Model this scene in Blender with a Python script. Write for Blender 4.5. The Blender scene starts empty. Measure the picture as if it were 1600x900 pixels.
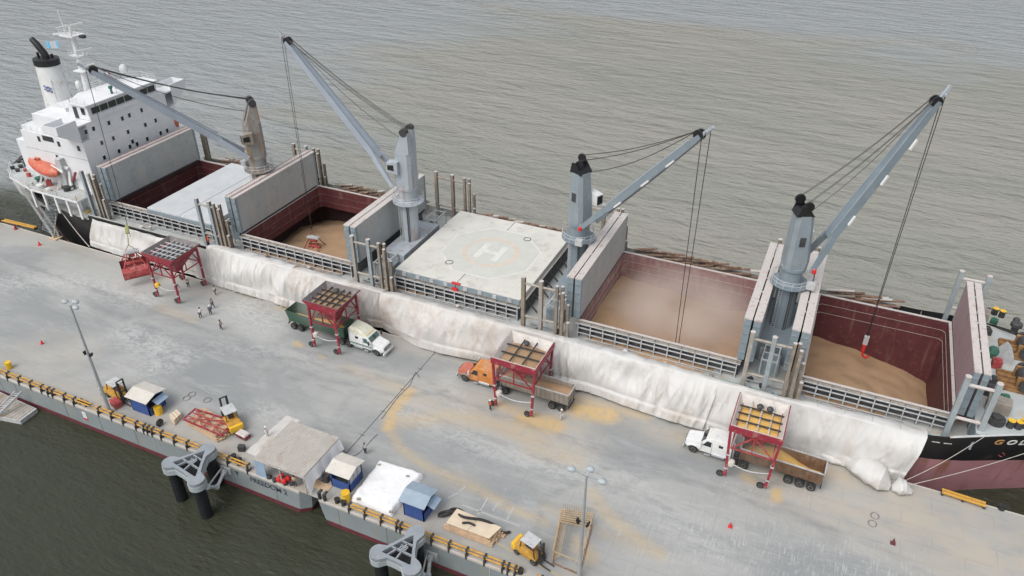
import bpy, math, random
import numpy as np
from mathutils import Vector, Matrix, Euler, noise
random.seed(7)
sc = bpy.context.scene
PI = math.pi
# ---------------- camera ----------------
HC = 66.0
YAW, PITCH, ROLL, FPX = -0.423581, 0.570687, 0.00256, 1200.0
cy_, sy_ = math.cos(YAW), math.sin(YAW); cp_, sp_ = math.cos(PITCH), math.sin(PITCH)
FW = Vector((sy_*cp_, cy_*cp_, -sp_)); RT0 = Vector((cy_, -sy_, 0)); UP0 = RT0.cross(FW)
RT = math.cos(ROLL)*RT0 + math.sin(ROLL)*UP0; UP = -math.sin(ROLL)*RT0 + math.cos(ROLL)*UP0
cam = bpy.data.cameras.new('camera'); co = bpy.data.objects.new('camera', cam); sc.collection.objects.link(co)
m = Matrix((RT, UP, -FW)).transposed().to_4x4(); m.translation = Vector((0, 0, HC)); co.matrix_world = m
cam.sensor_width = 36; cam.lens = 36*FPX/1600; cam.clip_start = .5; cam.clip_end = 9000
sc.camera = co
# ---------------- sky, sun, exposure ----------------
w = bpy.data.worlds.new('World'); sc.world = w; w.use_nodes = True
nt = w.node_tree; nt.nodes.clear()
SUN_EL, SUN_AZ = math.radians(55), math.radians(200)
sky = nt.nodes.new('ShaderNodeTexSky'); sky.sky_type = 'NISHITA'; sky.sun_disc = False
sky.sun_elevation = SUN_EL; sky.sun_rotation = SUN_AZ; sky.dust_density = 4; sky.air_density = 1.5; sky.ozone_density = 1
hs = nt.nodes.new('ShaderNodeHueSaturation'); hs.inputs['Saturation'].default_value = .30
bg = nt.nodes.new('ShaderNodeBackground'); bg.inputs['Strength'].default_value = .13
wo = nt.nodes.new('ShaderNodeOutputWorld')
nt.links.new(sky.outputs[0], hs.inputs['Color']); nt.links.new(hs.outputs[0], bg.inputs[0]); nt.links.new(bg.outputs[0], wo.inputs[0])
sun = bpy.data.lights.new('sun', 'SUN'); sun.energy = .9; sun.angle = math.radians(38); sun.color = (1, .97, .93)
so = bpy.data.objects.new('sun', sun); sc.collection.objects.link(so)
sd = Vector((math.sin(SUN_AZ)*math.cos(SUN_EL), math.cos(SUN_AZ)*math.cos(SUN_EL), math.sin(SUN_EL)))
so.rotation_euler = sd.to_track_quat('Z', 'Y').to_euler()
sc.view_settings.view_transform = 'Standard'; sc.view_settings.look = 'None'
sc.view_settings.exposure = 0.42
sc.cycles.volume_bounces = 4; sc.view_settings.gamma = 1
# ---------------- helpers ----------------
def P(px, py, z=0.0):
    """world point where the sight line of photo pixel (px,py) meets the level z"""
    d = FW + (px-800)/FPX*RT - (py-450)/FPX*UP
    t = (z-HC)/d.z
    return Vector((d.x*t, d.y*t, z))
def root_matrix(o):
    M = Matrix.Identity(4)
    while o is not None:
        M = (Matrix.Translation(o.location) @ o.rotation_euler.to_matrix().to_4x4() @ Matrix.Diagonal((*o.scale, 1))) @ M
        o = o.parent
    return M
class MB:
    def __init__(s): s.v = []; s.f = []; s.smooth = False
    def add(s, vs, fs):
        n = len(s.v); s.v += [tuple(v) for v in vs]; s.f += [tuple(i+n for i in f) for f in fs]; return s
    def box(s, c, d, rz=0, rx=0, ry=0):
        M = Euler((rx, ry, rz)).to_matrix(); c = Vector(c)
        vs = [c + M @ Vector((x*d[0]/2, y*d[1]/2, z*d[2]/2)) for z in (-1, 1) for y in (-1, 1) for x in (-1, 1)]
        return s.add(vs, [(0,2,3,1),(4,5,7,6),(0,1,5,4),(2,6,7,3),(0,4,6,2),(1,3,7,5)])
    def bx(s, x0, x1, y0, y1, z0, z1):
        return s.box(((x0+x1)/2, (y0+y1)/2, (z0+z1)/2), (abs(x1-x0), abs(y1-y0), abs(z1-z0)))
    def frustum(s, c0, d0, c1, d1, rz=0):
        M = Euler((0,0,rz)).to_matrix(); vs = []
        for c, d in ((c0, d0), (c1, d1)):
            for y in (-1, 1):
                for x in (-1, 1):
                    vs.append(M @ Vector((c[0]+x*d[0]/2, c[1]+y*d[1]/2, c[2])))
        return s.add(vs, [(0,2,3,1),(4,5,7,6),(0,1,5,4),(2,6,7,3),(0,4,6,2),(1,3,7,5)])
    def bar(s, a, b, w, h=None, up=(0,0,1)):
        a, b = Vector(a), Vector(b); h = h or w; d = (b-a).normalized(); u = Vector(up)
        if abs(d.dot(u)) > .98: u = Vector((1,0,0))
        r = d.cross(u).normalized(); u = r.cross(d)
        vs = [p + r*x*w/2 + u*y*h/2 for p in (a, b) for y in (-1, 1) for x in (-1, 1)]
        return s.add(vs, [(0,1,3,2),(4,6,7,5),(0,4,5,1),(2,3,7,6),(0,2,6,4),(1,5,7,3)])
    def tube(s, pts, r, n=6, cap=True):
        pts = [Vector(p) for p in pts]; N = len(pts); vs = []; rs = r if isinstance(r, (list, tuple)) else [r]*N
        for i, p in enumerate(pts):
            d = (pts[min(i+1, N-1)] - pts[max(i-1, 0)]).normalized()
            u = Vector((0,0,1)) if abs(d.z) < .95 else Vector((1,0,0))
            a = d.cross(u).normalized(); b = a.cross(d)
            for k in range(n):
                t = 2*PI*k/n; vs.append(p + (a*math.cos(t) + b*math.sin(t))*rs[i])
        fs = [(i*n+k, i*n+(k+1)%n, (i+1)*n+(k+1)%n, (i+1)*n+k) for i in range(N-1) for k in range(n)]
        if cap: fs += [tuple(range(n))[::-1], tuple((N-1)*n+k for k in range(n))]
        return s.add(vs, fs)
    def cyl(s, c, r, h, n=16, axis='z', r2=None):
        c = Vector(c); d = {'x': Vector((1,0,0)), 'y': Vector((0,1,0)), 'z': Vector((0,0,1))}[axis]
        return s.tube([c-d*h/2, c+d*h/2], [r, r if r2 is None else r2], n)
    def lathe(s, c, prof, n=16, sx=1, sy=1):
        c = Vector(c); vs = []
        for r, z in prof:
            for k in range(n):
                t = 2*PI*(k+.5)/n; vs.append(c + Vector((r*math.cos(t)*sx, r*math.sin(t)*sy, z)))
        L = len(prof)
        fs = [(i*n+k, i*n+(k+1)%n, (i+1)*n+(k+1)%n, (i+1)*n+k) for i in range(L-1) for k in range(n)]
        fs += [tuple(range(n))[::-1], tuple((L-1)*n+k for k in range(n))]
        return s.add(vs, fs)
    def prism(s, poly, z0, z1):
        n = len(poly); vs = [(x, y, z0) for x, y in poly] + [(x, y, z1) for x, y in poly]
        return s.add(vs, [tuple(range(n))[::-1], tuple(range(n, 2*n))] + [(i, (i+1) % n, (i+1) % n+n, i+n) for i in range(n)])
    def extr(s, poly, d):   # 3-D polygon extruded by vector d
        n = len(poly); poly = [Vector(p) for p in poly]; d = Vector(d)
        return s.add(poly + [p+d for p in poly], [tuple(range(n))[::-1], tuple(range(n, 2*n))] + [(i, (i+1) % n, (i+1) % n+n, i+n) for i in range(n)])
    def loft(s, rings, close=True, cap=True):
        n = len(rings[0]); vs = [p for r in rings for p in r]; L = len(rings); K = n if close else n-1
        fs = [(i*n+k, i*n+(k+1) % n, (i+1)*n+(k+1) % n, (i+1)*n+k) for i in range(L-1) for k in range(K)]
        if cap and close: fs += [tuple(range(n))[::-1], tuple((L-1)*n+k for k in range(n))]
        return s.add(vs, fs)
    def mesh(s, name):
        me = bpy.data.meshes.new(name); me.from_pydata([tuple(v) for v in s.v], [], s.f); me.update(); return me
    def build(s, name, mat, parent=None, smooth=False, bevel=0, local=False, label=None, bangle=35):
        vs = [Vector(v) for v in s.v]
        if parent is not None and not local:
            Mi = root_matrix(parent).inverted(); vs = [Mi @ v for v in vs]
        org = Vector((0,0,0))
        if parent is None and vs:
            org = Vector((sum(v.x for v in vs)/len(vs), sum(v.y for v in vs)/len(vs), min(v.z for v in vs)))
            vs = [v-org for v in vs]
        me = bpy.data.meshes.new(name); me.from_pydata([tuple(v) for v in vs], [], s.f); me.update()
        if mat: me.materials.append(mat)
        import bmesh
        b = bmesh.new(); b.from_mesh(me); bmesh.ops.recalc_face_normals(b, faces=b.faces)
        if bevel:
            es = [e for e in b.edges if len(e.link_faces) == 2 and e.calc_face_angle(0) > math.radians(bangle)]
            bmesh.ops.bevel(b, geom=es, offset=bevel, segments=2, affect='EDGES', profile=.6)
        b.to_mesh(me); b.free()
        if smooth:
            me.polygons.foreach_set('use_smooth', [True]*len(me.polygons))
            if smooth == 'auto': me.set_sharp_from_angle(angle=math.radians(38))
        o = bpy.data.objects.new(name, me); sc.collection.objects.link(o); o.location = org
        if parent is not None: o.parent = parent
        if label: o['label'] = label
        return o
def tag(o, label=None, cat=None, group=None, kind=None):
    if label: o['label'] = label
    if cat: o['category'] = cat
    if group: o['group'] = group
    if kind: o['kind'] = kind
    return o
def thing(name, label, cat, loc=(0,0,0), rz=0, group=None):
    o = bpy.data.objects.new(name, None); sc.collection.objects.link(o)
    o.location = loc; o.rotation_euler = (0,0,rz); o.empty_display_size = .2
    return tag(o, label, cat, group)
def copy_tree(o, parent=None):
    c = o.copy(); sc.collection.objects.link(c)
    if parent is not None: c.parent = parent
    for ch in [x for x in KIDS(o)]: copy_tree(ch, c)
    return c
def KIDS(o): return [x for x in sc.collection.objects if x.parent == o]
# ---------------- materials ----------------
def pm(name, col, rough=.6, metal=0., var=.12, vs=1.2, stain=None, bump=0., bs=20, streak=None, spec=.5, world=False, fine=0., alpha=1):
    """paint with cloudy variation, blotchy stain (col, amount, scale) and vertical streaks (col, amount, scale)"""
    m = bpy.data.materials.new(name); m.use_nodes = True; t = m.node_tree; N = t.nodes; Lk = t.links
    b = N['Principled BSDF']; b.inputs['Roughness'].default_value = rough; b.inputs['Metallic'].default_value = metal
    b.inputs['Specular IOR Level'].default_value = spec
    if world:
        g = N.new('ShaderNodeNewGeometry'); co = g.outputs['Position']
    else:
        g = N.new('ShaderNodeTexCoord'); co = g.outputs['Object']
    def noise_(scale, detail=5, vec=None, r=.6):
        n = N.new('ShaderNodeTexNoise'); n.inputs['Scale'].default_value = scale; n.inputs['Detail'].default_value = detail
        n.inputs['Roughness'].default_value = r; Lk.new(vec or co, n.inputs['Vector']); return n.outputs['Fac']
    def ramp(v, a, c):
        r = N.new('ShaderNodeMapRange'); r.inputs['From Min'].default_value = a; r.inputs['From Max'].default_value = c
        Lk.new(v, r.inputs['Value']); return r.outputs[0]
    def mix(f, A, B):
        x = N.new('ShaderNodeMix'); x.data_type = 'RGBA'
        if isinstance(f, (int, float)): x.inputs[0].default_value = f
        else: Lk.new(f, x.inputs[0])
        for s_, V in ((6, A), (7, B)):
            if isinstance(V, tuple): x.inputs[s_].default_value = (*V[:3], 1)
            else: Lk.new(V, x.inputs[s_])
        return x.outputs[2]
    lo = tuple(c*(1-var) for c in col); hi = tuple(min(1, c*(1+var)) for c in col)
    c = mix(ramp(noise_(vs), .3, .7), lo, hi)
    if fine:
        c = mix(ramp(noise_(bs, 3), .35, .75), c, tuple(x*(1-fine) for x in col))
    if stain:
        f = ramp(noise_(stain[2], 8, r=.7), .72-.4*stain[1], .80-.25*stain[1]); c = mix(f, c, stain[0])
    if streak:
        mp = N.new('ShaderNodeMapping'); mp.inputs['Scale'].default_value = (streak[2], streak[2], streak[2]*.12); Lk.new(co, mp.inputs['Vector'])
        f = ramp(noise_(1, 6, mp.outputs[0], .65), .72-.4*streak[1], .85-.25*streak[1]); c = mix(f, c, streak[0])
    Lk.new(c, b.inputs['Base Color'])
    if bump:
        bn = N.new('ShaderNodeBump'); bn.inputs['Strength'].default_value = bump; bn.inputs['Distance'].default_value = .03 if bs > 3 else .22
        Lk.new(noise_(bs, 6), bn.inputs['Height']); Lk.new(bn.outputs[0], b.inputs['Normal'])
    return m
RUST = (.20, .085, .04); RUSTL = (.30, .16, .08); DUST = (.46, .40, .31); GRAINC = (.375, .245, .145)
M_ = {}
M_['white'] = pm('white_paint', (.69,.70,.72), .5, var=.05, vs=.4, streak=((.46,.42,.38), .30, 1.2))
M_['whiteclean'] = pm('clean_white_paint', (.68,.69,.69), .4, var=.05, stain=((.52,.49,.45), .42, 1.0))
M_['cover'] = pm('hatch_cover_paint', (.40,.41,.41), .65, var=.1, vs=.5, stain=((.30,.30,.29), .45, .9), streak=((.46,.43,.40), .5, .8), fine=.08, bs=6)
M_['coverwhite'] = pm('pale_hatch_cover_paint', (.50,.52,.535), .6, var=.08, vs=.5, stain=((.48,.48,.46), .4, .8))
M_['coverpink'] = pm('primer_pink_paint', (.34,.235,.25), .65, var=.08, vs=.5, stain=((.25,.16,.17), .4, 1.2))
M_['trim'] = pm('dusty_white_trim', (.52,.48,.46), .6, var=.12, stain=((.34,.26,.22), .48, 1.2))
M_['coverend'] = pm('blue_grey_steel', (.22,.27,.30), .55, var=.12, stain=((.30,.30,.29), .4, 1.5))
M_['maroon'] = pm('maroon_hold_paint', (.105,.028,.032), .65, var=.2, vs=.5, stain=((.17,.08,.075), .42, .9), streak=((.20,.115,.09), .40, 1))
M_['maroondusty'] = pm('dusty_maroon_hold_paint', (.235,.13,.13), .7, var=.15, vs=.5, stain=((.36,.26,.23), .52, .6), streak=((.36,.27,.23), .5, 1))
M_['shipgrey'] = pm('grey_ship_deck_paint', (.40,.42,.41), .6, var=.15, vs=.5, stain=((.40,.33,.26), .5, .8))
M_['foc'] = pm('pale_green_grey_deck_paint', (.42,.45,.45), .6, var=.12, vs=.4, stain=((.42,.34,.26), .48, .35))
M_['coamshade'] = pm('shaded_coaming_paint', (.085,.09,.10), .6, var=.2, vs=1, stain=((.18,.16,.14), .45, 1.5))  # shade in the recesses between the stays is put into this dark grey
M_['stay'] = pm('pale_grey_stay_paint', (.45,.46,.47), .6, var=.15, stain=((.33,.25,.18), .42, 2))
M_['craneblue'] = pm('blue_grey_crane_paint', (.20,.245,.28), .5, var=.08, vs=.5, stain=((.26,.28,.29), .4, 1))
M_['cranelight'] = pm('light_grey_crane_paint', (.36,.40,.44), .5, var=.08, vs=.5, streak=(RUSTL, .45, 1.2), stain=(RUST, .25, 1.4))
M_['cranerust'] = pm('rusty_crane_paint', (.27,.28,.29), .6, var=.12, vs=.5, streak=((.27,.17,.075), .72, 1.1), stain=((.17,.08,.045), .45, 1.2))
M_['craneclean'] = pm('clean_grey_crane_paint', (.245,.29,.32), .5, var=.09, vs=.5, stain=((.30,.33,.34), .45, .8), streak=((.22,.19,.17), .36, 1.6))
M_['jiblight'] = pm('light_jib_paint', (.33,.37,.43), .5, var=.08, vs=.4)
M_['black'] = pm('black_paint', (.012,.012,.014), .5, var=.2)
M_['hullblack'] = pm('black_hull_paint', (.010,.010,.012), .45, var=.3, vs=.3, stain=((.05,.035,.03), .3, .5))
M_['hullred'] = pm('faded_red_boot_topping', (.34,.165,.18), .6, var=.12, vs=.3, streak=(RUST, .45, .5), stain=((.24,.10,.10), .35, .8))
M_['wire'] = pm('wire_rope', (.035,.032,.03), .5, var=.1)
M_['rope'] = pm('mooring_rope', (.45,.42,.38), .8, var=.1)
M_['post'] = pm('weathered_post_steel', (.33,.31,.28), .7, var=.15, streak=((.25,.15,.07), .55, 1.5), stain=((.45,.43,.40), .4, 1.5))
M_['postrust'] = pm('rusty_stanchion_steel', (.245,.21,.17), .8, var=.2, streak=((.17,.105,.06), .5, 2), stain=((.38,.34,.28), .4, 1.5))
M_['postblue'] = pm('grey_blue_post_paint', (.30,.34,.36), .6, var=.12, stain=((.34,.28,.2), .35, 1.5))
M_['timberrust'] = pm('weathered_brown_timber', (.19,.115,.08), .85, var=.35, vs=2, stain=((.36,.29,.24), .5, 1.5), bump=.4, bs=12)
M_['red'] = pm('red_hopper_paint', (.26,.018,.036), .5, var=.18, vs=1, stain=((.38,.20,.17), .45, 1.1), streak=((.16,.05,.04), .35, 2))
M_['redclam'] = pm('worn_red_grab_paint', (.36,.055,.055), .6, var=.2, vs=1, stain=((.40,.22,.18), .48, 1.5))
M_['redbright'] = pm('signal_red_plastic', (.60,.03,.03), .5, var=.1)
M_['orange'] = pm('orange_gelcoat', (.52,.13,.07), .4, var=.12, vs=1, stain=((.58,.32,.24), .45, 1.2))
M_['vest'] = pm('orange_vest_cloth', (.80,.10,.03), .8, var=.1)
M_['cabyellow'] = pm('cab_orange_paint', (.52,.19,.045), .5, var=.12, stain=((.52,.33,.18), .52, .9))
M_['cabred'] = pm('cab_red_orange_paint', (.46,.13,.085), .5, var=.12, stain=((.45,.24,.18), .5, 1))
M_['cream'] = pm('cream_paint', (.64,.64,.53), .45, var=.06, stain=((.50,.47,.40), .42, 1))
M_['green'] = pm('dark_green_trailer_paint', (.035,.085,.055), .5, var=.15, vs=1, stain=((.09,.12,.09), .35, 1.2))
M_['greenb'] = pm('green_machine_paint', (.035,.12,.085), .55, var=.15)
M_['greenpath'] = pm('green_walkway_paint', (.20,.34,.27), .7, var=.15, vs=1, stain=((.40,.40,.36), .45, 1))
M_['trailgrey'] = pm('dusty_grey_trailer_steel', (.26,.235,.205), .65, var=.18, stain=((.38,.30,.22), .52, .9), streak=((.20,.165,.13), .45, 2))
M_['trailbrown'] = pm('rusty_brown_trailer_steel', (.17,.10,.06), .7, var=.25, vs=1, streak=((.10,.055,.03), .6, 1.5), stain=((.27,.21,.16), .45, 1.5))
M_['blue'] = pm('blue_painted_wall', (.03,.075,.25), .55, var=.15, stain=((.08,.12,.24), .35, 2))
M_['bluegrey'] = pm('blue_grey_sheet_roof', (.26,.33,.40), .5, var=.1, stain=((.33,.38,.42), .4, 1))
M_['bluepale'] = pm('pale_blue_panel', (.30,.40,.52), .5, var=.1)
M_['roofcream'] = pm('cream_sheet_roof', (.55,.52,.47), .6, var=.08, stain=((.45,.40,.34), .4, 1))
M_['corr'] = pm('dusty_corrugated_roof', (.47,.44,.405), .65, var=.08, vs=.6, stain=((.40,.34,.29), .5, .7))
M_['yellow'] = pm('yellow_rail_paint', (.50,.27,.04), .55, var=.2, vs=1.5, stain=((.34,.20,.09), .48, 1.4))
M_['yellowb'] = pm('bright_yellow_paint', (.72,.44,.03), .45, var=.12, stain=((.5,.32,.1), .3, 2))
M_['rubber'] = pm('black_rubber', (.025,.025,.025), .85, var=.25, stain=((.09,.085,.08), .4, 3))
M_['rim'] = pm('dull_wheel_steel', (.30,.30,.29), .5, var=.15)
M_['dark'] = pm('dark_machinery', (.045,.045,.048), .6, var=.25, stain=((.10,.09,.08), .4, 3))
M_['glass'] = pm('dark_window_glass', (.012,.016,.02), .12, var=.1, spec=.8)
M_['glassgreen'] = pm('green_tinted_windscreen', (.05,.11,.10), .12, var=.1, spec=.8)
M_['steel'] = pm('galvanised_steel', (.42,.44,.46), .45, metal=.3, var=.1)
M_['lamp'] = pm('pale_grey_lamp_housing', (.36,.40,.42), .5, var=.08)
M_['binwhite'] = pm('dusty_white_bin_lining', (.55,.52,.49), .6, var=.1, stain=((.44,.38,.33), .45, 1.5))
M_['bindark'] = pm('dusty_grey_bin_steel', (.17,.155,.155), .6, var=.15, stain=((.30,.26,.24), .45, 1.5))
M_['tarp'] = pm('white_woven_tarpaulin', (.57,.565,.553), .75, var=.09, vs=.18, stain=((.44,.40,.355), .50, .20), bump=.12, bs=1.1, streak=((.50,.47,.44), .42, .35))
M_['tarpdusty'] = pm('dusty_woven_tarpaulin', (.545,.527,.505), .8, var=.10, vs=.2, stain=((.39,.34,.295), .56, .22), bump=.12, bs=1.1, streak=((.46,.41,.37), .45, .35))
M_['tarpwhite'] = pm('clean_white_tarpaulin', (.74,.74,.75), .6, var=.04, vs=.4, bump=.3, bs=2)
M_['plank'] = pm('raw_timber', (.50,.36,.24), .85, var=.18, vs=1.5, stain=((.36,.23,.14), .35, 2.5), bump=.2, bs=14)
M_['ply'] = pm('pale_plywood', (.60,.50,.38), .8, var=.08, vs=.8)
M_['bamboo'] = pm('tan_scaffold_timber', (.40,.30,.19), .8, var=.2)
M_['pilesteel'] = pm('black_coated_pile', (.012,.014,.018), .5, var=.3)
M_['dolphin'] = pm('grey_dolphin_paint', (.25,.275,.30), .6, var=.1, vs=.8, stain=((.32,.33,.34), .4, 1))
M_['barge'] = pm('grey_barge_hull_paint', (.235,.265,.275), .6, var=.08, vs=.3, streak=((.30,.27,.20), .35, .7), stain=((.28,.29,.28), .4, .4))
M_['bargewhite'] = pm('dusty_gunwale_strip', (.50,.47,.43), .7, var=.12)
M_['bargered'] = pm('dark_red_boot_stripe', (.13,.03,.04), .6, var=.2)
M_['skin'] = pm('skin', (.30,.16,.10), .6, var=.05)
M_['shirtw'] = pm('pale_shirt_cloth', (.55,.56,.55), .85, var=.1)
M_['shirtb'] = pm('blue_shirt_cloth', (.07,.11,.18), .85, var=.1)
M_['jean'] = pm('dark_trouser_cloth', (.04,.05,.075), .85, var=.1)
M_['helmet'] = pm('helmet_plastic', (.7,.7,.66), .4, var=.03)
M_['flagblue'] = pm('sky_blue_flag_cloth', (.16,.48,.75), .8, var=.05)
M_['emblem'] = pm('blue_emblem_paint', (.02,.06,.28), .5, var=.05)
M_['letter'] = pm('dark_lettering_paint', (.05,.06,.07), .6, var=.3)
M_['letterw'] = pm('white_lettering_paint', (.72,.72,.70), .6, var=.08)
M_['letterg'] = pm('gold_lettering_paint', (.50,.28,.12), .6, var=.1)
M_['brownmach'] = pm('rusty_orange_windlass_paint', (.27,.15,.06), .65, var=.3, vs=2, stain=((.12,.055,.03), .55, 1.5))
M_['grain'] = pm('maize_grain', GRAINC, .9, var=.10, vs=.35, stain=((.35,.22,.12), .42, .4), bump=.7, bs=9, fine=.12, world=True)
M_['grainy'] = pm('fresh_maize_grain', (.66,.40,.12), .9, var=.08, vs=1, bump=.6, bs=9, fine=.1)
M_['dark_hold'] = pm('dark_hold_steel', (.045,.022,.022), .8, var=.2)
M_['orangepaint'] = pm('orange_road_paint', (.60,.36,.10), .8, var=.2, vs=3)
# ---------------- water ----------------
def water_mat():
    m = bpy.data.materials.new('silty_water'); m.use_nodes = True; t = m.node_tree; N = t.nodes; L = t.links
    b = N['Principled BSDF']; b.inputs['Roughness'].default_value = .13; b.inputs['IOR'].default_value = 1.33
    g = N.new('ShaderNodeNewGeometry')
    sx = N.new('ShaderNodeSeparateXYZ'); L.new(g.outputs['Position'], sx.inputs[0])
    def math_(op, a, b_=None, c_=None):
        n = N.new('ShaderNodeMath'); n.operation = op
        for i, v in enumerate((a, b_, c_)):
            if v is None: continue
            if isinstance(v, (int, float)): n.inputs[i].default_value = v
            else: L.new(v, n.inputs[i])
        return n.outputs[0]
    def mr(v, a, c):
        r = N.new('ShaderNodeMapRange'); r.interpolation_type = 'SMOOTHSTEP'; r.inputs['From Min'].default_value = a; r.inputs['From Max'].default_value = c
        L.new(v, r.inputs['Value']); return r.outputs[0]
    def nz(scale, det, sc_=(1,1,1), rot=0, r=.55, dist=0):
        mp = N.new('ShaderNodeMapping'); mp.inputs['Scale'].default_value = sc_; mp.inputs['Rotation'].default_value = (0,0,rot)
        L.new(g.outputs['Position'], mp.inputs['Vector'])
        n = N.new('ShaderNodeTexNoise'); n.inputs['Scale'].default_value = scale; n.inputs['Detail'].default_value = det; n.inputs['Roughness'].default_value = r; n.inputs['Distortion'].default_value = dist
        L.new(mp.outputs[0], n.inputs['Vector']); return n.outputs['Fac']
    def mix(f, A, B):
        x = N.new('ShaderNodeMix'); x.data_type = 'RGBA'; L.new(f, x.inputs[0])
        for s_, V in ((6, A), (7, B)):
            if isinstance(V, tuple): x.inputs[s_].default_value = (*V, 1)
            else: L.new(V, x.inputs[s_])
        return x.outputs[2]
    big = nz(.012, 5, (1,2.2,1), .1)
    silt = mix(mr(big, .38, .62), (.272,.265,.232), (.243,.248,.218))
    # cooler, clearer water up-river, pale sheen painted in: boundary wanders with the noise
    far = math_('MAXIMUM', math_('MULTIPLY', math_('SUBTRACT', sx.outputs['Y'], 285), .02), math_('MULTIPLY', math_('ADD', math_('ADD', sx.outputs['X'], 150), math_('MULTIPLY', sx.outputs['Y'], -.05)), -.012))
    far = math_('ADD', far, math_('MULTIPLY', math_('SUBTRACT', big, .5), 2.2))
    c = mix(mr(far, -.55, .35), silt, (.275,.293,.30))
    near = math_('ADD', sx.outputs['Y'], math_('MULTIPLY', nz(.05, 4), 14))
    c = mix(mr(near, 90, 106), (.038,.041,.027), c)  # less silt here; dark reflections of barges and hull painted into the colour
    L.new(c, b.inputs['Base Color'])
    # waves: long crests roughly along the quay, chop on top
    h1 = nz(.30, 3, (.30,1,1), .10, .5, .4); h2 = nz(1.0, 3, (.42,1,1), -.10, .6, .3); h3 = nz(.09, 2, (.5,1,1), .3)
    hh = math_('ADD', math_('MULTIPLY', h1, 1.5), math_('MULTIPLY', h2, .62)); hh = math_('ADD', hh, math_('MULTIPLY', h3, 1.8)); hh = math_('MULTIPLY', hh, math_('ADD', math_('MULTIPLY', mr(sx.outputs['Y'], 50, 95), .72), .28)); hf = nz(2.2, 3, (.35,1,1), .75, .55); hh = math_('ADD', hh, math_('MULTIPLY', hf, .16))
    bn = N.new('ShaderNodeBump'); bn.inputs['Strength'].default_value = .9; bn.inputs['Distance'].default_value = 1.0
    L.new(hh, bn.inputs['Height']); L.new(bn.outputs[0], b.inputs['Normal'])
    return m
ZW = -3.6
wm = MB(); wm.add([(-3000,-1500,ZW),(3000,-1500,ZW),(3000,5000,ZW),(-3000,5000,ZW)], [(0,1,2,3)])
water = wm.build('water', water_mat()); tag(water, kind='structure')
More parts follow.
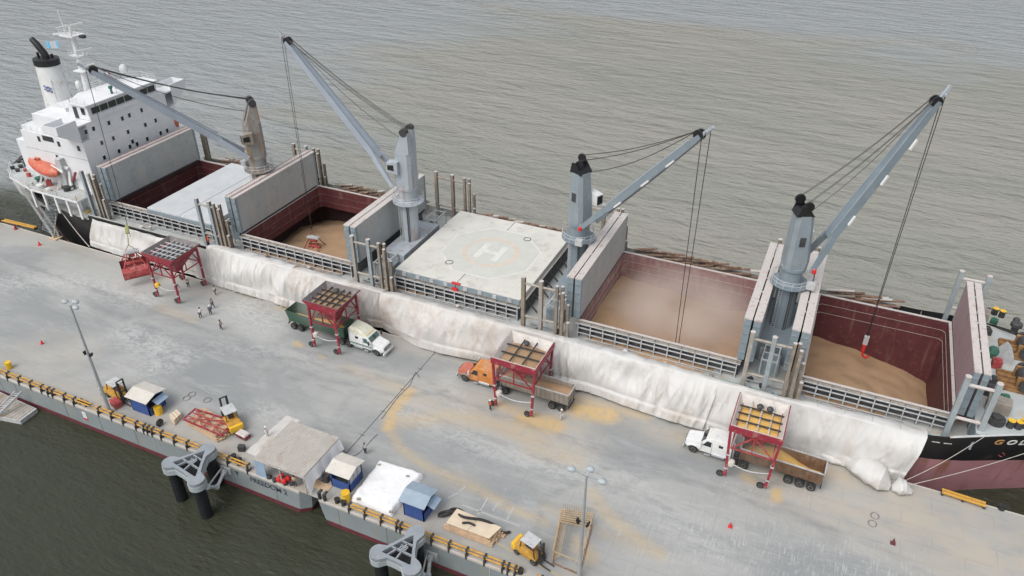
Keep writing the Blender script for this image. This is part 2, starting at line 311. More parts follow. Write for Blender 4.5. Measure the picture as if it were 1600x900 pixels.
# ---------------- quay: two moored barges with one working deck ----------------
YN, YF = 45.2, 74.9            # near and far edge of the working deck
XJ = -45.2                     # joint between the two barges
def seg_dist(X, Y, pts):
    d = np.full(X.shape, 1e9)
    for (ax, ay), (bx_, by_) in zip(pts[:-1], pts[1:]):
        vx, vy = bx_-ax, by_-ay; l2 = vx*vx+vy*vy+1e-9
        t = np.clip(((X-ax)*vx+(Y-ay)*vy)/l2, 0, 1)
        d = np.minimum(d, np.hypot(X-ax-t*vx, Y-ay-t*vy))
    return d
def deck_material():
    m = bpy.data.materials.new('worn_deck_surface'); m.use_nodes = True; t = m.node_tree; N = t.nodes; L = t.links
    b = N['Principled BSDF']; b.inputs['Roughness'].default_value = .62
    g = N.new('ShaderNodeNewGeometry')
    def nz(scale, det, sc_=(1,1,1), rot=0, r=.6, dist=0):
        mp = N.new('ShaderNodeMapping'); mp.inputs['Scale'].default_value = sc_; mp.inputs['Rotation'].default_value = (0,0,rot)
        L.new(g.outputs['Position'], mp.inputs['Vector'])
        n = N.new('ShaderNodeTexNoise'); n.inputs['Scale'].default_value = scale; n.inputs['Detail'].default_value = det; n.inputs['Roughness'].default_value = r; n.inputs['Distortion'].default_value = dist
        L.new(mp.outputs[0], n.inputs['Vector']); return n.outputs['Fac']
    def mr(v, a, c, to=1.):
        r = N.new('ShaderNodeMapRange'); r.interpolation_type = 'SMOOTHSTEP'; r.inputs['From Min'].default_value = a; r.inputs['From Max'].default_value = c; r.inputs['To Max'].default_value = to
        L.new(v, r.inputs['Value']); return r.outputs[0]
    def mt(op, a, b_):
        n = N.new('ShaderNodeMath'); n.operation = op; n.use_clamp = True
        for i, v in enumerate((a, b_)):
            if isinstance(v, (int, float)): n.inputs[i].default_value = v
            else: L.new(v, n.inputs[i])
        return n.outputs[0]
    def mix(f, A, B):
        x = N.new('ShaderNodeMix'); x.data_type = 'RGBA'; L.new(f, x.inputs[0])
        for s_, V in ((6, A), (7, B)):
            if isinstance(V, tuple): x.inputs[s_].default_value = (*V, 1)
            else: L.new(V, x.inputs[s_])
        return x.outputs[2]
    def attr(n):
        a = N.new('ShaderNodeAttribute'); a.attribute_name = n; return a.outputs['Fac']
    big = nz(.10, 6, (.45,1,1), .1, .6, .6)
    c = mix(mr(big, .36, .64), (.245,.257,.26), (.355,.357,.345))
    c = mix(mr(nz(.6, 7, (.25,1,1), -.2, .7, .5), .50, .72, .45), c, (.42,.422,.42))     # pale drag marks along the quay
    c = mix(mr(nz(1.7, 6, (1,.3,1), .5, .7), .56, .74, .40), c, (.20,.213,.218))            # dark scuffs
    # dust: soft beige film
    dust = mt('MULTIPLY', attr('dust'), mr(nz(.35, 6, (.6,1,1)), .25, .65)); c = mix(dust, c, (.42,.375,.315))
    # white spoil tracks
    wn = nz(1.5, 6, (.5,1,1), .4, .72, 1.2); wm_ = mt('MULTIPLY', attr('white'), mr(wn, .42, .58, .7)); c = mix(wm_, c, (.52,.525,.52))
    bk = N.new('ShaderNodeTexBrick'); bk.inputs['Scale'].default_value = 1.0; bk.inputs['Brick Width'].default_value = 1.25; bk.inputs['Row Height'].default_value = .95
    bk.inputs['Mortar Size'].default_value = .13; bk.inputs['Mortar Smooth'].default_value = .3; bk.inputs['Color1'].default_value = (1,1,1,1); bk.inputs['Color2'].default_value = (0,0,0,1); bk.inputs['Mortar'].default_value = (0,0,0,1)
    bmp = N.new('ShaderNodeMapping'); bmp.inputs['Rotation'].default_value = (0,0,.06); L.new(g.outputs['Position'], bmp.inputs['Vector']); L.new(bmp.outputs[0], bk.inputs['Vector'])
    bw = N.new('ShaderNodeRGBToBW'); L.new(bk.outputs['Color'], bw.inputs[0])
    pf = mt('MULTIPLY', mt('MULTIPLY', attr('pallet'), bw.outputs[0]), mr(nz(1.1, 5, r=.7), .50, .62)); pf = mt('MULTIPLY', pf, mr(nz(.5, 4, (3,.8,1), .06), .48, .6, .75)); c = mix(pf, c, (.48,.48,.48))
    pz = mr(nz(.45, 4, r=.6), .38, .58); st = mt('MULTIPLY', mt('MULTIPLY', attr('pallet'), pz), mr(nz(1.1, 6, (4.5,.45,1), .06, .75), .50, .62, .6)); c = mix(st, c, (.50,.50,.50)); st2 = mt('MULTIPLY', attr('pallet'), mr(nz(1.3, 6, (.45,4.5,1), .06, .75), .54, .66, .5)); c = mix(st2, c, (.48,.48,.48))
    # spilt grain
    gn = nz(1.4, 7, r=.7, dist=.6); gr = mt('MULTIPLY', mt('ADD', attr('grain'), mt('MULTIPLY', mt('SUBTRACT', gn, .5), .0)), mr(gn, .22, .55)); c = mix(gr, c, (.52,.375,.19))
    br = N.new('ShaderNodeTexBrick'); br.inputs['Scale'].default_value = 1; br.inputs['Brick Width'].default_value = 6.1; br.inputs['Row Height'].default_value = 2.45; br.inputs['Mortar Size'].default_value = .028; br.inputs['Mortar Smooth'].default_value = .2; br.inputs['Color1'].default_value = (0,0,0,1); br.inputs['Color2'].default_value = (0,0,0,1); br.inputs['Mortar'].default_value = (1,1,1,1)
    L.new(g.outputs['Position'], br.inputs['Vector']); bb = N.new('ShaderNodeRGBToBW'); L.new(br.outputs['Color'], bb.inputs[0]); jf = mt('MULTIPLY', bb.outputs[0], mr(nz(.4, 4), .35, .6, .40)); c = mix(jf, c, (.14,.145,.15))
    tk = mt('MULTIPLY', attr('track'), mr(nz(.9, 5, (.3,1,1), -.1, .7), .38, .62, .7)); c = mix(tk, c, (.17,.18,.185))
    L.new(c, b.inputs['Base Color'])
    bn = N.new('ShaderNodeBump'); bn.inputs['Strength'].default_value = .25; bn.inputs['Distance'].default_value = .02
    L.new(nz(3, 8, r=.75), bn.inputs['Height']); L.new(bn.outputs[0], b.inputs['Normal'])
    return m
def pix(l): return [tuple(P(x, y)[:2]) for x, y in l]
DM = deck_material()
def deck(x0, x1, name):
    st = .45; nx = int((x1-x0)/st)+1; ny = int((YF-YN)/st)+1
    X, Y = np.meshgrid(np.linspace(x0, x1, nx), np.linspace(YN, YF, ny))
    vs = np.stack([X.ravel(), Y.ravel(), np.zeros(X.size)], 1)
    i = np.arange(nx-1)[None, :] + (np.arange(ny-1)*nx)[:, None]; i = i.ravel()
    fs = np.stack([i, i+1, i+1+nx, i+nx], 1)
    me = bpy.data.meshes.new(name); me.from_pydata(vs.tolist(), [], fs.tolist()); me.materials.append(DM)
    def S(l, w_, s): return s*np.clip(1-seg_dist(X, Y, pix(l))/w_, 0, 1)**.8
    gr = np.zeros(X.shape)
    for l, w_, s in [([(640,612),(615,640),(607,668)], 1.2, 1.1), ([(607,668),(625,700),(665,728),(710,748),(760,772),(800,795),(850,815)], .9, .48),
                     ([(620,660),(700,650),(770,662),(840,690)], 1.9, .42), ([(905,640),(950,648)], 2.2, 1.3), ([(820,655),(865,665)], 2.1, 1.2), ([(775,630),(800,640)], 1.2, .7),
                     ([(895,620),(960,640),(1010,650)], 1.2, .5), ([(1213,768),(1213,780)], .8, 1.3), ([(463,536),(469,540)], .7, 1.0), ([(925,770),(945,800),(985,835),(1030,865)], 1.2, .5),
                     ([(1165,745),(1175,750)], 1.0, .75), ([(1290,735),(1320,742)], 1.3, .35), ([(500,556),(506,560)], .5, .6), ([(435,480),(445,483)], .6, .6), ([(540,575),(640,610)], 1.3, .28),
                     ([(700,745),(740,760)], 1.6, .3), ([(830,700),(900,720)], 2.0, .35), ([(905,850),(920,870)], 1.5, .6), ([(850,790),(1000,860)], 1.0, .25), ([(250,480),(300,500)], 1.5, .25), ([(1060,680),(1160,720)], 1.4, .3)]:
        gr = np.maximum(gr, S(l, w_, s))
    du = np.clip(1-(Y-YN)/5.5, 0, 1)*.85
    du = np.maximum(du, np.clip(1-(YF-Y)/4.5, 0, 1)*.65)
    du = np.maximum(du, S([(880,600),(1000,650),(1250,720),(1500,800)], 5, .8)); du = np.maximum(du, S([(1250,740),(1400,800),(1580,880)], 9, 1.0))
    du = np.maximum(du, S([(60,540),(110,560)], 5, .5)); du = np.maximum(du, S([(620,620),(780,640),(900,680)], 5, .7))
    wh = S([(200,520),(280,560),(240,575)], 4, .8)
    for l, w_, s in [([(0,440),(120,440),(230,470)], 4, .7), ([(380,480),(420,510)], 4, .8), ([(620,640),(760,700),(900,740)], 3, .55), ([(700,600),(720,640)], 2, .5), ([(330,540),(480,560)], 3, .4), ([(1000,760),(1100,850)], 3, .4), ([(400,640),(430,650)], 2.5, .6), ([(850,720),(1000,760)], 3.5, .5)]:
        wh = np.maximum(wh, S(l, w_, s))
    pa = np.maximum(S([(1130,770),(1240,760)], 4, .8), S([(1000,830),(1150,850),(1330,890)], 6.5, 1.0)); pa = np.maximum(pa, S([(1180,850),(1420,900)], 5, .9)); pa = np.maximum(pa, S([(790,780),(830,800)], 2.5, .7))
    tr = np.zeros(X.shape)
    for l, s in (([(0,400),(200,470),(420,555),(640,600),(900,690),(1100,760),(1400,860)], .8), ([(0,425),(200,498),(420,580),(640,640),(860,720),(1050,800)], .6), ([(640,560),(560,600),(520,660),(600,760)], .5), ([(1060,715),(950,730),(850,780),(830,860)], .7), ([(1090,725),(990,750),(900,810),(880,880)], .6), ([(700,610),(620,620),(500,590),(380,540)], .7), ([(460,545),(600,575),(680,600)], .7), ([(1280,760),(1120,740),(900,690)], .6)): tr = np.maximum(tr, S(l, .75, s))
    for n_, A in (('track', tr), ('grain', gr), ('dust', du), ('white', wh), ('pallet', pa)):
        a = me.attributes.new(n_, 'FLOAT', 'POINT'); a.data.foreach_set('value', A.ravel().astype(np.float32))
    o = bpy.data.objects.new(name, me); sc.collection.objects.link(o); tag(o, kind='structure'); return o
d1 = deck(-190, XJ-.03, 'dock_deck'); d2 = deck(XJ+.03, 75, 'dock_deck')
def text_mesh(txt, size, depth, name, mat, parent, M, sx=1., label=None, bold=0.):
    cu = bpy.data.curves.new('t', 'FONT'); cu.body = txt; cu.size = size; cu.extrude = depth; cu.offset = bold; cu.align_x = 'LEFT'
    o = bpy.data.objects.new('t', cu); sc.collection.objects.link(o)
    dg = bpy.context.evaluated_depsgraph_get(); me0 = bpy.data.meshes.new_from_object(o.evaluated_get(dg))
    mb = MB(); mb.add([M @ Vector((v.co.x*sx, v.co.y, v.co.z)) for v in me0.vertices], [tuple(p.vertices) for p in me0.polygons])
    bpy.data.objects.remove(o); bpy.data.meshes.remove(me0)
    return mb.build(name, mat, parent, label=label)
def barge(x0, x1, label, rl, rr):
    t = thing('barge', label, 'barge', ((x0+x1)/2, 60, ZW), 0, 'moored barges carrying the quay deck')
    # plan outline with raked/rounded ends
    def outline(inset, xr):
        l = [(x0+xr*rl, YN-.05+inset)] if rl else [(x0, YN-.05+inset)]
        a = []
        if rl: a += [(x0+1.1*rl+xr, YN-.12+inset), (x0+xr, YN+.7+inset)]
        else: a += [(x0, YN-.12+inset)]
        b_ = []
        if rr: b_ += [(x1-xr, YN+.7+inset), (x1-1.1*rr-xr, YN-.12+inset)]
        else: b_ += [(x1, YN-.12+inset)]
        return a + [(x0+xr*bool(rl), YF+.12-inset), (x1-xr*bool(rr), YF+.12-inset)] + b_
    top = [(x, y, -.05) for x, y in outline(0, 0)]; mid = [(x, y, -2.95) for x, y in outline(0, .55 if rl else .35)]; low = [(x, y, -4.6) for x, y in outline(0, 1.1 if rl else .7)]
    MB().loft([mid, top]).build('hull', M_['barge'], t)
    MB().loft([low, [(x, y, -2.95) for x, y, z in mid]]).build('boot_stripe', M_['bargered'], t)
    e = MB(); e.bx(x0+1.1*rl, x1-1.1*rr, YN-.15, YN+.03, -.28, .03); e.build('gunwale_strip', M_['bargewhite'], t)
    e = MB(); e.bx(x0+.2, x1-.2, YF-.03, YF+.16, -.28, .03); e.build('gunwale_strip', M_['bargewhite'], t)
    x = x0+3.6
    while x < x1-3.5:
        s = MB(); s.bx(x-.03, x+.03, YN-.16, YN-.10, -2.9, -.3); s.build('hull_seam', M_['bargewhite'] if random.random() < .15 else M_['barge'], t); x += random.choice((3.1, 6.2))
    return t
b1 = barge(-190, XJ-.25, 'long grey barge lettered FREEDOM 2 on its side near the canopy', 0, 1)
b2 = barge(XJ+.25, 75, 'grey barge under the blue huts and the right-hand lamp post', 1, 0)
TM = Matrix(((1,0,0,0),(0,0,1,0),(0,1,0,0),(0,0,0,1)))
def on_near(x, z, y=YN-.14): # local (x right, y up) text facing the near side (-Y)
    return Matrix.Translation((x, y, z)) @ Matrix(((1,0,0,0),(0,0,-1,0),(0,1,0,0),(0,0,0,1)))
text_mesh('FREEDOM 2', 1.05, .01, 'lettering', M_['letter'], b1, on_near(-53.7, -1.35), .98, bold=.02)
q = MB(); q.extr([(-55.9,YN-.16,-.6),(-55.3,YN-.16,-.6),(-55.6,YN-.16,-1.3)], (0,.03,0)); q.build('load_mark', M_['letter'], b1)
for px_ in (58, 512):    # small white and red notice on the hull
    pass
q = MB(); q.bx(-80.9,-80.2,YN-.17,YN-.13,-1.7,-.7); q.build('notice', M_['whiteclean'], b1, label='small white notice with red lower edge'); q = MB(); q.bx(-80.9,-80.2,YN-.18,YN-.14,-2.0,-1.7); q.build('notice_edge', M_['redbright'], b1)
# cover plates over the barge joint
q = MB(); q.bx(XJ-.06, XJ+.06, 47.5, YF, .004, .015); jp = q.build('joint_plate', pm('joint_rubber', (.11,.115,.12), .8)); tag(jp, kind='structure')
for k in range(5):
    y = 51+k*4.7
    q = MB(); q.bx(XJ-.35, XJ+.35, y, y+.06, .035, .05); j = q.build('hinge_bar', M_['dark'], jp)
q = MB(); q.bx(XJ-1.6, XJ+1.6, 46.3, 47.4, .02, .08); g_ = q.build('gangplank', M_['plank']); tag(g_, 'short plank bridging the gap between the two barges', 'gangplank')
# ---------------- the ship ----------------
CY = 89.9
ship = thing('cargo_ship', 'large white and black bulk carrier with four deck cranes alongside the quay', 'ship', (-50, CY, ZW))
ZD = 4.8; ZR = 7.1
ST = [(-141,4.0,8.2,1.0),(-139,7.5,8.2,3),(-134,11.0,8.1,7),(-126,12.9,6.3,10.5),(-118,13.6,5.2,12.6),(-113.3,13.7,4.9,13.4),(-113.2,13.7,6.0,13.5),(-60,13.7,6.0,13.7),(10,13.7,6.0,13.6),(15,13.55,6.1,12.6),(18,13.2,6.5,11.6),(21,12.4,7.0,10.3),(24,11.4,7.5,8.6),(28,9.8,7.8,6.6),(33,7.2,8.2,4.0),(38,4.0,8.6,1.4),(42,.6,9.0,.2)]
ZB = 2.3
def zb(x): return 2.3 if x > 14 else max(-3.3, 2.3-(14-x)*.046)
def yat(st, side, z):
    x, hb, zt, hw = st; k = max(0, min(1, (z-ZW)/(zt-ZW))); return CY + side*(hw+(hb-hw)*k**1.3)
def ring(st, zs, side):
    o = []
    for z in zs:
        z = st[2] if z == 'top' else zb(st[0]) if z == 'zb' else z
        o.append((st[0], yat(st, side, z), z))
    return o
for nm_, zs, mt_ in (('hull', ('zb', 3.2, 4.2, 'top'), 'hullblack'), ('boot_topping', (-7, ZW, 'zb'), 'hullred')):
    h = MB()
    for side in (-1, 1): h.loft([ring(s, zs, side) for s in ST], close=False)
    if nm_ == 'hull':
        s0 = ST[0]; h.add([(s0[0], CY-4, -3.3), (s0[0], CY+4, -3.3), (s0[0], CY+4, 8.2), (s0[0], CY-4, 8.2)], [(0,1,2,3)])
    h.build(nm_, M_[mt_], ship, smooth='auto')
HATCH = [(-111.4,-89.0),(-83.0,-62.2),(-54.6,-35.0),(-26.3,-5.3),(2.4,18.6)]
YC0, YC1 = 80.5, 100.0
dk = MB(); dk.bx(-113.2, 14, CY-13.5, YC0, ZD-.2, ZD); dk.bx(-113.2, 14, YC1, CY+13.5, ZD-.2, ZD)
for sg, yc in ((-1, YC0), (1, YC1)): dk.prism([(14, yc), (14, CY+sg*13.4), (18, CY+sg*12.6), (20.8, CY+sg*11.7), (20.8, yc)], ZD-.2, ZD)
xs = [-113.2]+[v for a in HATCH for v in a]+[20.8]
for i in range(0, len(xs), 2): dk.bx(xs[i], xs[i+1], YC0, YC1, ZD-.2, ZD)
dk.build('main_deck', M_['shipgrey'], ship)
gp = MB(); gp.bx(-30, 17, 77.6, 78.6, ZD+.004, ZD+.02); gp.build('walkway', M_['greenpath'], ship)
# grain spilt along the side deck
sp_ = MB()
for x0, x1, a, zz in ((-82,-64,.9,.25),(-25,-8,1.3,.45),(3,12,.7,.2),(-60,-50,.4,.1)):
    n = 40; r = []
    for i in range(n+1):
        x = x0+(x1-x0)*i/n; e = math.sin(PI*i/n)**.5; h_ = zz*e*(.6+.8*noise.noise((x*.4, 0, 3)))
        yo = 79.9; yi = yo-1.6*a*e*(1+.5*noise.noise((x*.7, 5, 1)))
        r.append([(x, yo+.3, ZD+.01+h_), (x, (yo+yi)/2, ZD+.01+h_*.8), (x, yi, ZD+.012)])
    sp_.loft(r, close=False)
tag(sp_.build('grain_spill', M_['grain']), 'tan grain spilt along the narrow side deck of the ship', 'grain', kind='stuff')
# bulwark top rail and inner face
bw = MB()
for side in (-1, 1):
    y = CY+side*13.58; bw.bx(-113.2, 12, y-.12, y+.12, 5.98, 6.06); bw.bx(-113.2, 12, y-side*.06-.02, y-side*.06+.02, ZD, 5.98)
bw.build('bulwark', M_['shipgrey'], ship)
fb = MB()
for i in range(46):
    x = -112+i*2.9
    if x > 17: break
    fb.bar((x, CY+13.5, 6.0), (x, CY+12.7, ZD), .10, .10)
fb.build('bulwark_stay', M_['postrust'], ship)
# coamings, holds
def hold(i, hmat, depth, under):
    x0, x1 = HATCH[i]; T = .22
    c = MB(); c.bx(x0-T, x1+T, YC0-T, YC0, ZD, ZR-.05); c.bx(x0-T, x1+T, YC1, YC1+T, ZD, ZR-.05); c.bx(x0-T, x0, YC0, YC1, ZD, ZR-.05); c.bx(x1, x1+T, YC0, YC1, ZD, ZR-.05)
    c_ = c.build('hatch_coaming', M_['coamshade'], ship)
    r = MB(); w_ = .36
    r.bx(x0-w_, x1+w_, YC0-w_, YC0-.02, ZR-.05, ZR+.05); r.bx(x0-w_, x1+w_, YC1+.02, YC1+w_, ZR-.05, ZR+.05); r.bx(x0-w_, x0-.02, YC0-.02, YC1+.02, ZR-.05, ZR+.05); r.bx(x1+.02, x1+w_, YC0-.02, YC1+.02, ZR-.05, ZR+.05)
    r.build('rim', M_['trim'], c_)
    n = int((x1-x0)/1.62)
    for k in range(n+1):
        x = x0+.1+k*(x1-x0-.2)/n
        s = MB(); s.extr([(x-.05, YC0-T, ZR-.05), (x-.05, YC0-.85, ZR-.05), (x-.05, YC0-.95, ZD), (x-.05, YC0-T, ZD)][:4], (.10,0,0)); w2 = s.build('stay_web', M_['coamshade'], c_); s = MB(); s.bx(x-.07, x+.07, YC0-1.0, YC0-.90, ZD, ZR-.12); s.build('stay', M_['stay'], c_)
        s = MB(); s.extr([(x-.05, YC1+T, ZR-.05), (x-.05, YC1+.5, ZR-.05), (x-.05, YC1+.8, ZD), (x-.05, YC1+T, ZD)], (.10,0,0)); s.build('stay', M_['stay'], c_)
    for z in (5.55, 6.35):
        s = MB(); s.bx(x0, x1, YC0-.985, YC0-.87, z-.07, z+.07); s.build('side_rail', M_['stay'], c_)
    s = MB(); s.bx(x0-.3, x1+.3, YC0-1.0, YC0-.86, ZR-.20, ZR-.10); s.build('side_rail', M_['stay'], c_)
    s = MB(); s.bx(x0-.3, x1+.3, YC0-.84, YC0-.37, ZR-.16, ZR-.10); s.build('top_plate', M_['trailgrey'], c_)
    # inside of the hold
    h = MB(); zb = depth; zt = ZR-.06; e = .012; z1 = 3.2 if under else zb
    X0, X1, Y0, Y1 = x0+e, x1-e, YC0+e, YC1-e
    ch = .45
    def loop(z, g): return [(X0-g+ch,Y0-g,z),(X1+g-ch,Y0-g,z),(X1+g,Y0-g+ch,z),(X1+g,Y1+g-ch,z),(X1+g-ch,Y1+g,z),(X0-g+ch,Y1+g,z),(X0-g,Y1+g-ch,z),(X0-g,Y0-g+ch,z)]
    h.loft([loop(zt, 0), loop(z1, 0)], cap=False)
    hw_ = h.build('hold_wall', hmat, c_)
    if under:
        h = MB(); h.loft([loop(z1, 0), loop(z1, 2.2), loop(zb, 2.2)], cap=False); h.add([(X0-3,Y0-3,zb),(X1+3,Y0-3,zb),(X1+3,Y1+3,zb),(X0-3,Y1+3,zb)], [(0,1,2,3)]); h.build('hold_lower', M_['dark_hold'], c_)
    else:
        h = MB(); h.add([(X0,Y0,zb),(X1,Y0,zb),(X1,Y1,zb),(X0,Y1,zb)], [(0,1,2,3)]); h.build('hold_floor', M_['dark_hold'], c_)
    for z in (5.75, 4.35):
        if z < z1: continue
        l = MB(); t_ = .035
        a, b_ = loop(z-.03, -.004), loop(z-.03, -t_)
        for j in range(8):
            k = (j+1) % 8; l.extr([a[j], a[k], b_[k], b_[j]], (0,0,.035))
        l.build('ledge', M_['trim' if not under else 'maroondusty'], c_)
    return c_
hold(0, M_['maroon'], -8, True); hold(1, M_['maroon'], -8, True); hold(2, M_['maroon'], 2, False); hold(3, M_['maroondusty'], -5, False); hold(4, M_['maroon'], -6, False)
def heap(i, f, label, mat, under=0):
    x0, x1 = HATCH[i]; g = 2.1 if under else -.03; nx, ny = 60, 52; mb = MB(); vs = []
    for b_ in range(ny+1):
        for a in range(nx+1):
            x = x0-g+(x1-x0+2*g)*a/nx; y = YC0-g+(YC1-YC0+2*g)*b_/ny
            vs.append((x, y, f((x-x0)/(x1-x0), (y-YC0)/(YC1-YC0)) + .55*abs(noise.noise((x*.16, y*.22, i+4))) + .22*noise.noise((x*.5, y*.5, i)) + .10*abs(noise.noise((x*1.3, y*1.9, i)))))
    mb.add(vs, [(b_*(nx+1)+a, b_*(nx+1)+a+1, (b_+1)*(nx+1)+a+1, (b_+1)*(nx+1)+a) for b_ in range(ny) for a in range(nx)])
    o = mb.build('grain_heap', mat, None, smooth=True); tag(o, label, 'grain'); return o
heap(1, lambda u, v: 2.0-2.6*max(0, .35-u)*2-2.0*max(0, v-.8)*2+.4*math.sin(u*5+v*3), 'smooth tan grain in the hold where the red grab works', M_['grain'], 1)
heap(3, lambda u, v: 2.6+2.0*max(0, .5-u)*2*(.35+v*.65)-1.3*v+1.4*max(0, u-.8)*4*(1-v*.3)+.35*math.sin(9*u+4*v), 'dusty tan grain filling the hold right of the landing pad hatch', M_['grain'])
heap(4, lambda u, v: 1.1-1.9*u-1.3*max(0, v-.1)-.9*max(0, u-.4)*v*2+.25*math.sin(4*u), 'tan grain sloping down to the right in the foremost hold', M_['grain'])
# hatch covers
def cover_pair(x0, x1, side, mat=None, end=None, y0=79.9, y1=100.1, z0=7.55, z1=13.65, trim='trim', top='trim', red=False):
    w_ = (x1-x0-.22)/2
    for k, xa in enumerate((x0, x0+w_+.22)):
        xb = xa+w_
        b_ = MB(); b_.bx(xa, xb, y0+.5, y1-.5, z0, z1-.16); c = b_.build('hatch_cover', mat or M_['cover'], ship, bevel=.03)
        q = MB(); q.bx(xa-.03, xb+.03, y0, y1, z1-.16, z1); q.build('cover_edge', M_[top], c)
        for ye in ((y0, y0+.5), (y1-.5, y1)):
            q = MB(); q.bx(xa+.02, xb-.02, ye[0], ye[1], z0, z1-.16)
            if ye[0] == y0:
                for zz in (8.6, 10.0, 11.4, 12.7): q.bx(xa+.1, xb-.1, ye[0]-.10, ye[0], zz, zz+.12)
            q.build('end_plate', M_['coverend'], c)
        for yy in (84, 90, 96):
            q = MB(); q.bx(xb-.1, xb+.14, yy, yy+.22, z1-.02, z1+.10) if k == 0 else q.bx(xa-.14, xa+.1, yy+2.4, yy+2.62, z1-.02, z1+.10); q.build('hinge', M_['stay'], c)
        if red:
            q = MB(); q.bx(xa+.08, xa+.24, y0+.1, y1-.1, z1, z1+.03); q.build('seal_strip', M_['maroondusty'], c)
    for zz in (z0-.45,):
        q = MB(); q.bx(x0+.1, x1-.1, y0+.6, y1-.6, zz, z0); q.build('cover_foot', M_['dark'], ship)
cover_pair(-112.4, -110.4, 1, red=True)
cover_pair(-84.9, -83.0, 1, red=True)
cover_pair(-62.9, -60.9, -1, top='trim', z1=13.5)
cover_pair(-28.2, -26.2, 1)
cover_pair(-5.6, -3.6, -1)
cover_pair(-.1, 1.9, 1)
cover_pair(18.9, 20.5, -1, mat=M_['coverpink'], z1=13.7)
# closed covers: aft hatch and the landing pad hatch
q = MB(); q.bx(-103, -96, 79.9, 100.3, 7.15, 7.85); a_ = q.build('hatch_cover', M_['coverwhite'], ship, bevel=.05, label='closed pale hatch cover panel')
q = MB(); q.bx(-95.9, -89.2, 79.9, 100.3, 7.15, 7.85); q.build('hatch_cover', M_['coverwhite'], ship, bevel=.05, label='closed pale hatch cover panel')
q = MB(); q.bx(-103, -89.2, 79.75, 79.9, 7.05, 7.6); q.build('cover_skirt', M_['coverend'], ship)
padm = pm('dusty_landing_pad_paint', (.565,.555,.51), .65, var=.07, vs=.25, stain=((.42,.40,.37), .45, .4), streak=((.46,.43,.39), .4, .5))
for xa, xb in ((-54.7,-44.85),(-44.75,-34.9)):
    q = MB(); q.bx(xa, xb, 80.1, 100.5, 7.12, 8.0); c = q.build('hatch_cover', padm, ship, bevel=.04, label='closed pale hatch cover half with landing pad paint')
    q = MB(); q.bx(xa+.02, xb-.02, 79.98, 80.098, 7.12, 7.9); q.build('cover_skirt', M_['coverend'], c)
    n = 4
    for k in range(n): 
        xx = xa+1.5+k*(xb-xa-3)/(n-1); q = MB(); q.bx(xx-.3, xx+.3, 79.85, 79.98, 7.3, 7.85); q.build('cleat', M_['stay'], c)
q = MB(); q.bx(-45.5,-44.1,79.9,80.4,8.0,8.06); q.build('pad_edge_mark', M_['redbright'], ship)
q = MB(); q.bx(-45.3,-44.4,79.72,79.84,6.9,7.5); q.build('red_stopper', M_['redbright'], ship)
for xx in (-34.9, ): # racking beside the pad
    for k in range(9):
        q = MB(); q.bar((xx+.1, 82+k*2.1, 7.0), (xx+1.8, 82+k*2.1, 5.2), .16); q.bx(xx+.1, xx+.3, 81+k*2.1, 82.9+k*2.1, 5.2, 7.1); q.build('cover_bracket', M_['dark'], ship)
PC = P(767, 394, 8.0); zc = 8.01
Ro = (P(846,392,8)-P(687,392,8)).length/2; Rr = (P(811,394,8)-P(721,394,8)).length/2
def ngon(R, n, ph=0, cx=PC.x, cy=PC.y): return [(cx+R*math.cos(2*PI*k/n+ph), cy+R*math.sin(2*PI*k/n+ph)) for k in range(n)]
def annulus(R0, R1, n, ph, z, m, name, par):
    a, b_ = ngon(R0, n, ph), ngon(R1, n, ph); q = MB()
    q.add([(x, y, z) for x, y in a+b_], [(k, (k+1) % n, (k+1) % n+n, k+n) for k in range(n)]); return q.build(name, m, par)
oct_m = pm('faded_green_grey_pad_paint', (.51,.515,.475), .65, var=.05, vs=.5, stain=((.55,.54,.50), .56, .8))
ringm = pm('faded_orange_ring_paint', (.57,.49,.41), .65, var=.08, stain=((.52,.50,.45), .58, .9)); wpad = pm('faded_white_pad_paint', (.62,.615,.58), .65, var=.06, stain=((.53,.52,.48), .56, 1))
q = MB(); o_ = ngon(Ro-.25, 8, PI/8); q.add([(x, y, zc) for x, y in o_], [tuple(range(8))]); q.build('pad_field', oct_m, ship)
annulus(Ro-.28, Ro, 8, PI/8, zc+.006, wpad, 'pad_outline', ship)
annulus(Rr-.75, Rr, 40, 0, zc+.006, ringm, 'pad_ring', ship)
q = MB()
for dx in (-1.45, 1.45): q.bx(PC.x+dx-.45, PC.x+dx+.45, PC.y-2.3, PC.y+2.3, zc+.004, zc+.012)
q.bx(PC.x-1.0, PC.x+1.0, PC.y-.4, PC.y+.4, zc+.004, zc+.012); q.build('pad_letter', wpad, ship, label='white letter H')
for px_, py_ in ((824,374),(702,410)):
    p = P(px_, py_, 8.0); rg = MB()
    rg.tube([(p.x+.55*math.cos(t*PI/6), p.y+.55*math.sin(t*PI/6), 8.05) for t in range(13)], .05, 4, False); rg.build('lashing_ring', M_['dark'], ship)
rg = MB(); p = P(401, 307, 10)
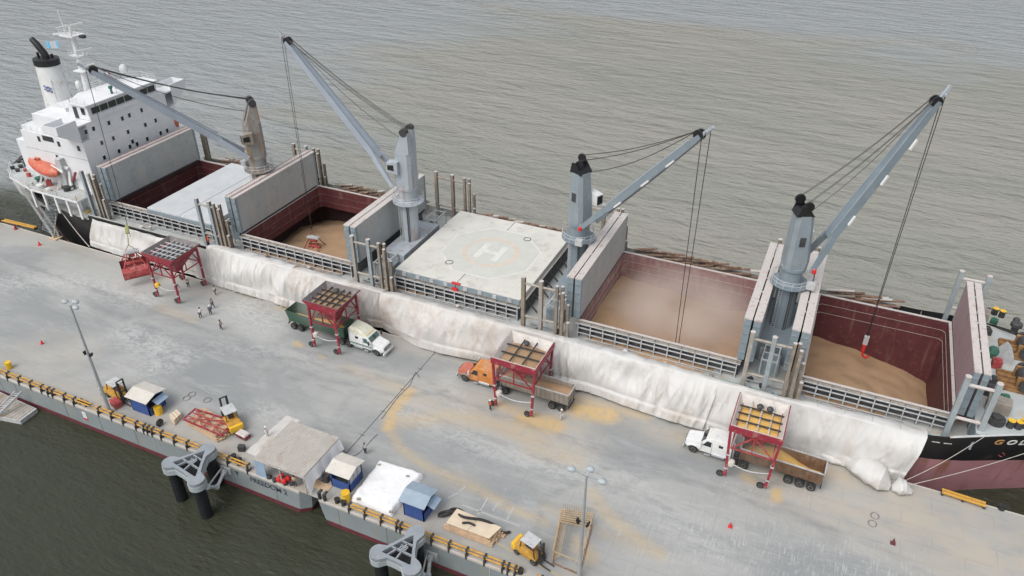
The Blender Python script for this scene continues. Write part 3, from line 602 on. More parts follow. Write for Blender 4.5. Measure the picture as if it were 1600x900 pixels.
# crossdeck houses and fittings
def crossdeck(xc, m, light):
    q = MB(); q.bx(xc-1.9, xc+1.9, 84.5, 95.5, ZD, 7.5); h = q.build('machinery_house', M_[m], ship, bevel=.05)
    q = MB(); q.bx(xc-1.5, xc-.7, 84.44, 84.5, ZD+.1, 6.9); q.build('door', M_['stay'], h)
    q = MB(); q.bx(xc-1.2, xc+1.2, 81.6, 84.2, ZD, 6.6); q.build('equipment_box', M_['coverend'], ship, bevel=.04)
    for yy0, yy1 in ((80.6, 84.3), (95.8, 99.5)):
        for dx in (-.9, .9):
            q = MB(); q.bar((xc+dx, yy0, 7.7), (xc+dx, yy1, 7.7), .16); q.bar((xc+dx, yy0, 7.7), (xc+dx, yy0, ZD), .14); q.bar((xc+dx, yy1, 7.7), (xc+dx, yy1, ZD), .14); q.build('support_frame', M_['stay'], ship)
        for k in range(3):
            yy = yy0+.2+k*(yy1-yy0-.4)/2; q = MB(); q.bar((xc-.9, yy, 7.7), (xc+.9, yy, 7.7), .14); q.build('support_frame', M_['stay'], ship)
    for k in range(4):
        q = MB(); yy = random.uniform(96.5, 99.5); q.lathe((xc+random.uniform(-1.6,1.6), yy, ZD), [(.35,0),(.35,.7),(.5,.9),(.3,1.1)], 10); q.build('vent', M_['dark'], ship)
    for k in range(5):
        q = MB(); q.box((xc+random.uniform(-2.1,2.1), random.uniform(77.5,79.9), ZD+.25), (random.uniform(.3,.8), random.uniform(.3,.6), .5), rz=random.random()); q.build('deck_fitting', M_['dark' if k % 2 else 'coverend'], ship)
    for zz in (.5,):
        q = MB(); q.bar((xc-2.6, 79.4, ZD+.35), (xc+2.8, 79.4, ZD+.35), .14); q.build('pipe', M_['stay'], ship)
for xc, m in ((-86.4,'cranelight'),(-57.9,'cranelight'),(-30.3,'craneblue'),(-1.8,'craneblue')): crossdeck(xc, m, 0)
# stanchions: posts near and far side
def post(x, y, h, w_, mat, name='stanchion', dx=0, dy=0):
    q = MB()
    q.bx(x-w_/2, x+w_/2, y-w_/2, y-w_/2+.07, ZD, ZD+h); q.bx(x-w_/2, x+w_/2, y+w_/2-.07, y+w_/2, ZD, ZD+h); q.bx(x-.05, x+.05, y-w_/2+.07, y+w_/2-.07, ZD, ZD+h)
    if w_ > .4: q.bx(x-w_/2, x-w_/2+.05, y-w_/2+.075, y+w_/2-.075, ZD, ZD+h)
    o = q.build(name, M_[mat], ship)
    q = MB(); q.cyl((x, y, ZD+h+.04), w_*.62, .08, 10); q.build('post_cap', M_['trim'], o)
    return o
def cluster(xc, y, mats, offs=(-3.1, -.6, 1.9), h=8.4, bundle=(4, 7.6, 5.5, 3.2, 1.6), rusty=True):
    n = len(offs)
    for k, dx in enumerate(offs):
        if k < n-1 or not bundle: post(xc+dx, y, h, .5, mats[k])
    x = xc+offs[-1]
    if bundle:
        for j, bh in enumerate((h, h-.3, bundle[1], bundle[2], bundle[3])):
            post(x+j*.42-.2+.1*(j % 2), y+(.35 if j % 2 else -.3), bh, .38, 'postrust' if rusty or j % 2 == 0 else 'post')
    for z in (ZD+2.4, ZD+h-.9):
        q = MB(); q.tube([(xc+offs[0], y, z), (xc+offs[-1], y, z)], .17, 8); q.build('cross_pipe', M_['trim' if not rusty else 'post'], ship)
cluster(-86.1, 78.0, ('postblue','postblue','postrust'), (-2.9,-.4,1.0))
cluster(-57.6, 78.0, ('post','postblue','postrust'), (-2.6,.1,2.2))
cluster(-30.4, 78.0, ('postrust','post','postrust'))
cluster(-1.1, 78.0, ('post','postblue','postrust'))
post(-113.9, 78.0, 8.4, .5, 'postblue')
for j, bh in enumerate((8.4, 8.0, 7.6, 6.5, 4)): post(-111.9+j*.45, 78.0+(.3 if j % 2 else -.3), bh, .38, 'postrust' if j in (1, 2) else 'post')
cluster(-86.3, 102.3, ('postrust','postblue','postrust'), (-3,-.3,1.8)); cluster(-57.2, 102.3, ('post','postrust','postrust'), (-2.9,.2,2.8)); cluster(-30.0, 102.3, ('post','postrust','postrust')); cluster(-1.4, 102.3, ('postrust','post','postrust'))
for x in (-113.4,): post(x, 102.3, 8.2, .45, 'postblue')
for j, bh in enumerate((8.2, 7.9, 7.4)): post(-111.2+j*.45, 102.3, bh, .38, 'postrust')
def leanpost(x0, y, x1): # bow pair
    for xx in (x0, x1):
        q = MB(); q.bar((xx, y, ZD if xx < 20 else 7.3), (xx, y, ZD+9), .55); o = q.build('stanchion', M_['postblue'], ship); q = MB(); q.cyl((xx, y, ZD+9.05), .34, .1, 10); q.build('post_cap', M_['trim'], o)
    for z in (ZD+3.4, ZD+8):
        q = MB(); q.tube([(x0, y, z), (x1, y, z)], .2, 8); q.build('cross_pipe', M_['trim'], ship)
leanpost(18.2, 78.4, 21.2); leanpost(18.4, 102.2, 21.6)
# far side timber left along the bulwark
def timber(x0, x1, n, label):
    t = thing('timber_pile', label, 'timber', ((x0+x1)/2, 101.6, ZD), 0, 'timber lying along the far bulwark of the ship')
    for row, (y, z, L_) in enumerate(((103.15, 6.25, 4.4), (102.7, 6.5, 4.0), (102.2, 5.9, 4.2), (101.7, 5.3, 4.0))):
        m_ = max(4, int((x1-x0)/1.55))
        for k in range(m_):
            x = x0+1.5+(x1-x0-3)*(k+random.uniform(.3,.7))/m_; l = L_*random.uniform(.7,1.05); r_ = random.random()
            q = MB(); q.bar((x-l/2, y+random.uniform(-.12,.12), z+random.uniform(-.1,.1)), (x+l/2, y+random.uniform(-.15,.15), z+random.uniform(.45,.85)), random.uniform(.28,.5), random.uniform(.10,.2))
            q.build('plank', M_['timberrust' if r_ < (.55 if row < 2 else .9) else 'trim' if r_ < .8 else 'postrust'], t)
for (x0, x1, n, lb) in ((-82,-62,40,'brown timber heaped beyond the hold where the red grab works'),(-54,-34,40,'overlapping brown planks beyond the landing pad hatch'),(-26,-6,34,'pale and brown planks beyond the dusty hold'),(3,13,26,'broken brown timber beyond the foremost hold'),(-110,-92,24,'brown timber beyond the aftmost hold')): timber(x0, x1, n, lb)

# small fittings and a pipe run along the side deck
for x0_, x1_ in ((-110,-90),(-81,-64),(-54,-36),(-25,-7),(3,14)):
    q = MB(); q.bar((x0_, 79.2, ZD+.3), (x1_, 79.2, ZD+.3), .12); q.bar((x0_, 79.0, ZD+.18), (x1_, 79.0, ZD+.18), .08); q.build('pipe', M_['stay'], ship)
    for k in range(5):
        x = x0_+(x1_-x0_)*random.random(); y = random.uniform(77.0, 78.8); q = MB()
        if k % 2: q.lathe((x, y, ZD), [(.22,0),(.2,.5),(.3,.55),(.3,.75),(.1,.85)], 9)
        else: q.box((x, y, ZD+.2), (random.uniform(.4,.9), .4, .4), rz=random.random()*.4)
        q.build('deck_fitting', M_[random.choice(('stay','dark','whiteclean','postrust','trim'))], ship)
# ---------------- deck cranes ----------------
def crane(xc, tip, hook, mp, mh, mj, label, sheave='dark', hinge_z=17.6, boxes=True, twin=.18, toph=25.0):
    c = bpy.data.objects.new('crane', None); sc.collection.objects.link(c); c.parent = ship
    base = Vector((xc, CY, ZD)); c.location = base-ship.location; c['label'] = label
    tip = Vector(tip); d = Vector((tip.x-xc, tip.y-CY, 0)); d.normalize(); s = Vector((-d.y, d.x, 0)); Z = Vector((0,0,1))
    def W(a, b_, z): return Vector((xc, CY, 0)) + d*a + s*b_ + Z*z
    q = MB(); q.lathe((xc, CY, 0), [(1.6,ZD),(1.5,7),(1.36,7.6),(1.36,13.9),(1.5,14.0),(1.5,14.2),(1.38,14.3),(1.38,16.0),(1.6,16.1),(1.6,16.5)], 12)
    q.build('pedestal', M_[mp], c, smooth='auto')
    q = MB(); q.lathe((xc, CY, 0), [(1.55,13.95),(2.4,13.95),(2.4,14.02),(1.55,14.02)], 16); q.build('platform', M_[mp], c)
    q = MB()
    for z in (14.6, 15.1):
        q.tube([(xc+2.36*math.cos(t*PI/10), CY+2.36*math.sin(t*PI/10), z) for t in range(21)], .035, 4, False)
    for k in range(14):
        t = 2*PI*k/14; q.bar((xc+2.36*math.cos(t), CY+2.36*math.sin(t), 14.05), (xc+2.36*math.cos(t), CY+2.36*math.sin(t), 15.1), .06)
    q.build('platform_railing', M_['stay'], c)
    q = MB(); t0 = -2.2
    for dx in (-.2, .2): q.bar((xc-.75+dx, CY-1.45, 7.5), (xc-.75+dx, CY-1.45, 14), .05)
    for k in range(20): q.bar((xc-.95, CY-1.45, 7.7+k*.32), (xc-.55, CY-1.45, 7.7+k*.32), .04)
    q.build('ladder', M_['stay'], c); q = MB(); q.bar((xc+.5, CY-1.42, 7.5), (xc+.5, CY-1.42, 13.9), .12); q.bar((xc+.75, CY-1.36, 7.5), (xc+.75, CY-1.36, 13.9), .07); q.build('cable_duct', M_['dark'], c)
    # slewing house, leaning top
    def rg(z, f, b_, w_, ch=.45): return [W(f, w_-ch, z), W(f-ch, w_, z), W(b_+ch, w_, z), W(b_, w_-ch, z), W(b_, -w_+ch, z), W(b_+ch, -w_, z), W(f-ch, -w_, z), W(f, -w_+ch, z)]
    q = MB(); q.loft([rg(16.5, 1.35, -1.35, 1.3), rg(17.6, 1.45, -1.4, 1.36), rg(toph-2.2, .95, -1.3, 1.2), rg(toph-1.2, .8, -1.25, 1.15)] if sheave != 'grey' else [rg(16.5, 1.4, -1.4, 1.36), rg(17.6, 1.5, -1.45, 1.42), rg(toph-3.0, 1.2, -1.4, 1.36)]); tw = q.build('tower', M_[mh], c, smooth='auto')
    if sheave == 'grey':
        for sd_ in (-1, 1):
            q = MB(); q.extr([W(1.0, sd_*1.3, toph-3.0), W(-1.32, sd_*1.3, toph-3.0), W(-1.2, sd_*1.2, toph+.2), W(-.2, sd_*1.2, toph+.2)], s*(-sd_*.75)); q.build('head_cheek', M_[mh], c)
            q = MB(); q.tube([W(-.6, sd_*1.3, toph+.25), W(-.6, sd_*.5, toph+.25)], .6, 14); q.build('sheave', M_['dark'], c)
        q = MB(); q.extr([W(-1.3, 1.2, toph-3.0), W(-1.3, -1.2, toph-3.0), W(-1.1, -1.0, toph-.6), W(-1.1, 1.0, toph-.6)], d*.12); q.build('head_plate', M_[mh], c)
    else:
        q = MB()
        for sd_ in (-1, 1): q.extr([W(.8, 1.12*sd_, toph-1.25), W(-1.22, 1.12*sd_, toph-1.25), W(-.95, 1.1*sd_, toph+.1), W(-.35, 1.1*sd_, toph+.15)], s*(-.23*sd_))
        q.extr([W(.8, -1.0, toph-1.3), W(-1.4, -1.0, toph-1.3), W(-.9, -1.0, toph-.5), W(.3, -1.0, toph-.6)], s*2.0)
        q.build('head_cheek', M_['black'], c)
        for sd2, aa, zz in ((.62, -.75, toph+.35), (-.62, .0, toph-.15)):
            q = MB(); q.tube([W(aa, sd2-.16, zz), W(aa, sd2+.16, zz)], .62, 14); o = q.build('sheave', M_['black'], c)
    # windows and rust hatch
    q = MB(); q.add([W(-.45, -1.46, 19.6)-s*.06, W(.25, -1.44, 19.6)-s*.06, W(.2, -1.40, 21.0)-s*.06, W(-.45, -1.42, 21.0)-s*.06], [(0,1,2,3)]); 
    q = MB(); q.extr([W(-.45, -1.38, 19.8), W(.25, -1.38, 19.8), W(.25, -1.34, 21.0), W(-.45, -1.34, 21.0)], s*.3); q.build('window', M_['dark'], c)
    q = MB(); q.extr([W(-.45, 1.38, 19.8), W(.25, 1.38, 19.8), W(.25, 1.34, 21.0), W(-.45, 1.34, 21.0)], -s*.3); q.build('window', M_['dark'], c)
    # operator cab on the side of the jib
    for_ = 1.5
    q = MB(); ca = [W(.3, .9, 18.9), W(2.1, .9, 19.2), W(2.1, .9, 20.7), W(.3, .9, 20.9)]; q.extr(ca, s*1.2); cb = q.build('cab', M_['whiteclean' if boxes else mh], c, bevel=.05)
    q = MB(); q.extr([W(1.6, 1.0, 19.2), W(2.15, 1.0, 19.3), W(2.15, 1.0, 20.5), W(1.6, 1.0, 20.6)], s*1.0); q.build('cab_window', M_['glass'], c)
    q = MB(); q.extr([W(.9, .94, 19.5), W(1.9, .94, 19.6), W(1.9, .94, 20.3), W(.9, .94, 20.4)], s*1.21); q.build('cab_window', M_['glass'], c)
    # red drum on a bracket
    r0 = W(1.9, -1.9, 16.6); q = MB(); q.bar(W(1.2, -1.2, 16.9), r0+Z*.3, .08); q.build('bracket', M_['stay'], c)
    q = MB(); q.lathe(r0, [(.15,-.28),(.27,-.2),(.27,.24),(.15,.3)], 10); q.build('red_drum', M_['redbright'], c)
    q = MB(); q.bx(r0.x-.5, r0.x+.5, r0.y-.4, r0.y+.4, 14.15, 15.0); q.build('winch_box', M_['stay'], c)
    # jib
    H0 = W(1.75, 0, hinge_z); jd = (tip-H0); Lj = jd.length; jd.normalize(); ju = s.cross(jd); ju = -ju if ju.z < 0 else ju
    def J(a, b_, u_): return H0 + jd*a + s*b_ + ju*u_
    def jr(a, w_, h_): return [J(a, -w_/2, -h_/2), J(a, w_/2, -h_/2), J(a, w_/2, h_/2), J(a, -w_/2, h_/2)]
    q = MB(); q.loft([jr(4.2, 1.95, .6), jr(6.0, 1.55, .95), jr(Lj*.55, 1.3, 1.0), jr(Lj*.9, .85, .75), jr(Lj-1.0, .8, .6)]); jb = q.build('jib', M_[mj], c, bevel=.04)
    q = MB()
    for sd_ in (-1, 1): q.loft([[J(-.3, sd_*1.75-.16, -.3), J(-.3, sd_*1.75+.16, -.3), J(-.3, sd_*1.75+.16, .3), J(-.3, sd_*1.75-.16, .3)], [J(4.6, sd_*.86-.2, -.4), J(4.6, sd_*.86+.2, -.4), J(4.6, sd_*.86+.2, .4), J(4.6, sd_*.86-.2, .4)]])
    q.build('jib_fork', M_[mj], c)
    q = MB()
    for sd_ in (-.75, .75): q.bar(J(5, sd_, .62), J(Lj*.9, sd_*.6, .48), .05, .12)
    q.build('jib_rail', M_['jiblight' if mj != 'jiblight' else 'craneblue'], c)
    for fr in (.28, .52, .72):
        q = MB()
        if boxes: q.bar(J(Lj*fr, -.92, -.45), J(Lj*fr+1.3, -.82, -.45), .26, .22)
        else: q.bar(J(Lj*fr, -.9, -.6), J(Lj*fr+.7, -.9, -.6), .3, .3)
        q.build('floodlight', M_['whiteclean' if boxes else 'dark'], c)
    q = MB(); q.bar(J(Lj-1.6, 0, 0), J(Lj+.9, 0, 0), .35, .35); q.bar(J(Lj-.2, -.5, 0), J(Lj-.2, .5, 0), .25); q.build('jib_head', M_['cranelight' if mj != 'cranerust' else 'trim'], c)
    for b_ in (-.28, .28):
        q = MB(); a = J(Lj-1.2, b_-.12, .25); q.tube([a, J(Lj-1.2, b_+.12, .25)], .62, 12); q.build('sheave', M_['black'], c)
    # topping wires
    for k, (sb, ab, zb_) in enumerate(((-.85, -.1, toph+.55), (-.55, -.1, toph+.5), (.55, -.6, toph+.85), (.85, -.6, toph+.8), (.0, .5, toph-1.2))):
        a = W(ab, sb, zb_); b_ = J(Lj-1.3, (sb)*.45, .75); n = 8; sag = .55 if k < 4 else 1.0
        pts = [a.lerp(b_, i/n) - Z*sag*math.sin(PI*i/n) for i in range(n+1)]
        q = MB(); q.tube(pts, .045, 4); q.build('topping_wire', M_['wire'], c)
    hook = Vector(hook)
    for k in (-1, 1):
        a = J(Lj-.3, k*twin*1.6, -.1); q = MB(); q.tube([a, hook+s*k*twin*.5], .045, 4); q.build('hoist_wire', M_['wire'], c)
    return c
ck = {}
T1, T2, T3, T4 = Vector((-99.5,73.5,33.6)), Vector((-76.4,88.7,36.9)), Vector((-13.5,82.3,34.9)), Vector((9.4,95.2,38.5))
crane(-86.4, T1, (-99.9,73.1,6.5), 'cranerust', 'cranerust', 'jiblight', 'rust-streaked crane with its jib swung out over the quay', 'grey', hinge_z=17.0, boxes=False)
crane(-57.9, T2, (-76.4,88.7,5.2), 'cranelight', 'cranelight', 'jiblight', 'light grey crane with its jib raised high over the second hold', 'grey', hinge_z=17.0, boxes=False)
crane(-30.3, T3, (-13.2,81.2,-2.0), 'craneblue', 'craneclean', 'craneblue', 'blue-grey crane between the landing pad and the dusty hold', hinge_z=16.6, twin=.5)
crane(-1.8, T4, (9.2,95.2,5.2), 'craneblue', 'craneclean', 'craneblue', 'foremost blue-grey crane with its jib raised over the bow hold', hinge_z=16.6)
# ---------------- accommodation and bridge ----------------
FXX = -114.0
def Q(px, py, X=FXX, Y=None):
    d = FW + (px-800)/FPX*RT - (py-450)/FPX*UP
    t = X/d.x if Y is None else Y/d.y
    return Vector((d.x*t, d.y*t, HC+d.z*t))
acc = MB(); acc.bx(-129, FXX, 79.9, 100.2, ZD, 17.4); acc.bx(-127, FXX, 81.5, 98.6, 17.4, 20.0); A = acc.build('accommodation', M_['white'], ship, bevel=.05)
q = MB(); q.prism([(-118.6,82.6),(FXX-.1,82.6),(FXX-.1,97.2),(-118.6,97.2)], 20.3, 22.75); B = q.build('wheelhouse', M_['white'], ship, bevel=.05)
q = MB(); q.prism([(-118.8,83.5),(-117.6,82.2),(FXX+.25,82.2),(FXX+.25,97.6),(-117.6,97.8),(-120.4,95.5),(-120.6,86.5)], 22.75, 22.95); q.build('wheelhouse_roof', M_['white'], ship)
q = MB(); q.bx(-119.5, FXX+.0, 79.9, 100.2, 20.0, 20.25)
# bridge wings with raked bulwarks
q.bx(-117.2, FXX-.02, 76.3, 79.9, 19.95, 20.25); q.bx(-117.2, FXX-.02, 100.2, 103.8, 19.95, 20.25)
q.build('bridge_deck', M_['white'], ship)
for sgn, y0, y1 in ((-1, 79.9, 76.2), (1, 100.2, 103.9)):
    q = MB(); q.extr([(FXX, y0, 17.4), (FXX, y1, 19.9), (FXX, y1, 21.3), (FXX, y0, 21.3)], (-.12, 0, 0)); q.extr([(-117.2, y0, 17.6), (-117.2, y1, 19.9), (-117.2, y1, 21.2), (-117.2, y0, 21.2)], (-.10, 0, 0)); q.extr([(FXX-.12, y1, 19.9), (-117.2, y1, 19.9), (-117.2, y1, 21.25), (FXX-.12, y1, 21.25)], (0, -sgn*.1, 0)); q.extr([(FXX-.12, y1, 19.9), (-117.2, y1, 19.9), (-117.2, y0, 17.5), (FXX-.12, y0, 17.5)], (0, 0, -.08)); q.build('bridge_wing', M_['white'], ship)
q = MB(); q.bx(FXX-.0, FXX+.10, 82.6, 97.2, 20.25, 21.05); q.build('bridge_front', M_['white'], ship)
n = 8
wl = (83.2, 96.9)
for k in range(n):
    y0 = wl[0]+(wl[1]-wl[0])*k/n+.12; y1 = wl[0]+(wl[1]-wl[0])*(k+1)/n-.12
    q = MB(); q.bx(FXX-.12, FXX-.02+.06, y0, y1, 21.25, 22.25); q.build('window', M_['glass'], B)
q = MB(); q.bx(-115.6, -114.8, 82.52, 82.62, 21.2, 22.3); q.build('window', M_['glass'], B); q = MB(); q.bx(-117.4, -116.6, 82.5, 82.62, 20.4, 22.3); q.build('door', M_['dark'], B)
for px_, py_ in ((134,206),(146,201),(170,192),(177,216),(159,223),(163,246),(186,236),(191,185),(202,180),(221,172),(243,164),(200,206),(227,195),(243,188),(207,221),(214,225),(203,229),(230,217),(251,208),(261,204)):
    p = Q(px_, py_); q = MB(); q.bx(FXX, FXX+.05, p.y-.24, p.y+.24, p.z-.36, p.z+.36); w_ = q.build('window', M_['glass'], A)
    q = MB(); q.bx(FXX+.0, FXX+.09, p.y-.30, p.y+.30, p.z+.38, p.z+.44); q.build('window_hood', M_['white'], A)
for px_, py_, wd in ((61,217,.3),(75,217,1.3),(92,225,.3),(123,232,.3),(90,246,.3)):
    p = Q(px_, py_, Y=79.9); q = MB(); q.bx(p.x-wd, p.x+wd, 79.84, 79.93, p.z-.45, p.z+.45); q.build('window', M_['glass'], A)
# doors, pipes and ladders on the side of the block
q = MB(); q.bx(-119.5, -118.6, 79.82, 79.9, 8.4, 10.4); q.build('door', M_['stay'], A)
q = MB(); q.bx(-121.2,-119.9,78.9,79.9,8.3,13.8); q.build('casing', M_['stay'], ship, bevel=.1)
# deck edges (lines between storeys)
for z in (8.2, 11.2, 14.3):
    q = MB(); q.bx(-129, -113.96, 79.83, 79.9, z, z+.08); q.build('deck_line', M_['stay'], A)
# side walkways
def railing(pts, par, mat='whiteclean', h=1.05, step=1.3, name='railing', r=.03):
    q = MB(); pts = [Vector(p) for p in pts]
    for a, b_ in zip(pts[:-1], pts[1:]):
        L_ = (b_-a).length; n = max(1, int(L_/step))
        for k in range(n+1):
            p = a.lerp(b_, k/n); q.bar(p, p+Vector((0,0,h)), r*1.5)
        for z in (h, h*.62, h*.3): q.bar(a+Vector((0,0,z)), b_+Vector((0,0,z)), r*1.2)
    return q.build(name, M_[mat], par)
railing([(-118.6, 83.6, 22.95), (-117.5, 82.4, 22.95), (FXX+.1, 82.4, 22.95)], ship); railing([(FXX+.1, 97.4, 22.95), (-117.6, 97.4, 22.95), (-120.2, 95.4, 22.95), (-120.4,86.6,22.95)], ship)
railing([(-129, 80, 17.4), (-117.4, 80, 17.4)], ship); railing([(-129, 80, 17.4), (-129, 100, 17.4)], ship)
q = MB(); q.bx(-134.5, -128.9, 82, 98, ZD, 14.0); q.bx(-134, -128, 83.5, 96.5, 14.0, 16.2); q.build('engine_casing', M_['white'], ship, bevel=.05)
q = MB(); q.bx(-127.6,-124,82.2,84.8,17.4,18.9); q.build('deck_locker', M_['cream'], ship, bevel=.06)
q = MB(); q.bx(-126,-122.2,84.5,95,17.4,20.6); q.build('deckhouse', M_['white'], ship, bevel=.05)
railing([(-126, 84.5, 20.6), (-122.2, 84.5, 20.6)], ship)
for k in range(8): q = MB(); q.box((random.uniform(-128,-120), random.uniform(81,83.5), 17.4+.4), (random.uniform(.4,1.2), .5, .8)); q.build('deck_fitting', M_['whiteclean'], ship)
# funnel
F = MB(); fx, fy = -129.0, 88.6
F.lathe((fx, fy, 0), [(2.55,16.2),(2.3,20),(1.92,26.3)], 24, 1.15, .95); f_ = F.build('funnel', M_['whiteclean'], ship, smooth='auto')
q = MB(); q.lathe((fx, fy, 0), [(1.95,26.3),(2.0,26.32),(2.0,27.35),(1.6,27.4)], 24, 1.17, .97); q.build('funnel_top', M_['black'], f_, smooth='auto')
q = MB(); q.tube([(fx+.3, fy, 27), (fx+.2, fy-.1, 28.2), (fx-.9, fy-.2, 29.8), (fx-1.7, fy-.2, 30.5)], [.62,.6,.55,.45], 12); q.build('exhaust_pipe', M_['black'], f_, smooth='auto')
for dx, dy, h_ in ((-1.1,-.4,28.3),(.9,.7,28.0),(1.0,-.5,28.1),(-.9,.8,28.0)): q = MB(); q.cyl((fx+dx, fy+dy, (27+h_)/2), .22, h_-27, 8); q.build('exhaust_pipe', M_['black'], f_)
q = MB()
for k in range(2):
    z0 = 23.0-.55*k; pts = []
    for i in range(17):
        a = -1.50+.55*i/16; R_ = 2.15+.07; 
        pts.append(Vector((fx+R_*1.17*math.cos(a), fy+R_*.97*math.sin(a), z0+.17*math.sin(i*PI/4)-.02*i)))
    q.tube(pts, .085, 4)
q.build('funnel_emblem', M_['emblem'], f_)
q = MB(); q.bx(fx+2.6, fx+6.6, 85.6, 91.5, 16.2, 19.8); q.build('casing_top', M_['white'], ship, bevel=.05)
q = MB(); q.tube([(fx+3.2, 86.2, 18),(fx+2.6, 86.4, 21.5),(fx+1.9,87,24)], .12, 6); q.bar((fx+3.3,86.0,18),(fx+2.5,86.6,24.5),.08); q.build('vent_pipe', M_['stay'], ship)
# mast with radars
mx, my = -122.6, 90.2
mst = MB(); mst.lathe((mx, my, 0), [(.75,20.5),(.55,26),(.42,31.5)], 10); mst.bx(mx-1.6, mx+1.6, my-1.3, my+1.3, 31.5, 31.75); mst.bx(mx-.9, mx+1.5, my-1, my+1, 28.2, 28.35); mst.bx(mx-.9, mx+1.5, my-1.2, my+1, 25.6, 25.75); ms = mst.build('mast', M_['white'], ship)
q = MB(); q.tube([(mx-1.2, my-.2, 31.7), (mx-1.5, my-.2, 35.6)], [.14,.06], 6); q.bar((mx-1.2, my, 31.8), (mx-.9, my, 33.2), .12); q.build('mast_pole', M_['whiteclean'], ship)
q = MB(); q.bar((mx-.9, my-1.9, 33.0), (mx+.9, my+1.9, 33.25), .22, .3); q.cyl((mx, my, 32.4), .28, 1.3, 8); q.build('radar', M_['whiteclean'], ship)
q = MB(); q.bar((mx-2.9, my-1.3, 31.7), (mx-.2, my-.1, 31.9), .3, .3); q.build('radar', M_['whiteclean'], ship)
q = MB(); q.bar((mx+1.0, my-.8, 29.2), (mx+2.3, my+1.2, 29.4), .2, .2); q.cyl((mx+1.4, my, 28.7), .25, .8, 8); q.bar((mx+.8,my-1.2,26.5),(mx+2.2,my+1.0,26.8),.2,.2); q.build('radar', M_['whiteclean'], ship)
q = MB(); q.box((mx+2.1, my+.3, 31.5), (.9,.7,.45)); q.build('search_lamp', M_['dark'], ship)
railing([(mx-1.5,my-1.2,31.75),(mx+1.5,my-1.2,31.75),(mx+1.5,my+1.2,31.75)], ship, h=.9, step=.7); railing([(mx-.8,my-1.1,28.35),(mx+1.4,my-1.1,28.35),(mx+1.4,my+.9,28.35)], ship, h=.9, step=.7)
q = MB()
for z in range(21, 31): q.bx(mx+.5, mx+.95, my-.7, my-.62, z, z+.06)
q.build('mast_ladder', M_['stay'], ship)
for px_, py_, r_ in ((193,108,.75),(168,115,.32),(122,131,.45)):
    p = P(px_, py_, 24.2); q = MB(); q.lathe(p, [(.12,-1.3),(.12,-.6),(r_*.9,-.55),(r_,0),(r_*.8,.6*r_/.75),(r_*.4,.85*r_/.75)], 14); q.build('satellite_dome', M_['whiteclean'], ship, smooth='auto')
for px_, py_, h_ in ((175,125,2.6),(183,140,1.2),(205,118,2.0),(150,136,1.4),(215,122,1.8),(140,126,2.4)):
    p = P(px_, py_+6, 22.95); q = MB(); q.tube([p, p+Vector((0,0,h_))], .05, 5); q.bx(p.x-.25,p.x+.25,p.y-.05,p.y+.05,p.z+h_*.7,p.z+h_*.7+.06); q.build('aerial', M_['redclam' if px_ == 175 else 'stay'], ship)
q = MB(); p = P(175,146,22.95); q.lathe(p, [(.25,0),(.15,.7),(.4,1.0),(.3,1.3)], 8); q.build('magnetic_compass', M_['greenb'], ship)
# flag
fl = MB(); q = MB(); p0 = Q(93, 75, Y=88.3); q.tube([p0-Vector((0,0,5)), p0+Vector((0,0,1))], .04, 4); fp = q.build('flag_halyard', M_['stay'], ship)
ft = thing('flag', 'small sky blue and white striped flag flying by the funnel', 'flag', p0)
for k, mt_ in enumerate(('flagblue','whiteclean','flagblue')):
    q = MB(); n = 4; r = []
    for i in range(n+1):
        a = (k*n+i)/(3*n)*2.3; r.append([p0+Vector((-a*.95, .25*math.sin(a*2.4)-a*.2, -.1)), p0+Vector((-a*.95+.05, .25*math.sin(a*2.4+.3)-a*.2, 1.05))])
    q.loft(r, close=False); q.build('flag_band', M_[mt_], ft)
# ---------------- stern boat deck ----------------
ZP = 8.2
sd_ = [(-138.6,CY-7.8),(-134.2,CY-11.6),(-126.4,CY-13.6),(-114.7,CY-13.8),(-114.7,CY+13.8),(-126.4,CY+13.6),(-134.2,CY+11.6),(-138.6,CY+7.8)]
q = MB(); q.prism(sd_, ZP-.25, ZP); q.build('boat_deck', M_['foc'], ship)
q = MB(); n = len(sd_)
for k in range(n-0):
    a, b_ = sd_[k], sd_[(k+1) % n]; q.bar((*a, ZP-.12), (*b_, ZP-.12), .12, .35)
q.build('deck_edge', M_['whiteclean'], ship)
railing([(-114.8,CY-13.7,ZP),(-119.5,CY-13.65,ZP)], ship); railing([(-114.8,CY-13.7,ZP),(-114.8,80.0,ZP)], ship); railing([(x, y, ZP) for x, y in sd_[:3]]+[(-119.5,CY-13.65,ZP)], ship); railing([(sd_[0][0],sd_[0][1],ZP),(sd_[7][0],sd_[7][1],ZP),(sd_[6][0],sd_[6][1],ZP)], ship)
for k, x in enumerate((-114.9,-117.6,-120.4,-123.2,-126.1)):
    q = MB(); q.bx(x-.22, x+.22, CY-13.7, CY-13.4, ZD, ZP-.25); q.build('deck_pillar', M_['whiteclean'], ship)
q = MB(); q.bx(-128, -118, 79.0, 80, ZD, ZP-.25); q.build('deckhouse_wall', M_['white'], ship)
q = MB(); q.add([(-140,CY-8,ZD-.02),(-134,CY-11,ZD-.02),(-126,CY-13,ZD-.02),(-113.2,CY-13.4,ZD-.02),(-113.2,CY+13.4,ZD-.02),(-126,CY+13,ZD-.02),(-134,CY+11,ZD-.02),(-140,CY+8,ZD-.02)], [tuple(range(8))]); q.build('aft_deck', M_['shipgrey'], ship)
q = MB(); a = P(133,333,4.86); b_ = P(144,327,4.86); q.bar((a.x,a.y,4.86),(b_.x,b_.y,4.86),.5,.06); q.build('yellow_mark', M_['yellowb'], ship)
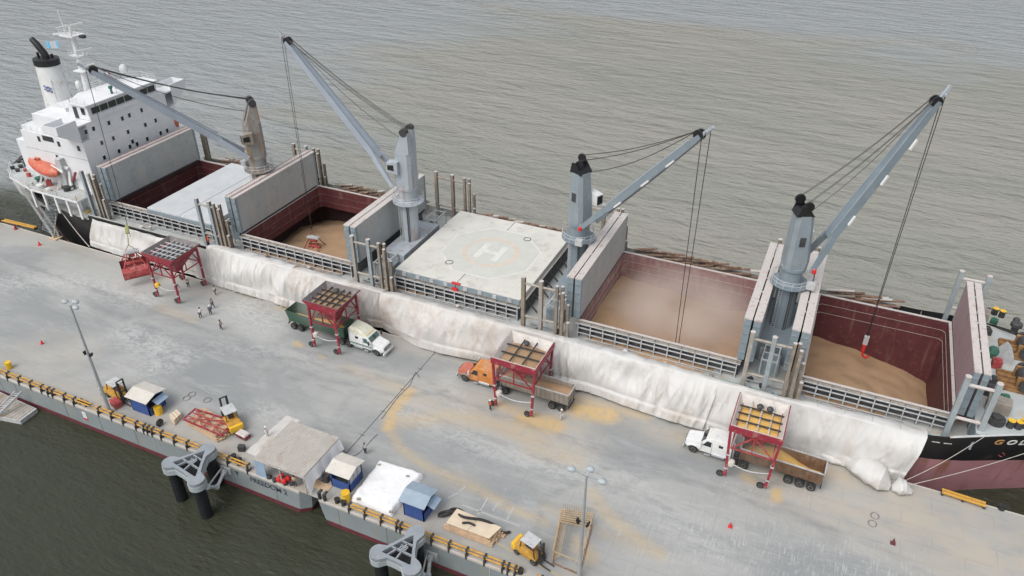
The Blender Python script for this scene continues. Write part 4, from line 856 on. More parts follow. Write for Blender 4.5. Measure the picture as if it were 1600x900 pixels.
for px_, py_, k in ((28,268,'dark'),(33,262,'dark'),(20,264,'dark'),(40,268,'redclam'),(46,276,'redclam'),(42,258,'dark'),(36,250,'dark'),(30,254,'dark'),(62,283,'greenb'),(74,284,'trim'),(78,290,'redclam'),(50,290,'stay'),(64,294,'whiteclean'),(76,299,'whiteclean'),(105,298,'dark'),(118,288,'trim'),(112,272,'redclam'),(125,285,'stay'),(121,278,'trim'),(110,296,'dark')):
    p = P(px_, py_, ZP); q = MB(); s_ = random.uniform(.45,.9); q.lathe(p, [(s_*.6,0),(s_*.6,s_*.5),(s_*.8,s_*.6),(s_*.8,s_*.9),(s_*.4,s_)], 9) if k in ('dark','whiteclean','greenb') else q.box(p+Vector((0,0,s_*.6)), (s_,s_*.8,s_*1.2), rz=random.random())
    q.build('winch' if k == 'greenb' else 'deck_fitting', M_[k], ship)
for seg in ((P(112,296,8.3), P(107,262,12)-Vector((0,0,.5)), .45), (P(94,292,8.3), P(101,262,12), .3), (P(62,292,8.3), P(66,268,11), .3), (P(106,264,12), P(84,250,13), .4), (P(98,270,11.5), P(80,258,12.3), .25), (P(90,296,8.3), P(97,270,11), .22)):
    q = MB(); q.bar(*seg); q.build('lifeboat_davit', M_['whiteclean'], ship)
if False:
    q = MB(); q.bar(P(112,296,8.3), P(107,262,12)-Vector((0,0,.5)), .45); q.bar(P(94,292,8.3), P(101,262,12), .3); q.bar(P(62,292,8.3), P(66,268,11), .3); q.bar(P(106,264,12), P(84,250,13), .4); q.bar(P(98,270,11.5), P(80,258,12.3), .25); q.bar(P(90,296,8.3), P(97,270,11), .22)
q = MB(); q.bar(P(112,290,8.3), P(118,270,12.0), .3); q.build('davit_arm', M_['red'], ship)
def lifeboat():
    c = P(69, 261, 11.2); t = thing('lifeboat', 'orange enclosed lifeboat hanging in its davit on the stern deck', 'lifeboat', c)
    a0 = P(48,248,11.2); a1 = P(90,273,11.2); ax = (a1-a0); L_ = ax.length*.98; ax.normalize(); s = Vector((-ax.y, ax.x, 0))
    def ringb(k, zs):
        u_ = k/10*2-1; w_ = 1.35*(1-abs(u_)**2.6)**.5+.05; sh = .25*u_*u_
        return [c+ax*u_*L_/2+s*w_*a+Vector((0,0,z*(.35+.65*(1-abs(u_)**3))+sh)) for a, z in zs]
    lo = [(1,0),(.9,-.6),(.45,-1.1),(0,-1.25),(-.45,-1.1),(-.9,-.6),(-1,0)]; up = [(1,0),(.85,.55),(.5,.95),(0,1.1),(-.5,.95),(-.85,.55),(-1,0)]
    q = MB(); q.loft([ringb(k, lo) for k in range(11)]); q.build('boat_hull', M_['orange'], t, smooth='auto')
    q = MB(); q.loft([ringb(k, up) for k in range(11)]); q.build('canopy', M_['orange'], t, smooth='auto')
    q = MB(); q.loft([[c-ax*1.9+s*a*.45+Vector((0,0,z)) for a, z in ((1,.8),(1,1.45),(-1,1.45),(-1,.8))], [c-ax*.9+s*a*.45+Vector((0,0,z)) for a, z in ((1,.8),(1,1.45),(-1,1.45),(-1,.8))]]); q.build('steering_cupola', M_['orange'], t, bevel=.05)
    q = MB(); q.tube([c+ax*(-1+.2*k)*L_/2*.98+s*1.4*(1-abs(-1+.2*k)**2.6)**.5*-1+Vector((0,0,.25*(-1+.2*k)**2)) for k in range(11)], .07, 5); q.build('grab_line', M_['redbright'], t)
    q = MB(); q.box(c-ax*1.4-s*.5+Vector((0,0,1.2)), (.5,.08,.25)); q.build('window', M_['glass'], t)
lifeboat()
q = MB(); p = Q(271,185,FXX+.4); q.lathe(Q(273,187,FXX-.3), [(.1,-1.6),(.5,-1.2),(.62,0),(.45,1.2),(.1,1.6)], 10); lb2 = q.build('rescue_boat', M_['orange']); tag(lb2, 'narrow orange rescue boat seen beyond the far corner of the white bridge block', 'rescue boat')
# ---------------- forecastle ----------------
ZF = 7.3
fc = [(20.8, CY-12.2),(21.6,CY-12.0),(24,CY-11.1),(28,CY-9.5),(33,CY-6.9),(38,CY-3.7),(41.5,CY-.4)]
q = MB(); pl = fc+[(x, 2*CY-y) for x, y in fc[::-1]]; q.prism(pl, ZF-.2, ZF); q.build('forecastle_deck', M_['foc'], ship)
q = MB(); q.bx(20.75, 20.95, CY-12.2, CY+12.2, ZD, ZF-.02); q.build('forecastle_bulkhead', M_['coverend'], ship)
q = MB()
for y0 in (84.2,): 
    for yy in np.arange(80.8, 100, 1.25): q.bar((20.72, yy, ZD+.2), (20.72, yy+.9, 13.0), .07)
q.bar((20.7,80.2,12.9),(20.7,100,12.9),.09); q.bar((20.7,80.2,10.2),(20.7,100,10.2),.07)
q.build('ladder_rack', M_['stay'], ship)
gp = MB()
for k in range(14):
    a0, a1 = -1.25+k*.085*2, -1.25+(k+1)*.085*2
    def cc(a, R_): return (20.9+R_*math.cos(a)*.9+2, CY+R_*math.sin(a)*1.0, ZF+.012)
    gp.add([cc(a0,8.2), cc(a1,8.2), cc(a1,9.1), cc(a0,9.1)], [(0,1,2,3)])
gp.build('walkway', M_['greenpath'], ship)
def windlass(px_, py_, lab):
    p = P(px_, py_, ZF); q = MB()
    for dy in (-1.2, 1.2): q.box((p.x, p.y+dy, ZF+.9), (2.0, .35, 1.8))
    q.bx(p.x-2.6, p.x+1.4, p.y-1.9, p.y+1.9, ZF+.02, ZF+.35); w_ = q.build('windlass_frame', M_['brownmach'], ship, bevel=.05)
    q = MB(); q.cyl((p.x, p.y, ZF+1.15), .85, 2.0, 14, 'y'); q.cyl((p.x, p.y+1.9, ZF+1.15), .75, .5, 14, 'y'); q.cyl((p.x, p.y-1.9, ZF+1.15), .75, .5, 14, 'y'); q.build('windlass_drum', M_['dark'], w_)
    for k in range(4): q = MB(); q.bx(p.x-2.5, p.x+1.3, p.y-1.7+k*1.0, p.y-1.4+k*1.0, ZF+.36, ZF+.6); q.build('guide_beam', M_['brownmach'], w_)
windlass(1597, 552, ''); windlass(1596, 602, '')
def vent(px_, py_, m, s_, r_=.4, name='vent'):
    p = P(px_, py_, ZF); q = MB(); q.lathe(p, [(r_*.6,0),(r_*.6,s_*.6),(r_,s_*.7),(r_,s_),(r_*.7,s_*1.1)], 12); q.build(name, M_[m], ship)
for px_, py_, m, s_, r_ in ((1515,467,'dark',1.2,.5),(1541,495,'dark',1.2,.45),(1583,520,'dark',1.5,.7),(1585,508,'dark',1.0,.4),(1521,476,'stay',1.2,.5)): vent(px_, py_, m, s_, r_)
for px_, py_ in ((1553,491),(1564,495),(1577,667),(1590,669),(1597,667)):
    p = P(px_, py_, ZF); q = MB(); q.lathe(p, [(.38,0),(.34,.8),(.42,.82),(.42,.92)], 12); b__ = q.build('mooring_bitt', M_['dark'], ship); q = MB(); q.cyl(p+Vector((0,0,.95)), .4, .06, 12); q.build('bitt_cap', M_['yellowb'], b__)
p = P(1562,560,ZF); q = MB(); q.extr([(p.x-.8,p.y-1.1,ZF),(p.x+1.1,p.y-1.1,ZF),(p.x+1.1,p.y-1.1,ZF+1.2),(p.x+.4,p.y-1.1,ZF+1.9)], (0,2.4,0)); q.build('skylight_hood', M_['stay'], ship); q = MB(); q.lathe(p+Vector((-.9,.2,0)), [(.7,0),(.75,.7),(.5,1.2),(.1,1.3)], 10); q.build('vent', M_['greenb'], ship)
for px_, py_, m, d_ in ((1555,573,'redclam',(1.0,1.0,1.1)),(1540,615,'dark',(1.2,1.0,1.3)),(1557,640,'trailgrey',(2.4,1.6,1.5)),(1568,628,'greenb',(.9,.9,.9)),(1530,500,'trailgrey',(1.8,1.6,1.6)),(1537,520,'dark',(1.4,1.2,.8)),(1552,505,'greenb',(.9,.6,.7)),(1548,600,'dark',(.9,.7,1.1))):
    p = P(px_, py_, ZF); q = MB(); q.box(p+Vector((0,0,d_[2]/2)), d_, rz=random.uniform(-.3,.3)); q.cyl(p+Vector((0,0,d_[2])), min(d_[:2])*.35, .3, 10); q.build('deck_machinery', M_[m], ship, bevel=.06)
q = MB(); a = P(1553,507,ZF+.3); b_ = P(1582,520,ZF+.9); q.tube([a, a.lerp(b_,.5)-Vector((0,0,.1)), b_], .07, 5); q.build('chain', M_['dark'], ship)
# fittings between the last hatch and the forecastle on the near side
for px_, py_, m in ((1507,640,'redclam'),(1518,645,'redclam'),(1512,652,'dark'),(1500,655,'redclam'),(1523,640,'dark'),(1530,655,'coverend')):
    p = P(px_, py_, ZD); q = MB(); q.lathe(p, [(.4,0),(.4,.5),(.55,.6),(.3,.9)], 9); q.build('deck_fitting', M_[m], ship)
p = P(1555,660,ZF); q = MB(); q.cyl(p+Vector((0,0,.35)), .9, .7, 14); q.cyl(p+Vector((0,0,.8)), .55, .3, 14); q.build('winch', M_['dark'], ship)
q = MB(); q.tube([(18.4,CY-13.1,6.5),(19.5,CY-12.8,6.75),(21,CY-12.35,7.05),(24,CY-11.35,7.55),(28,CY-9.75,7.85),(33,CY-7.2,8.25)], .13, 6); q.build('gunwale_rail', M_['stay'], ship)
# letters on the bow: on the hull plane
def hullpt(x, z):
    for a, b_ in zip(ST[:-1], ST[1:]):
        if a[0] <= x <= b_[0]:
            k = (x-a[0])/(b_[0]-a[0]+1e-9); st = tuple(a[i]+(b_[i]-a[i])*k for i in range(4)); return yat(st, -1, min(z, st[2]))
for i, ch in enumerate('GOL'):
    x = 22.9+i*1.25; y0 = hullpt(x, 5.8); y1 = hullpt(x+1.0, 5.8); yt = hullpt(x, 6.6)
    ax = Vector((1.0, y1-y0, .08)).normalized(); az = Vector((.1, (yt-y0)/.8, 1)).normalized(); n_ = ax.cross(az)
    Mx = Matrix((ax, az, n_)).transposed().to_4x4(); Mx.translation = Vector((x, y0-.12, 5.75))
    text_mesh(ch, 1.35, .02, 'lettering', M_['letterg' if ch == 'G' else 'letterw'], ship, Mx, 1.0, bold=.03)
for x in (16.9, 18.1): 
    y = hullpt(x, 5.2); q = MB(); q.bar((x, y-.05, 5.35), (x+.8, hullpt(x+.8, 5.2)-.05, 5.35), .05, .12); q.build('hull_mark', M_['stay'], ship)
x = 24.5; y = hullpt(x, 3.6); q = MB(); q.tube([(x+.3*math.cos(t), y-.06-.0*t, 3.6+.3*math.sin(t)) for t in np.linspace(0,5.2,10)], .05, 4); q.build('hull_mark', M_['redclam'], ship)
# ---------------- tarpaulins between ship and quay ----------------
def lerp_poly(pts, u):
    k = u*(len(pts)-1); i = min(int(k), len(pts)-2); f = k-i; return pts[i].lerp(pts[i+1], f)
def sheet(top, bot, seed, label, mat='tarp', folds=1., pinch=None, bulge=.35):
    """top/bot: world points along the top and bottom edge; the cloth hangs and slumps between them"""
    nu, nv = 170, 40; vs = []; rr_ = random.Random(seed*17); CR = [(rr_.random(), rr_.uniform(-.16,.16), rr_.uniform(.014,.035), rr_.uniform(.16,.42)*(1 if rr_.random() < .7 else -.8), rr_.random()*.5) for _ in range(int(8+8*folds))]
    def rs(pts, n):   # even resampling
        L_ = [0]; 
        for a, b_ in zip(pts[:-1], pts[1:]): L_.append(L_[-1]+(b_-a).length)
        out = []
        for i in range(n+1):
            t = L_[-1]*i/n; k = max(j for j in range(len(L_)) if L_[j] <= t+1e-6); k = min(k, len(pts)-2)
            out.append(pts[k].lerp(pts[k+1], (t-L_[k])/(L_[k+1]-L_[k]+1e-9)))
        return out
    T, B_ = rs(top, nu), rs(bot, nu)
    for i in range(nu+1):
        u = i/nu; t, b_ = T[i], B_[i]
        for j in range(nv+1):
            v = j/nv
            ed_ = Vector((t.x, 75.95 if t.z > 5.45 else 76.0, max(6.32, t.z+.3) if t.z > 5.45 else t.z))
            if v < .2:      # lies over the rail
                k = v/.2; p = t.lerp(ed_, k) + Vector((0, 0, .22*math.sin(k*PI)*(1+.8*noise.noise((t.x*.6, k, seed)))))
                p.y += .35*noise.noise((t.x*.45, 0, seed+50))*(1-k); 
            else:
                k = (v-.2)/.8; a = ed_; p = a.lerp(b_, k)
                p.y -= bulge*math.sin(k*PI)*(.9+.6*noise.noise((p.x*.13, seed, 0)))
                if k > .82: p.z = max(p.z, b_.z)+.0
                amp = math.sin(min(1, k*1.25)*PI)**.7 if k < .8 else .7
                amp *= .8
                # hanging folds: ridges running down, wandering with height
                xx = p.x + 1.3*noise.noise((p.x*.15, k*1.2, seed)) + k*1.2*noise.noise((p.x*.06, 2, seed+3))
                f = abs(noise.noise((xx*.42, k*.8, seed+7)))*1.15 + .30*abs(noise.noise((xx*1.2, k*.7, seed+9))) + .05*noise.noise((xx*3.1, k*1.2, seed+1))
                g_ = noise.noise((p.x*.17, k*1.5, seed+20))
                n_ = Vector((0, -.8, .55)); p = p + n_*(f*.95*folds + g_*1.5)*amp
                for c0, dc, cw, ca, k0 in CR:
                    dd = abs(u-c0-dc*k+.012*math.sin(k*6+c0*9))/(cw*(.6+k*.8))
                    if dd < 1: p = p + n_*ca*(1-dd)*min(1, max(0, (k-k0*.5)*3))*amp*folds**.5
                cr = (1-abs(noise.noise((p.x*.6+k*1.1, k*.5, seed+30))))**10*.22*folds**.5+(1-abs(noise.noise((p.x*1.0-k*1.6, k*.8, seed+33))))**10*.10; p = p + n_*cr*amp
            if pinch:
                for pu, sx, sgn in pinch:
                    d_ = (u-pu)/sx
                    if abs(d_) < 1:
                        w_ = (1-abs(d_))**1.3*(v**.6)
                        p.z += 0; p.y += .5*w_*sgn
                        p = p + Vector((0,-.8,.5))*(.20*math.sin(d_*42))*(1-abs(d_))*min(1, v*3)
            p.z = max(p.z, .06+.02*j/nv); vs.append(p)
    q = MB(); q.add(vs, [(i*(nv+1)+j, i*(nv+1)+j+1, (i+1)*(nv+1)+j+1, (i+1)*(nv+1)+j) for i in range(nu) for j in range(nv)])
    o = q.build('tarpaulin', M_[mat], None, smooth=True); tag(o, label, 'tarpaulin', 'tarpaulins hung between the ship and the quay'); return o
def TP(l, z): return [P(x, y, z) for x, y in l]
def BT(l): return [P(x, y, .08) for x, y in l]
def tl(l): return [Vector(a) for a in l]
sheet(tl([(-112.2,76.1,5.25),(-104,76.1,5.3),(-96,76.1,5.25),(-86.6,76.1,5.35)]), BT([(141,384),(190,400),(235,411),(290,428),(340,446)]), 1, 'smooth white tarpaulin hung below the black rail at the stern end of the quay', folds=.45, bulge=.15)
sheet(tl([(-86.8,77.9,5.55),(-84,78.2,5.55),(-79,78.3,5.55),(-75,78.3,5.55),(-70.4,78.0,5.55)]), BT([(338,446),(400,464),(455,482)]), 2, 'white tarpaulin with deep hanging folds, from the first hopper to the green trailer', folds=1.35, pinch=[(.08,.35,0)])
sheet(tl([(-70.6,78.0,5.55),(-66,77.9,5.55),(-60,77.9,5.55),(-54.6,77.9,5.55)]), BT([(453,482),(500,494),(550,506),(602,513)]), 3, 'creased white tarpaulin behind the hopper over the green truck', folds=.9, mat='tarpdusty')
sheet(tl([(-54.8,77.9,5.55),(-46,77.8,5.55),(-38,77.8,5.55),(-32,77.8,5.55),(-28.2,77.9,5.55)]), BT([(600,514),(645,540),(690,552),(730,560),(790,572),(868,598)]), 4, 'dust-stained white tarpaulin between the white-cabbed green truck and the orange truck', mat='tarpdusty', folds=.55, bulge=.6)
sheet(tl([(-28.4,77.9,5.55),(-24,78.1,5.55),(-18,78.1,5.55),(-13,77.9,5.55),(-6.6,77.4,5.55)]), BT([(866,600),(920,612),(972,632),(1030,652),(1098,672)]), 5, 'white tarpaulin gathered in radiating pleats beside the orange truck hopper', folds=1.25, pinch=[(0,.34,0)])
sheet(tl([(-6.8,77.4,5.55),(-1,77.2,5.55),(5,77.9,5.55),(11,78.3,5.55),(16.2,78.4,5.55)]), BT([(1096,671),(1150,690),(1215,703),(1282,715),(1340,735),(1408,752)]), 6, 'broad white tarpaulin below the foremost hold, ending at the bow', folds=.5, bulge=.4)
def roll(pts, rad, seed, label, name='tarpaulin_roll'):
    n = len(pts)*10; N = 18; rings = []
    for i in range(n+1):
        u = i/n; c = lerp_poly(pts, u); a = lerp_poly(pts, min(1, u+.02)); b_ = lerp_poly(pts, max(0, u-.02)); d = (a-b_); d.z = 0; d.normalize(); s = Vector((-d.y, d.x, 0)); r = np.interp(u, np.linspace(0, 1, len(rad)), rad)
        rg_ = []
        for k in range(N):
            t = 2*PI*k/N; rr = r*(1+.13*noise.noise((math.cos(t)*1.6, math.sin(t)*1.6, u*5+seed))+.05*noise.noise((math.cos(t)*5, math.sin(t)*5, u*9+seed)))
            p = c + s*rr*math.cos(t)*1.1 + Vector((0,0,max(-.0, r*.75+rr*math.sin(t)*.85))); p.z = max(p.z, .03); rg_.append(p)
        rings.append(rg_)
    q = MB(); q.loft(rings); o = q.build(name, M_['tarp'], None, smooth='auto'); tag(o, label, 'tarpaulin', 'rolled tarpaulin lying on the quay'); return o
roll(BT([(1277,708),(1300,722),(1330,728)]), [.35,.55,.5,.2], 3, 'thin white roll of tarpaulin beside the brown trailer')
roll(BT([(1316,722),(1345,740),(1370,756),(1390,765)]), [.4,1.25,1.5,1.4,.35], 8, 'fat bundled end of the white tarpaulin on the quay')
roll(BT([(1392,764),(1402,766),(1412,768),(1424,771)]), [.35,1.0,.85,.3], 5, 'small knotted tip of the bundled white tarpaulin')
# ---------------- people ----------------
def person_meshes():
    out = {}
    def skin(vr, ed, name):
        me = bpy.data.meshes.new(name); me.from_pydata([v for v, r in vr], ed, []); o = bpy.data.objects.new(name, me); sc.collection.objects.link(o)
        m = o.modifiers.new('s', 'SKIN'); sl = me.skin_vertices[0].data
        for i, (v, r) in enumerate(vr): sl[i].radius = (r, r) if not isinstance(r, tuple) else r
        sl[0].use_root = True; m2 = o.modifiers.new('d', 'SUBSURF'); m2.levels = 1
        dg = bpy.context.evaluated_depsgraph_get(); r_ = bpy.data.meshes.new_from_object(o.evaluated_get(dg)); bpy.data.objects.remove(o); r_.name = name
        r_.polygons.foreach_set('use_smooth', [True]*len(r_.polygons)); return r_
    for pose, (lx, ax, lean) in {'stand': (.05, .06, 0), 'walk': (.26, .24, .03), 'bend': (.10, .42, .45)}.items():
        hip = (0,0,.93); ch = (lean*.55, 0, 1.36-lean*.12); nk = (lean*.75, 0, 1.50-lean*.2); hd = (lean*.9, 0, 1.62-lean*.28); tp = (lean*.95,0,1.74-lean*.3)
        def arm(s, k): sh = (ch[0], .20*s, ch[2]+.07); return [sh, (ch[0]+k*.45, .26*s, sh[2]-.30), (ch[0]+k*.45+abs(k)*.7+.05, .25*s, sh[2]-.53)]
        A1, A2 = arm(1, ax), arm(-1, -ax if pose == 'walk' else ax)
        def leg(s, k): return [(0,.10*s,.88), (k*.6+.03,.11*s,.48), (k,.11*s,.09), (k+.16,.12*s,.04)]
        L1, L2 = leg(1, -lx), leg(-1, lx)
        body = [(hip,(.13,.17)),(ch,(.14,.18)),(nk,.06),(hd,(.105,.09)),(tp,.07)]
        ed = [(0,1),(1,2),(2,3),(3,4)]
        def chain(pts, rads, root):
            i = len(body)
            for p, r in zip(pts, rads): body.append((p, r))
            ed.append((root, i)); 
            for k in range(len(pts)-1): ed.append((i+k, i+k+1))
            return i+len(pts)-1
        for A_ in (A1, A2):
            e = chain(A_, (.06,.045,.033), 1)
            hx, hy, hz = A_[-1]
            for f in range(5): chain([(hx+.03+.01*f, hy+(f-2)*.016, hz-.05), (hx+.045+.01*f, hy+(f-2)*.02, hz-.10+(.02 if f in (0,4) else 0))], (.009,.008), e)
        for Lg in (L1, L2): chain(Lg, (.10,.065,.045,.04), 0)
        bm_ = skin(body, ed, 'body')
        sh_ = [((0,0,.92),(.145,.185)),(ch,(.16,.20)),((nk[0],0,nk[2]-.04),.075)]; e2 = [(0,1),(1,2)]
        for A_ in (A1, A2):
            i = len(sh_); sh_ += [(A_[0], .075), (A_[1], .058), (tuple(A_[1][j]*.5+A_[2][j]*.5 for j in range(3)), .05)]; e2 += [(1,i),(i,i+1),(i+1,i+2)]
        st = skin(sh_, e2, 'shirt')
        tr = [((0,0,.97),(.15,.185))]; e3 = []
        for Lg in (L1, L2):
            i = len(tr); tr += [(Lg[0], .115), (Lg[1], .082), (Lg[2], .065)]; e3 += [(0,i),(i,i+1),(i+1,i+2)]
        tm = skin(tr, e3, 'trousers')
        hb = MB(); hb.lathe((hd[0]+.01,0,hd[2]+.05), [(.15,0),(.135,.02),(.12,.08),(.07,.13),(.01,.145)], 12); hm = hb.mesh('helmet')
        out[pose] = (bm_, st, tm, hm)
    return out
PM = person_meshes()
def person(pos, rz, pose, shirt, trous, label, hel='helmet', group=None, vest=False):
    t = thing('person', label, 'person', pos, rz, group)
    for me, m in zip(PM[pose], ('skin', shirt, trous, hel)):
        me2 = me.copy(); me2.materials.clear(); me2.materials.append(M_[m]); o = bpy.data.objects.new(me.name.split('.')[0], me2); sc.collection.objects.link(o); o.parent = t
    return t
for px_, py_, rz, pose, sh, tr, hel, lb in (
    (346,515,.3,'walk','shirtw','jean','dark','person in pale shirt and dark trousers walking nearest the camera by the first hopper'),
    (314,497,2.2,'bend','shirtw','jean','dark','person in a pale top bending forward on the quay near the first hopper'),
    (330,492,-1.2,'stand','shirtb','jean','helmet','person in dark clothes standing between the bending worker and the first hopper'),
    (333,482,1.8,'walk','shirtb','jean','dark','person in dark clothes leaning towards the others on the quay'),
    (337,461,.5,'stand','shirtw','jean','dark','person in a pale shirt at the right foot of the first hopper'),
    (277,457,0,'bend','shirtb','jean','dark','person in dark clothes stooping under the first hopper'),
    (295,449,2.5,'stand','shirtw','jean','helmet','person standing in the shade under the first hopper'),
    (571,709,1.2,'stand','shirtw','jean','shirtb','person with a blue cap standing by the joint between the barges'),
    (418,683,1.2,'stand','shirtw','shirtw','helmet','person in pale clothes standing on the deck left of the corrugated roof'),
    (766,641,.6,'stand','vest','jean','helmet','person in an orange vest beside the front left foot of the orange truck hopper'),
    (877,656,2.6,'stand','shirtw','shirtw','helmet','person in grey clothes by the rear wheels of the orange truck trailer'),
    (782,620,2.0,'bend','shirtb','jean','dark','person in dark clothes stooping beside the orange truck hopper wheel')):
    person(P(px_, py_, .004), rz, pose, sh, tr, lb, hel)
person(P(325,386,ZD)+Vector((0,.3,.0)), -1.5, 'stand', 'vest', 'jean', 'person in an orange vest at the ship rail beside the rusty posts', 'vest')
# ---------------- mobile hoppers ----------------
def wheel(name, c, r, w_, axis, par, rim=True, tyre='rubber'):
    q = MB(); q.lathe((0,0,0), [(r*.55,-w_/2),(r*.92,-w_/2),(r,-w_/2*.7),(r,w_/2*.7),(r*.92,w_/2),(r*.55,w_/2)], 16)
    R_ = Matrix.Rotation(PI/2, 3, 'Y' if axis == 'x' else 'X'); q.v = [tuple(R_ @ Vector(v)+Vector(c)) for v in q.v]
    o = q.build(name, M_[tyre], par, local=True, smooth='auto')
    if rim:
        h = MB(); h.lathe((0,0,0), [(r*.54,-w_/2+.02),(r*.5,-w_/2-.01),(r*.2,-w_/2+.05),(r*.2,w_/2-.05),(r*.5,w_/2+.01),(r*.54,w_/2-.02)], 12)
        h.v = [tuple(R_ @ Vector(v)+Vector(c)) for v in h.v]; h.build('rim', M_['rim'], o, local=True)
    return o
def hopper(fp, label, nbx, nby, lining, bar, fill, barrel=0, dust=0, rimh=8.0, flare=.35):
    (x0, x1, y0, y1) = fp; cx, cyy = (x0+x1)/2, (y0+y1)/2; t = thing('mobile_hopper', label, 'hopper', (cx, cyy, 0), 0, 'red wheeled hoppers for loading trucks')
    a, b_ = (x1-x0)/2, (y1-y0)/2; z0, z1 = 6.1, rimh
    A_, B_ = a+.15+flare, b_+.1; wide = lining == 'bindark'; dep = 1.5; sx_, sy_ = (1.0, 1.0) if wide else (.7, .95)
    def rc(ax, by, z): return [(-ax,-by,z),(ax,-by,z),(ax,by,z),(-ax,by,z)]
    def at_(dd, g=0): return A_-sx_*dd/dep-g, B_-sy_*dd/dep-g
    q = MB(); q.loft([rc(A_-.06, B_-.06, z1+.002), rc(*at_(dep, .06), z1-dep)], cap=False); q.loft([rc(A_, B_, z1), rc(A_-.06, B_-.06, z1+.002)], cap=False); q.loft([rc(A_, B_, z1), rc(A_, B_, z1-.1)], cap=False); bn = q.build('bin_rim', M_[lining], t, local=True)
    q = MB(); q.loft([rc(A_-.01, B_-.01, z1-.1), rc(*at_(dep), z1-dep-.02), rc(.8, .8, 4.6), rc(.6, .6, 4.0)], cap=False); q.build('bin_funnel', M_['red'], t, local=True)
    zb1, zb0 = z1-.12, z1-.85
    if wide:
        q = MB(); q.loft([rc(A_+.03, B_+.03, z1-.05), rc(A_+.02, B_+.02, z1-.2), rc(a+.1, b_+.06, zb0-.05)], cap=False); q.build('bin_skirt', M_['red'], t, local=True)
    ba, bb = (a, b_) if wide else (A_+.05, B_+.04)
    if wide: zb1, zb0 = zb0, zb0-.25
    for sy in (-1, 1): q = MB(); q.bx(-ba-.08, ba+.08, sy*bb-.08, sy*bb+.08, zb0, zb1); q.build('frame_beam', M_['red'], t, local=True)
    for sx in (-1, 1): q = MB(); q.bx(sx*ba-.08, sx*ba+.08, -bb+.081, bb-.081, zb0, zb1-.01); q.build('frame_beam', M_['red'], t, local=True)
    la = a if wide else A_-.1
    fd, gd = (.8, .5) if wide else (1.05, .55)
    af, bf = at_(fd, .07); ag, bg_ = at_(gd, .08)
    q = MB(); n = 14; vs = []
    for j in range(n+1):
        for i in range(n+1):
            u, v = i/n*2-1, j/n*2-1
            vs.append((u*af, v*bf, z1-fd+(fill*(.6-.6*(u*u+v*v))+.14*noise.noise((u*2+cx, v*2, 0)) if fill else -.6*(1-max(abs(u), abs(v))))))
    q.add(vs, [(j*(n+1)+i, j*(n+1)+i+1, (j+1)*(n+1)+i+1, (j+1)*(n+1)+i) for j in range(n) for i in range(n)])
    g_ = q.build('grain_fill' if fill else 'bin_floor', M_['grainy'] if fill > .4 else M_['grain'] if fill else M_['dark'], t, local=True, smooth=True)
    bz = z1-gd
    for k in range(1, nbx+1):
        x = -ag+2*ag*k/(nbx+1); q = MB(); q.bx(x-.06, x+.06, -bg_, bg_, bz-.12, bz+.10); q.build('grate_bar', M_[bar[0]], t, local=True)
    for k in range(1, nby+1):
        y = -bg_+2*bg_*k/(nby+1); q = MB(); q.bx(-ag, ag, y-.06, y+.06, bz-.05, bz+.14); q.build('grate_bar', M_[bar[1]], t, local=True)
    for k in range(barrel):
        q = MB(); q.lathe((-.3+k*1.1, b_-1.1, bz+.2), [(.34,-.2),(.4,.0),(.25,.22),(.02,.3)], 12); q.build('vibrator', M_['dark'], t, local=True, smooth='auto')
    # legs: spread a little, tubular with collars
    for sx in (-1, 1):
        for sy in (-1, 1):
            top = (sx*la, sy*b_, zb0); ft = (sx*(a+.02), sy*(b_+.0), .75)
            q = MB(); q.bar(top, ft, .27); l_ = q.build('leg', M_['red'], t, local=True)
            for z in (3.6, 1.5):
                k = (z-.75)/(zb0-.75); px, py = ft[0]+(top[0]-ft[0])*k, ft[1]+(top[1]-ft[1])*k
                q = MB(); q.bx(px-.2, px+.2, py-.2, py+.2, z-.08, z+.08); q.build('collar', M_['stay'], l_, local=True)
            q = MB(); q.bar(ft, (ft[0]-.55, ft[1], .5), .22); q.bx(ft[0]-.14, ft[0]+.14, ft[1]-.14, ft[1]+.14, .35, .8); q.build('wheel_fork', M_['red'], l_, local=True)
            wheel('wheel', (ft[0]-.6, ft[1], .42), .42, .24, 'y', t)
    # bracing
    zt, zl = zb0-.15, 4.6
    for sy in (-1, 1):
        y = sy*b_
        for A1, B1 in (((-a,y,zl),(a,y,zl)), ((-a,y,zl),(0,y,zt)), ((a,y,zl),(0,y,zt)), ((0,y,zl),(0,y,zt)), ((-a,y,zt),(a,y,zt))):
            q = MB(); q.bar(A1, B1, .13); q.build('brace', M_['red' if dust < 2 else 'redclam'], t, local=True)
    for sx in (-1, 1):
        x = sx*a
        for A1, B1 in (((x,-b_,zl),(x,b_,zl)), ((x,-b_,zl),(x,0,zt)), ((x,b_,zl),(x,0,zt)), ((x,0,zl),(x,0,zt)), ((x,-b_,zt),(x,b_,zt))):
            q = MB(); q.bar(A1, B1, .13); q.build('brace', M_['red'], t, local=True)
    q = MB(); n = 12; q.tube([(-a+2*a*i/n, -b_-.1, 2.6-.55*math.sin(PI*i/n)) for i in range(n+1)], .07, 5); q.build('hose', M_['stay'], t, local=True)
    q = MB(); q.lathe((-a+.35, -b_+.15, 2.3), [(.1,-.42),(.38,-.3),(.42,0),(.38,.3),(.1,.42)], 12); q.build('air_tank', M_['yellowb' if dust == 0 else 'roofcream'], t, local=True, smooth='auto')
    return t
hopper((-91.2,-86.8,68.4,73.9), 'empty red hopper with a dark grated bin, standing clear beside the red grab', 5, 4, 'bindark', ('stay','stay'), 0, flare=.75)
hopper((-61.2,-57.0,67.9,73.1), 'red hopper with a dusty dark bin straddling the green trailer', 4, 3, 'bindark', ('dark','dark'), .12, 1, 1, flare=.65)
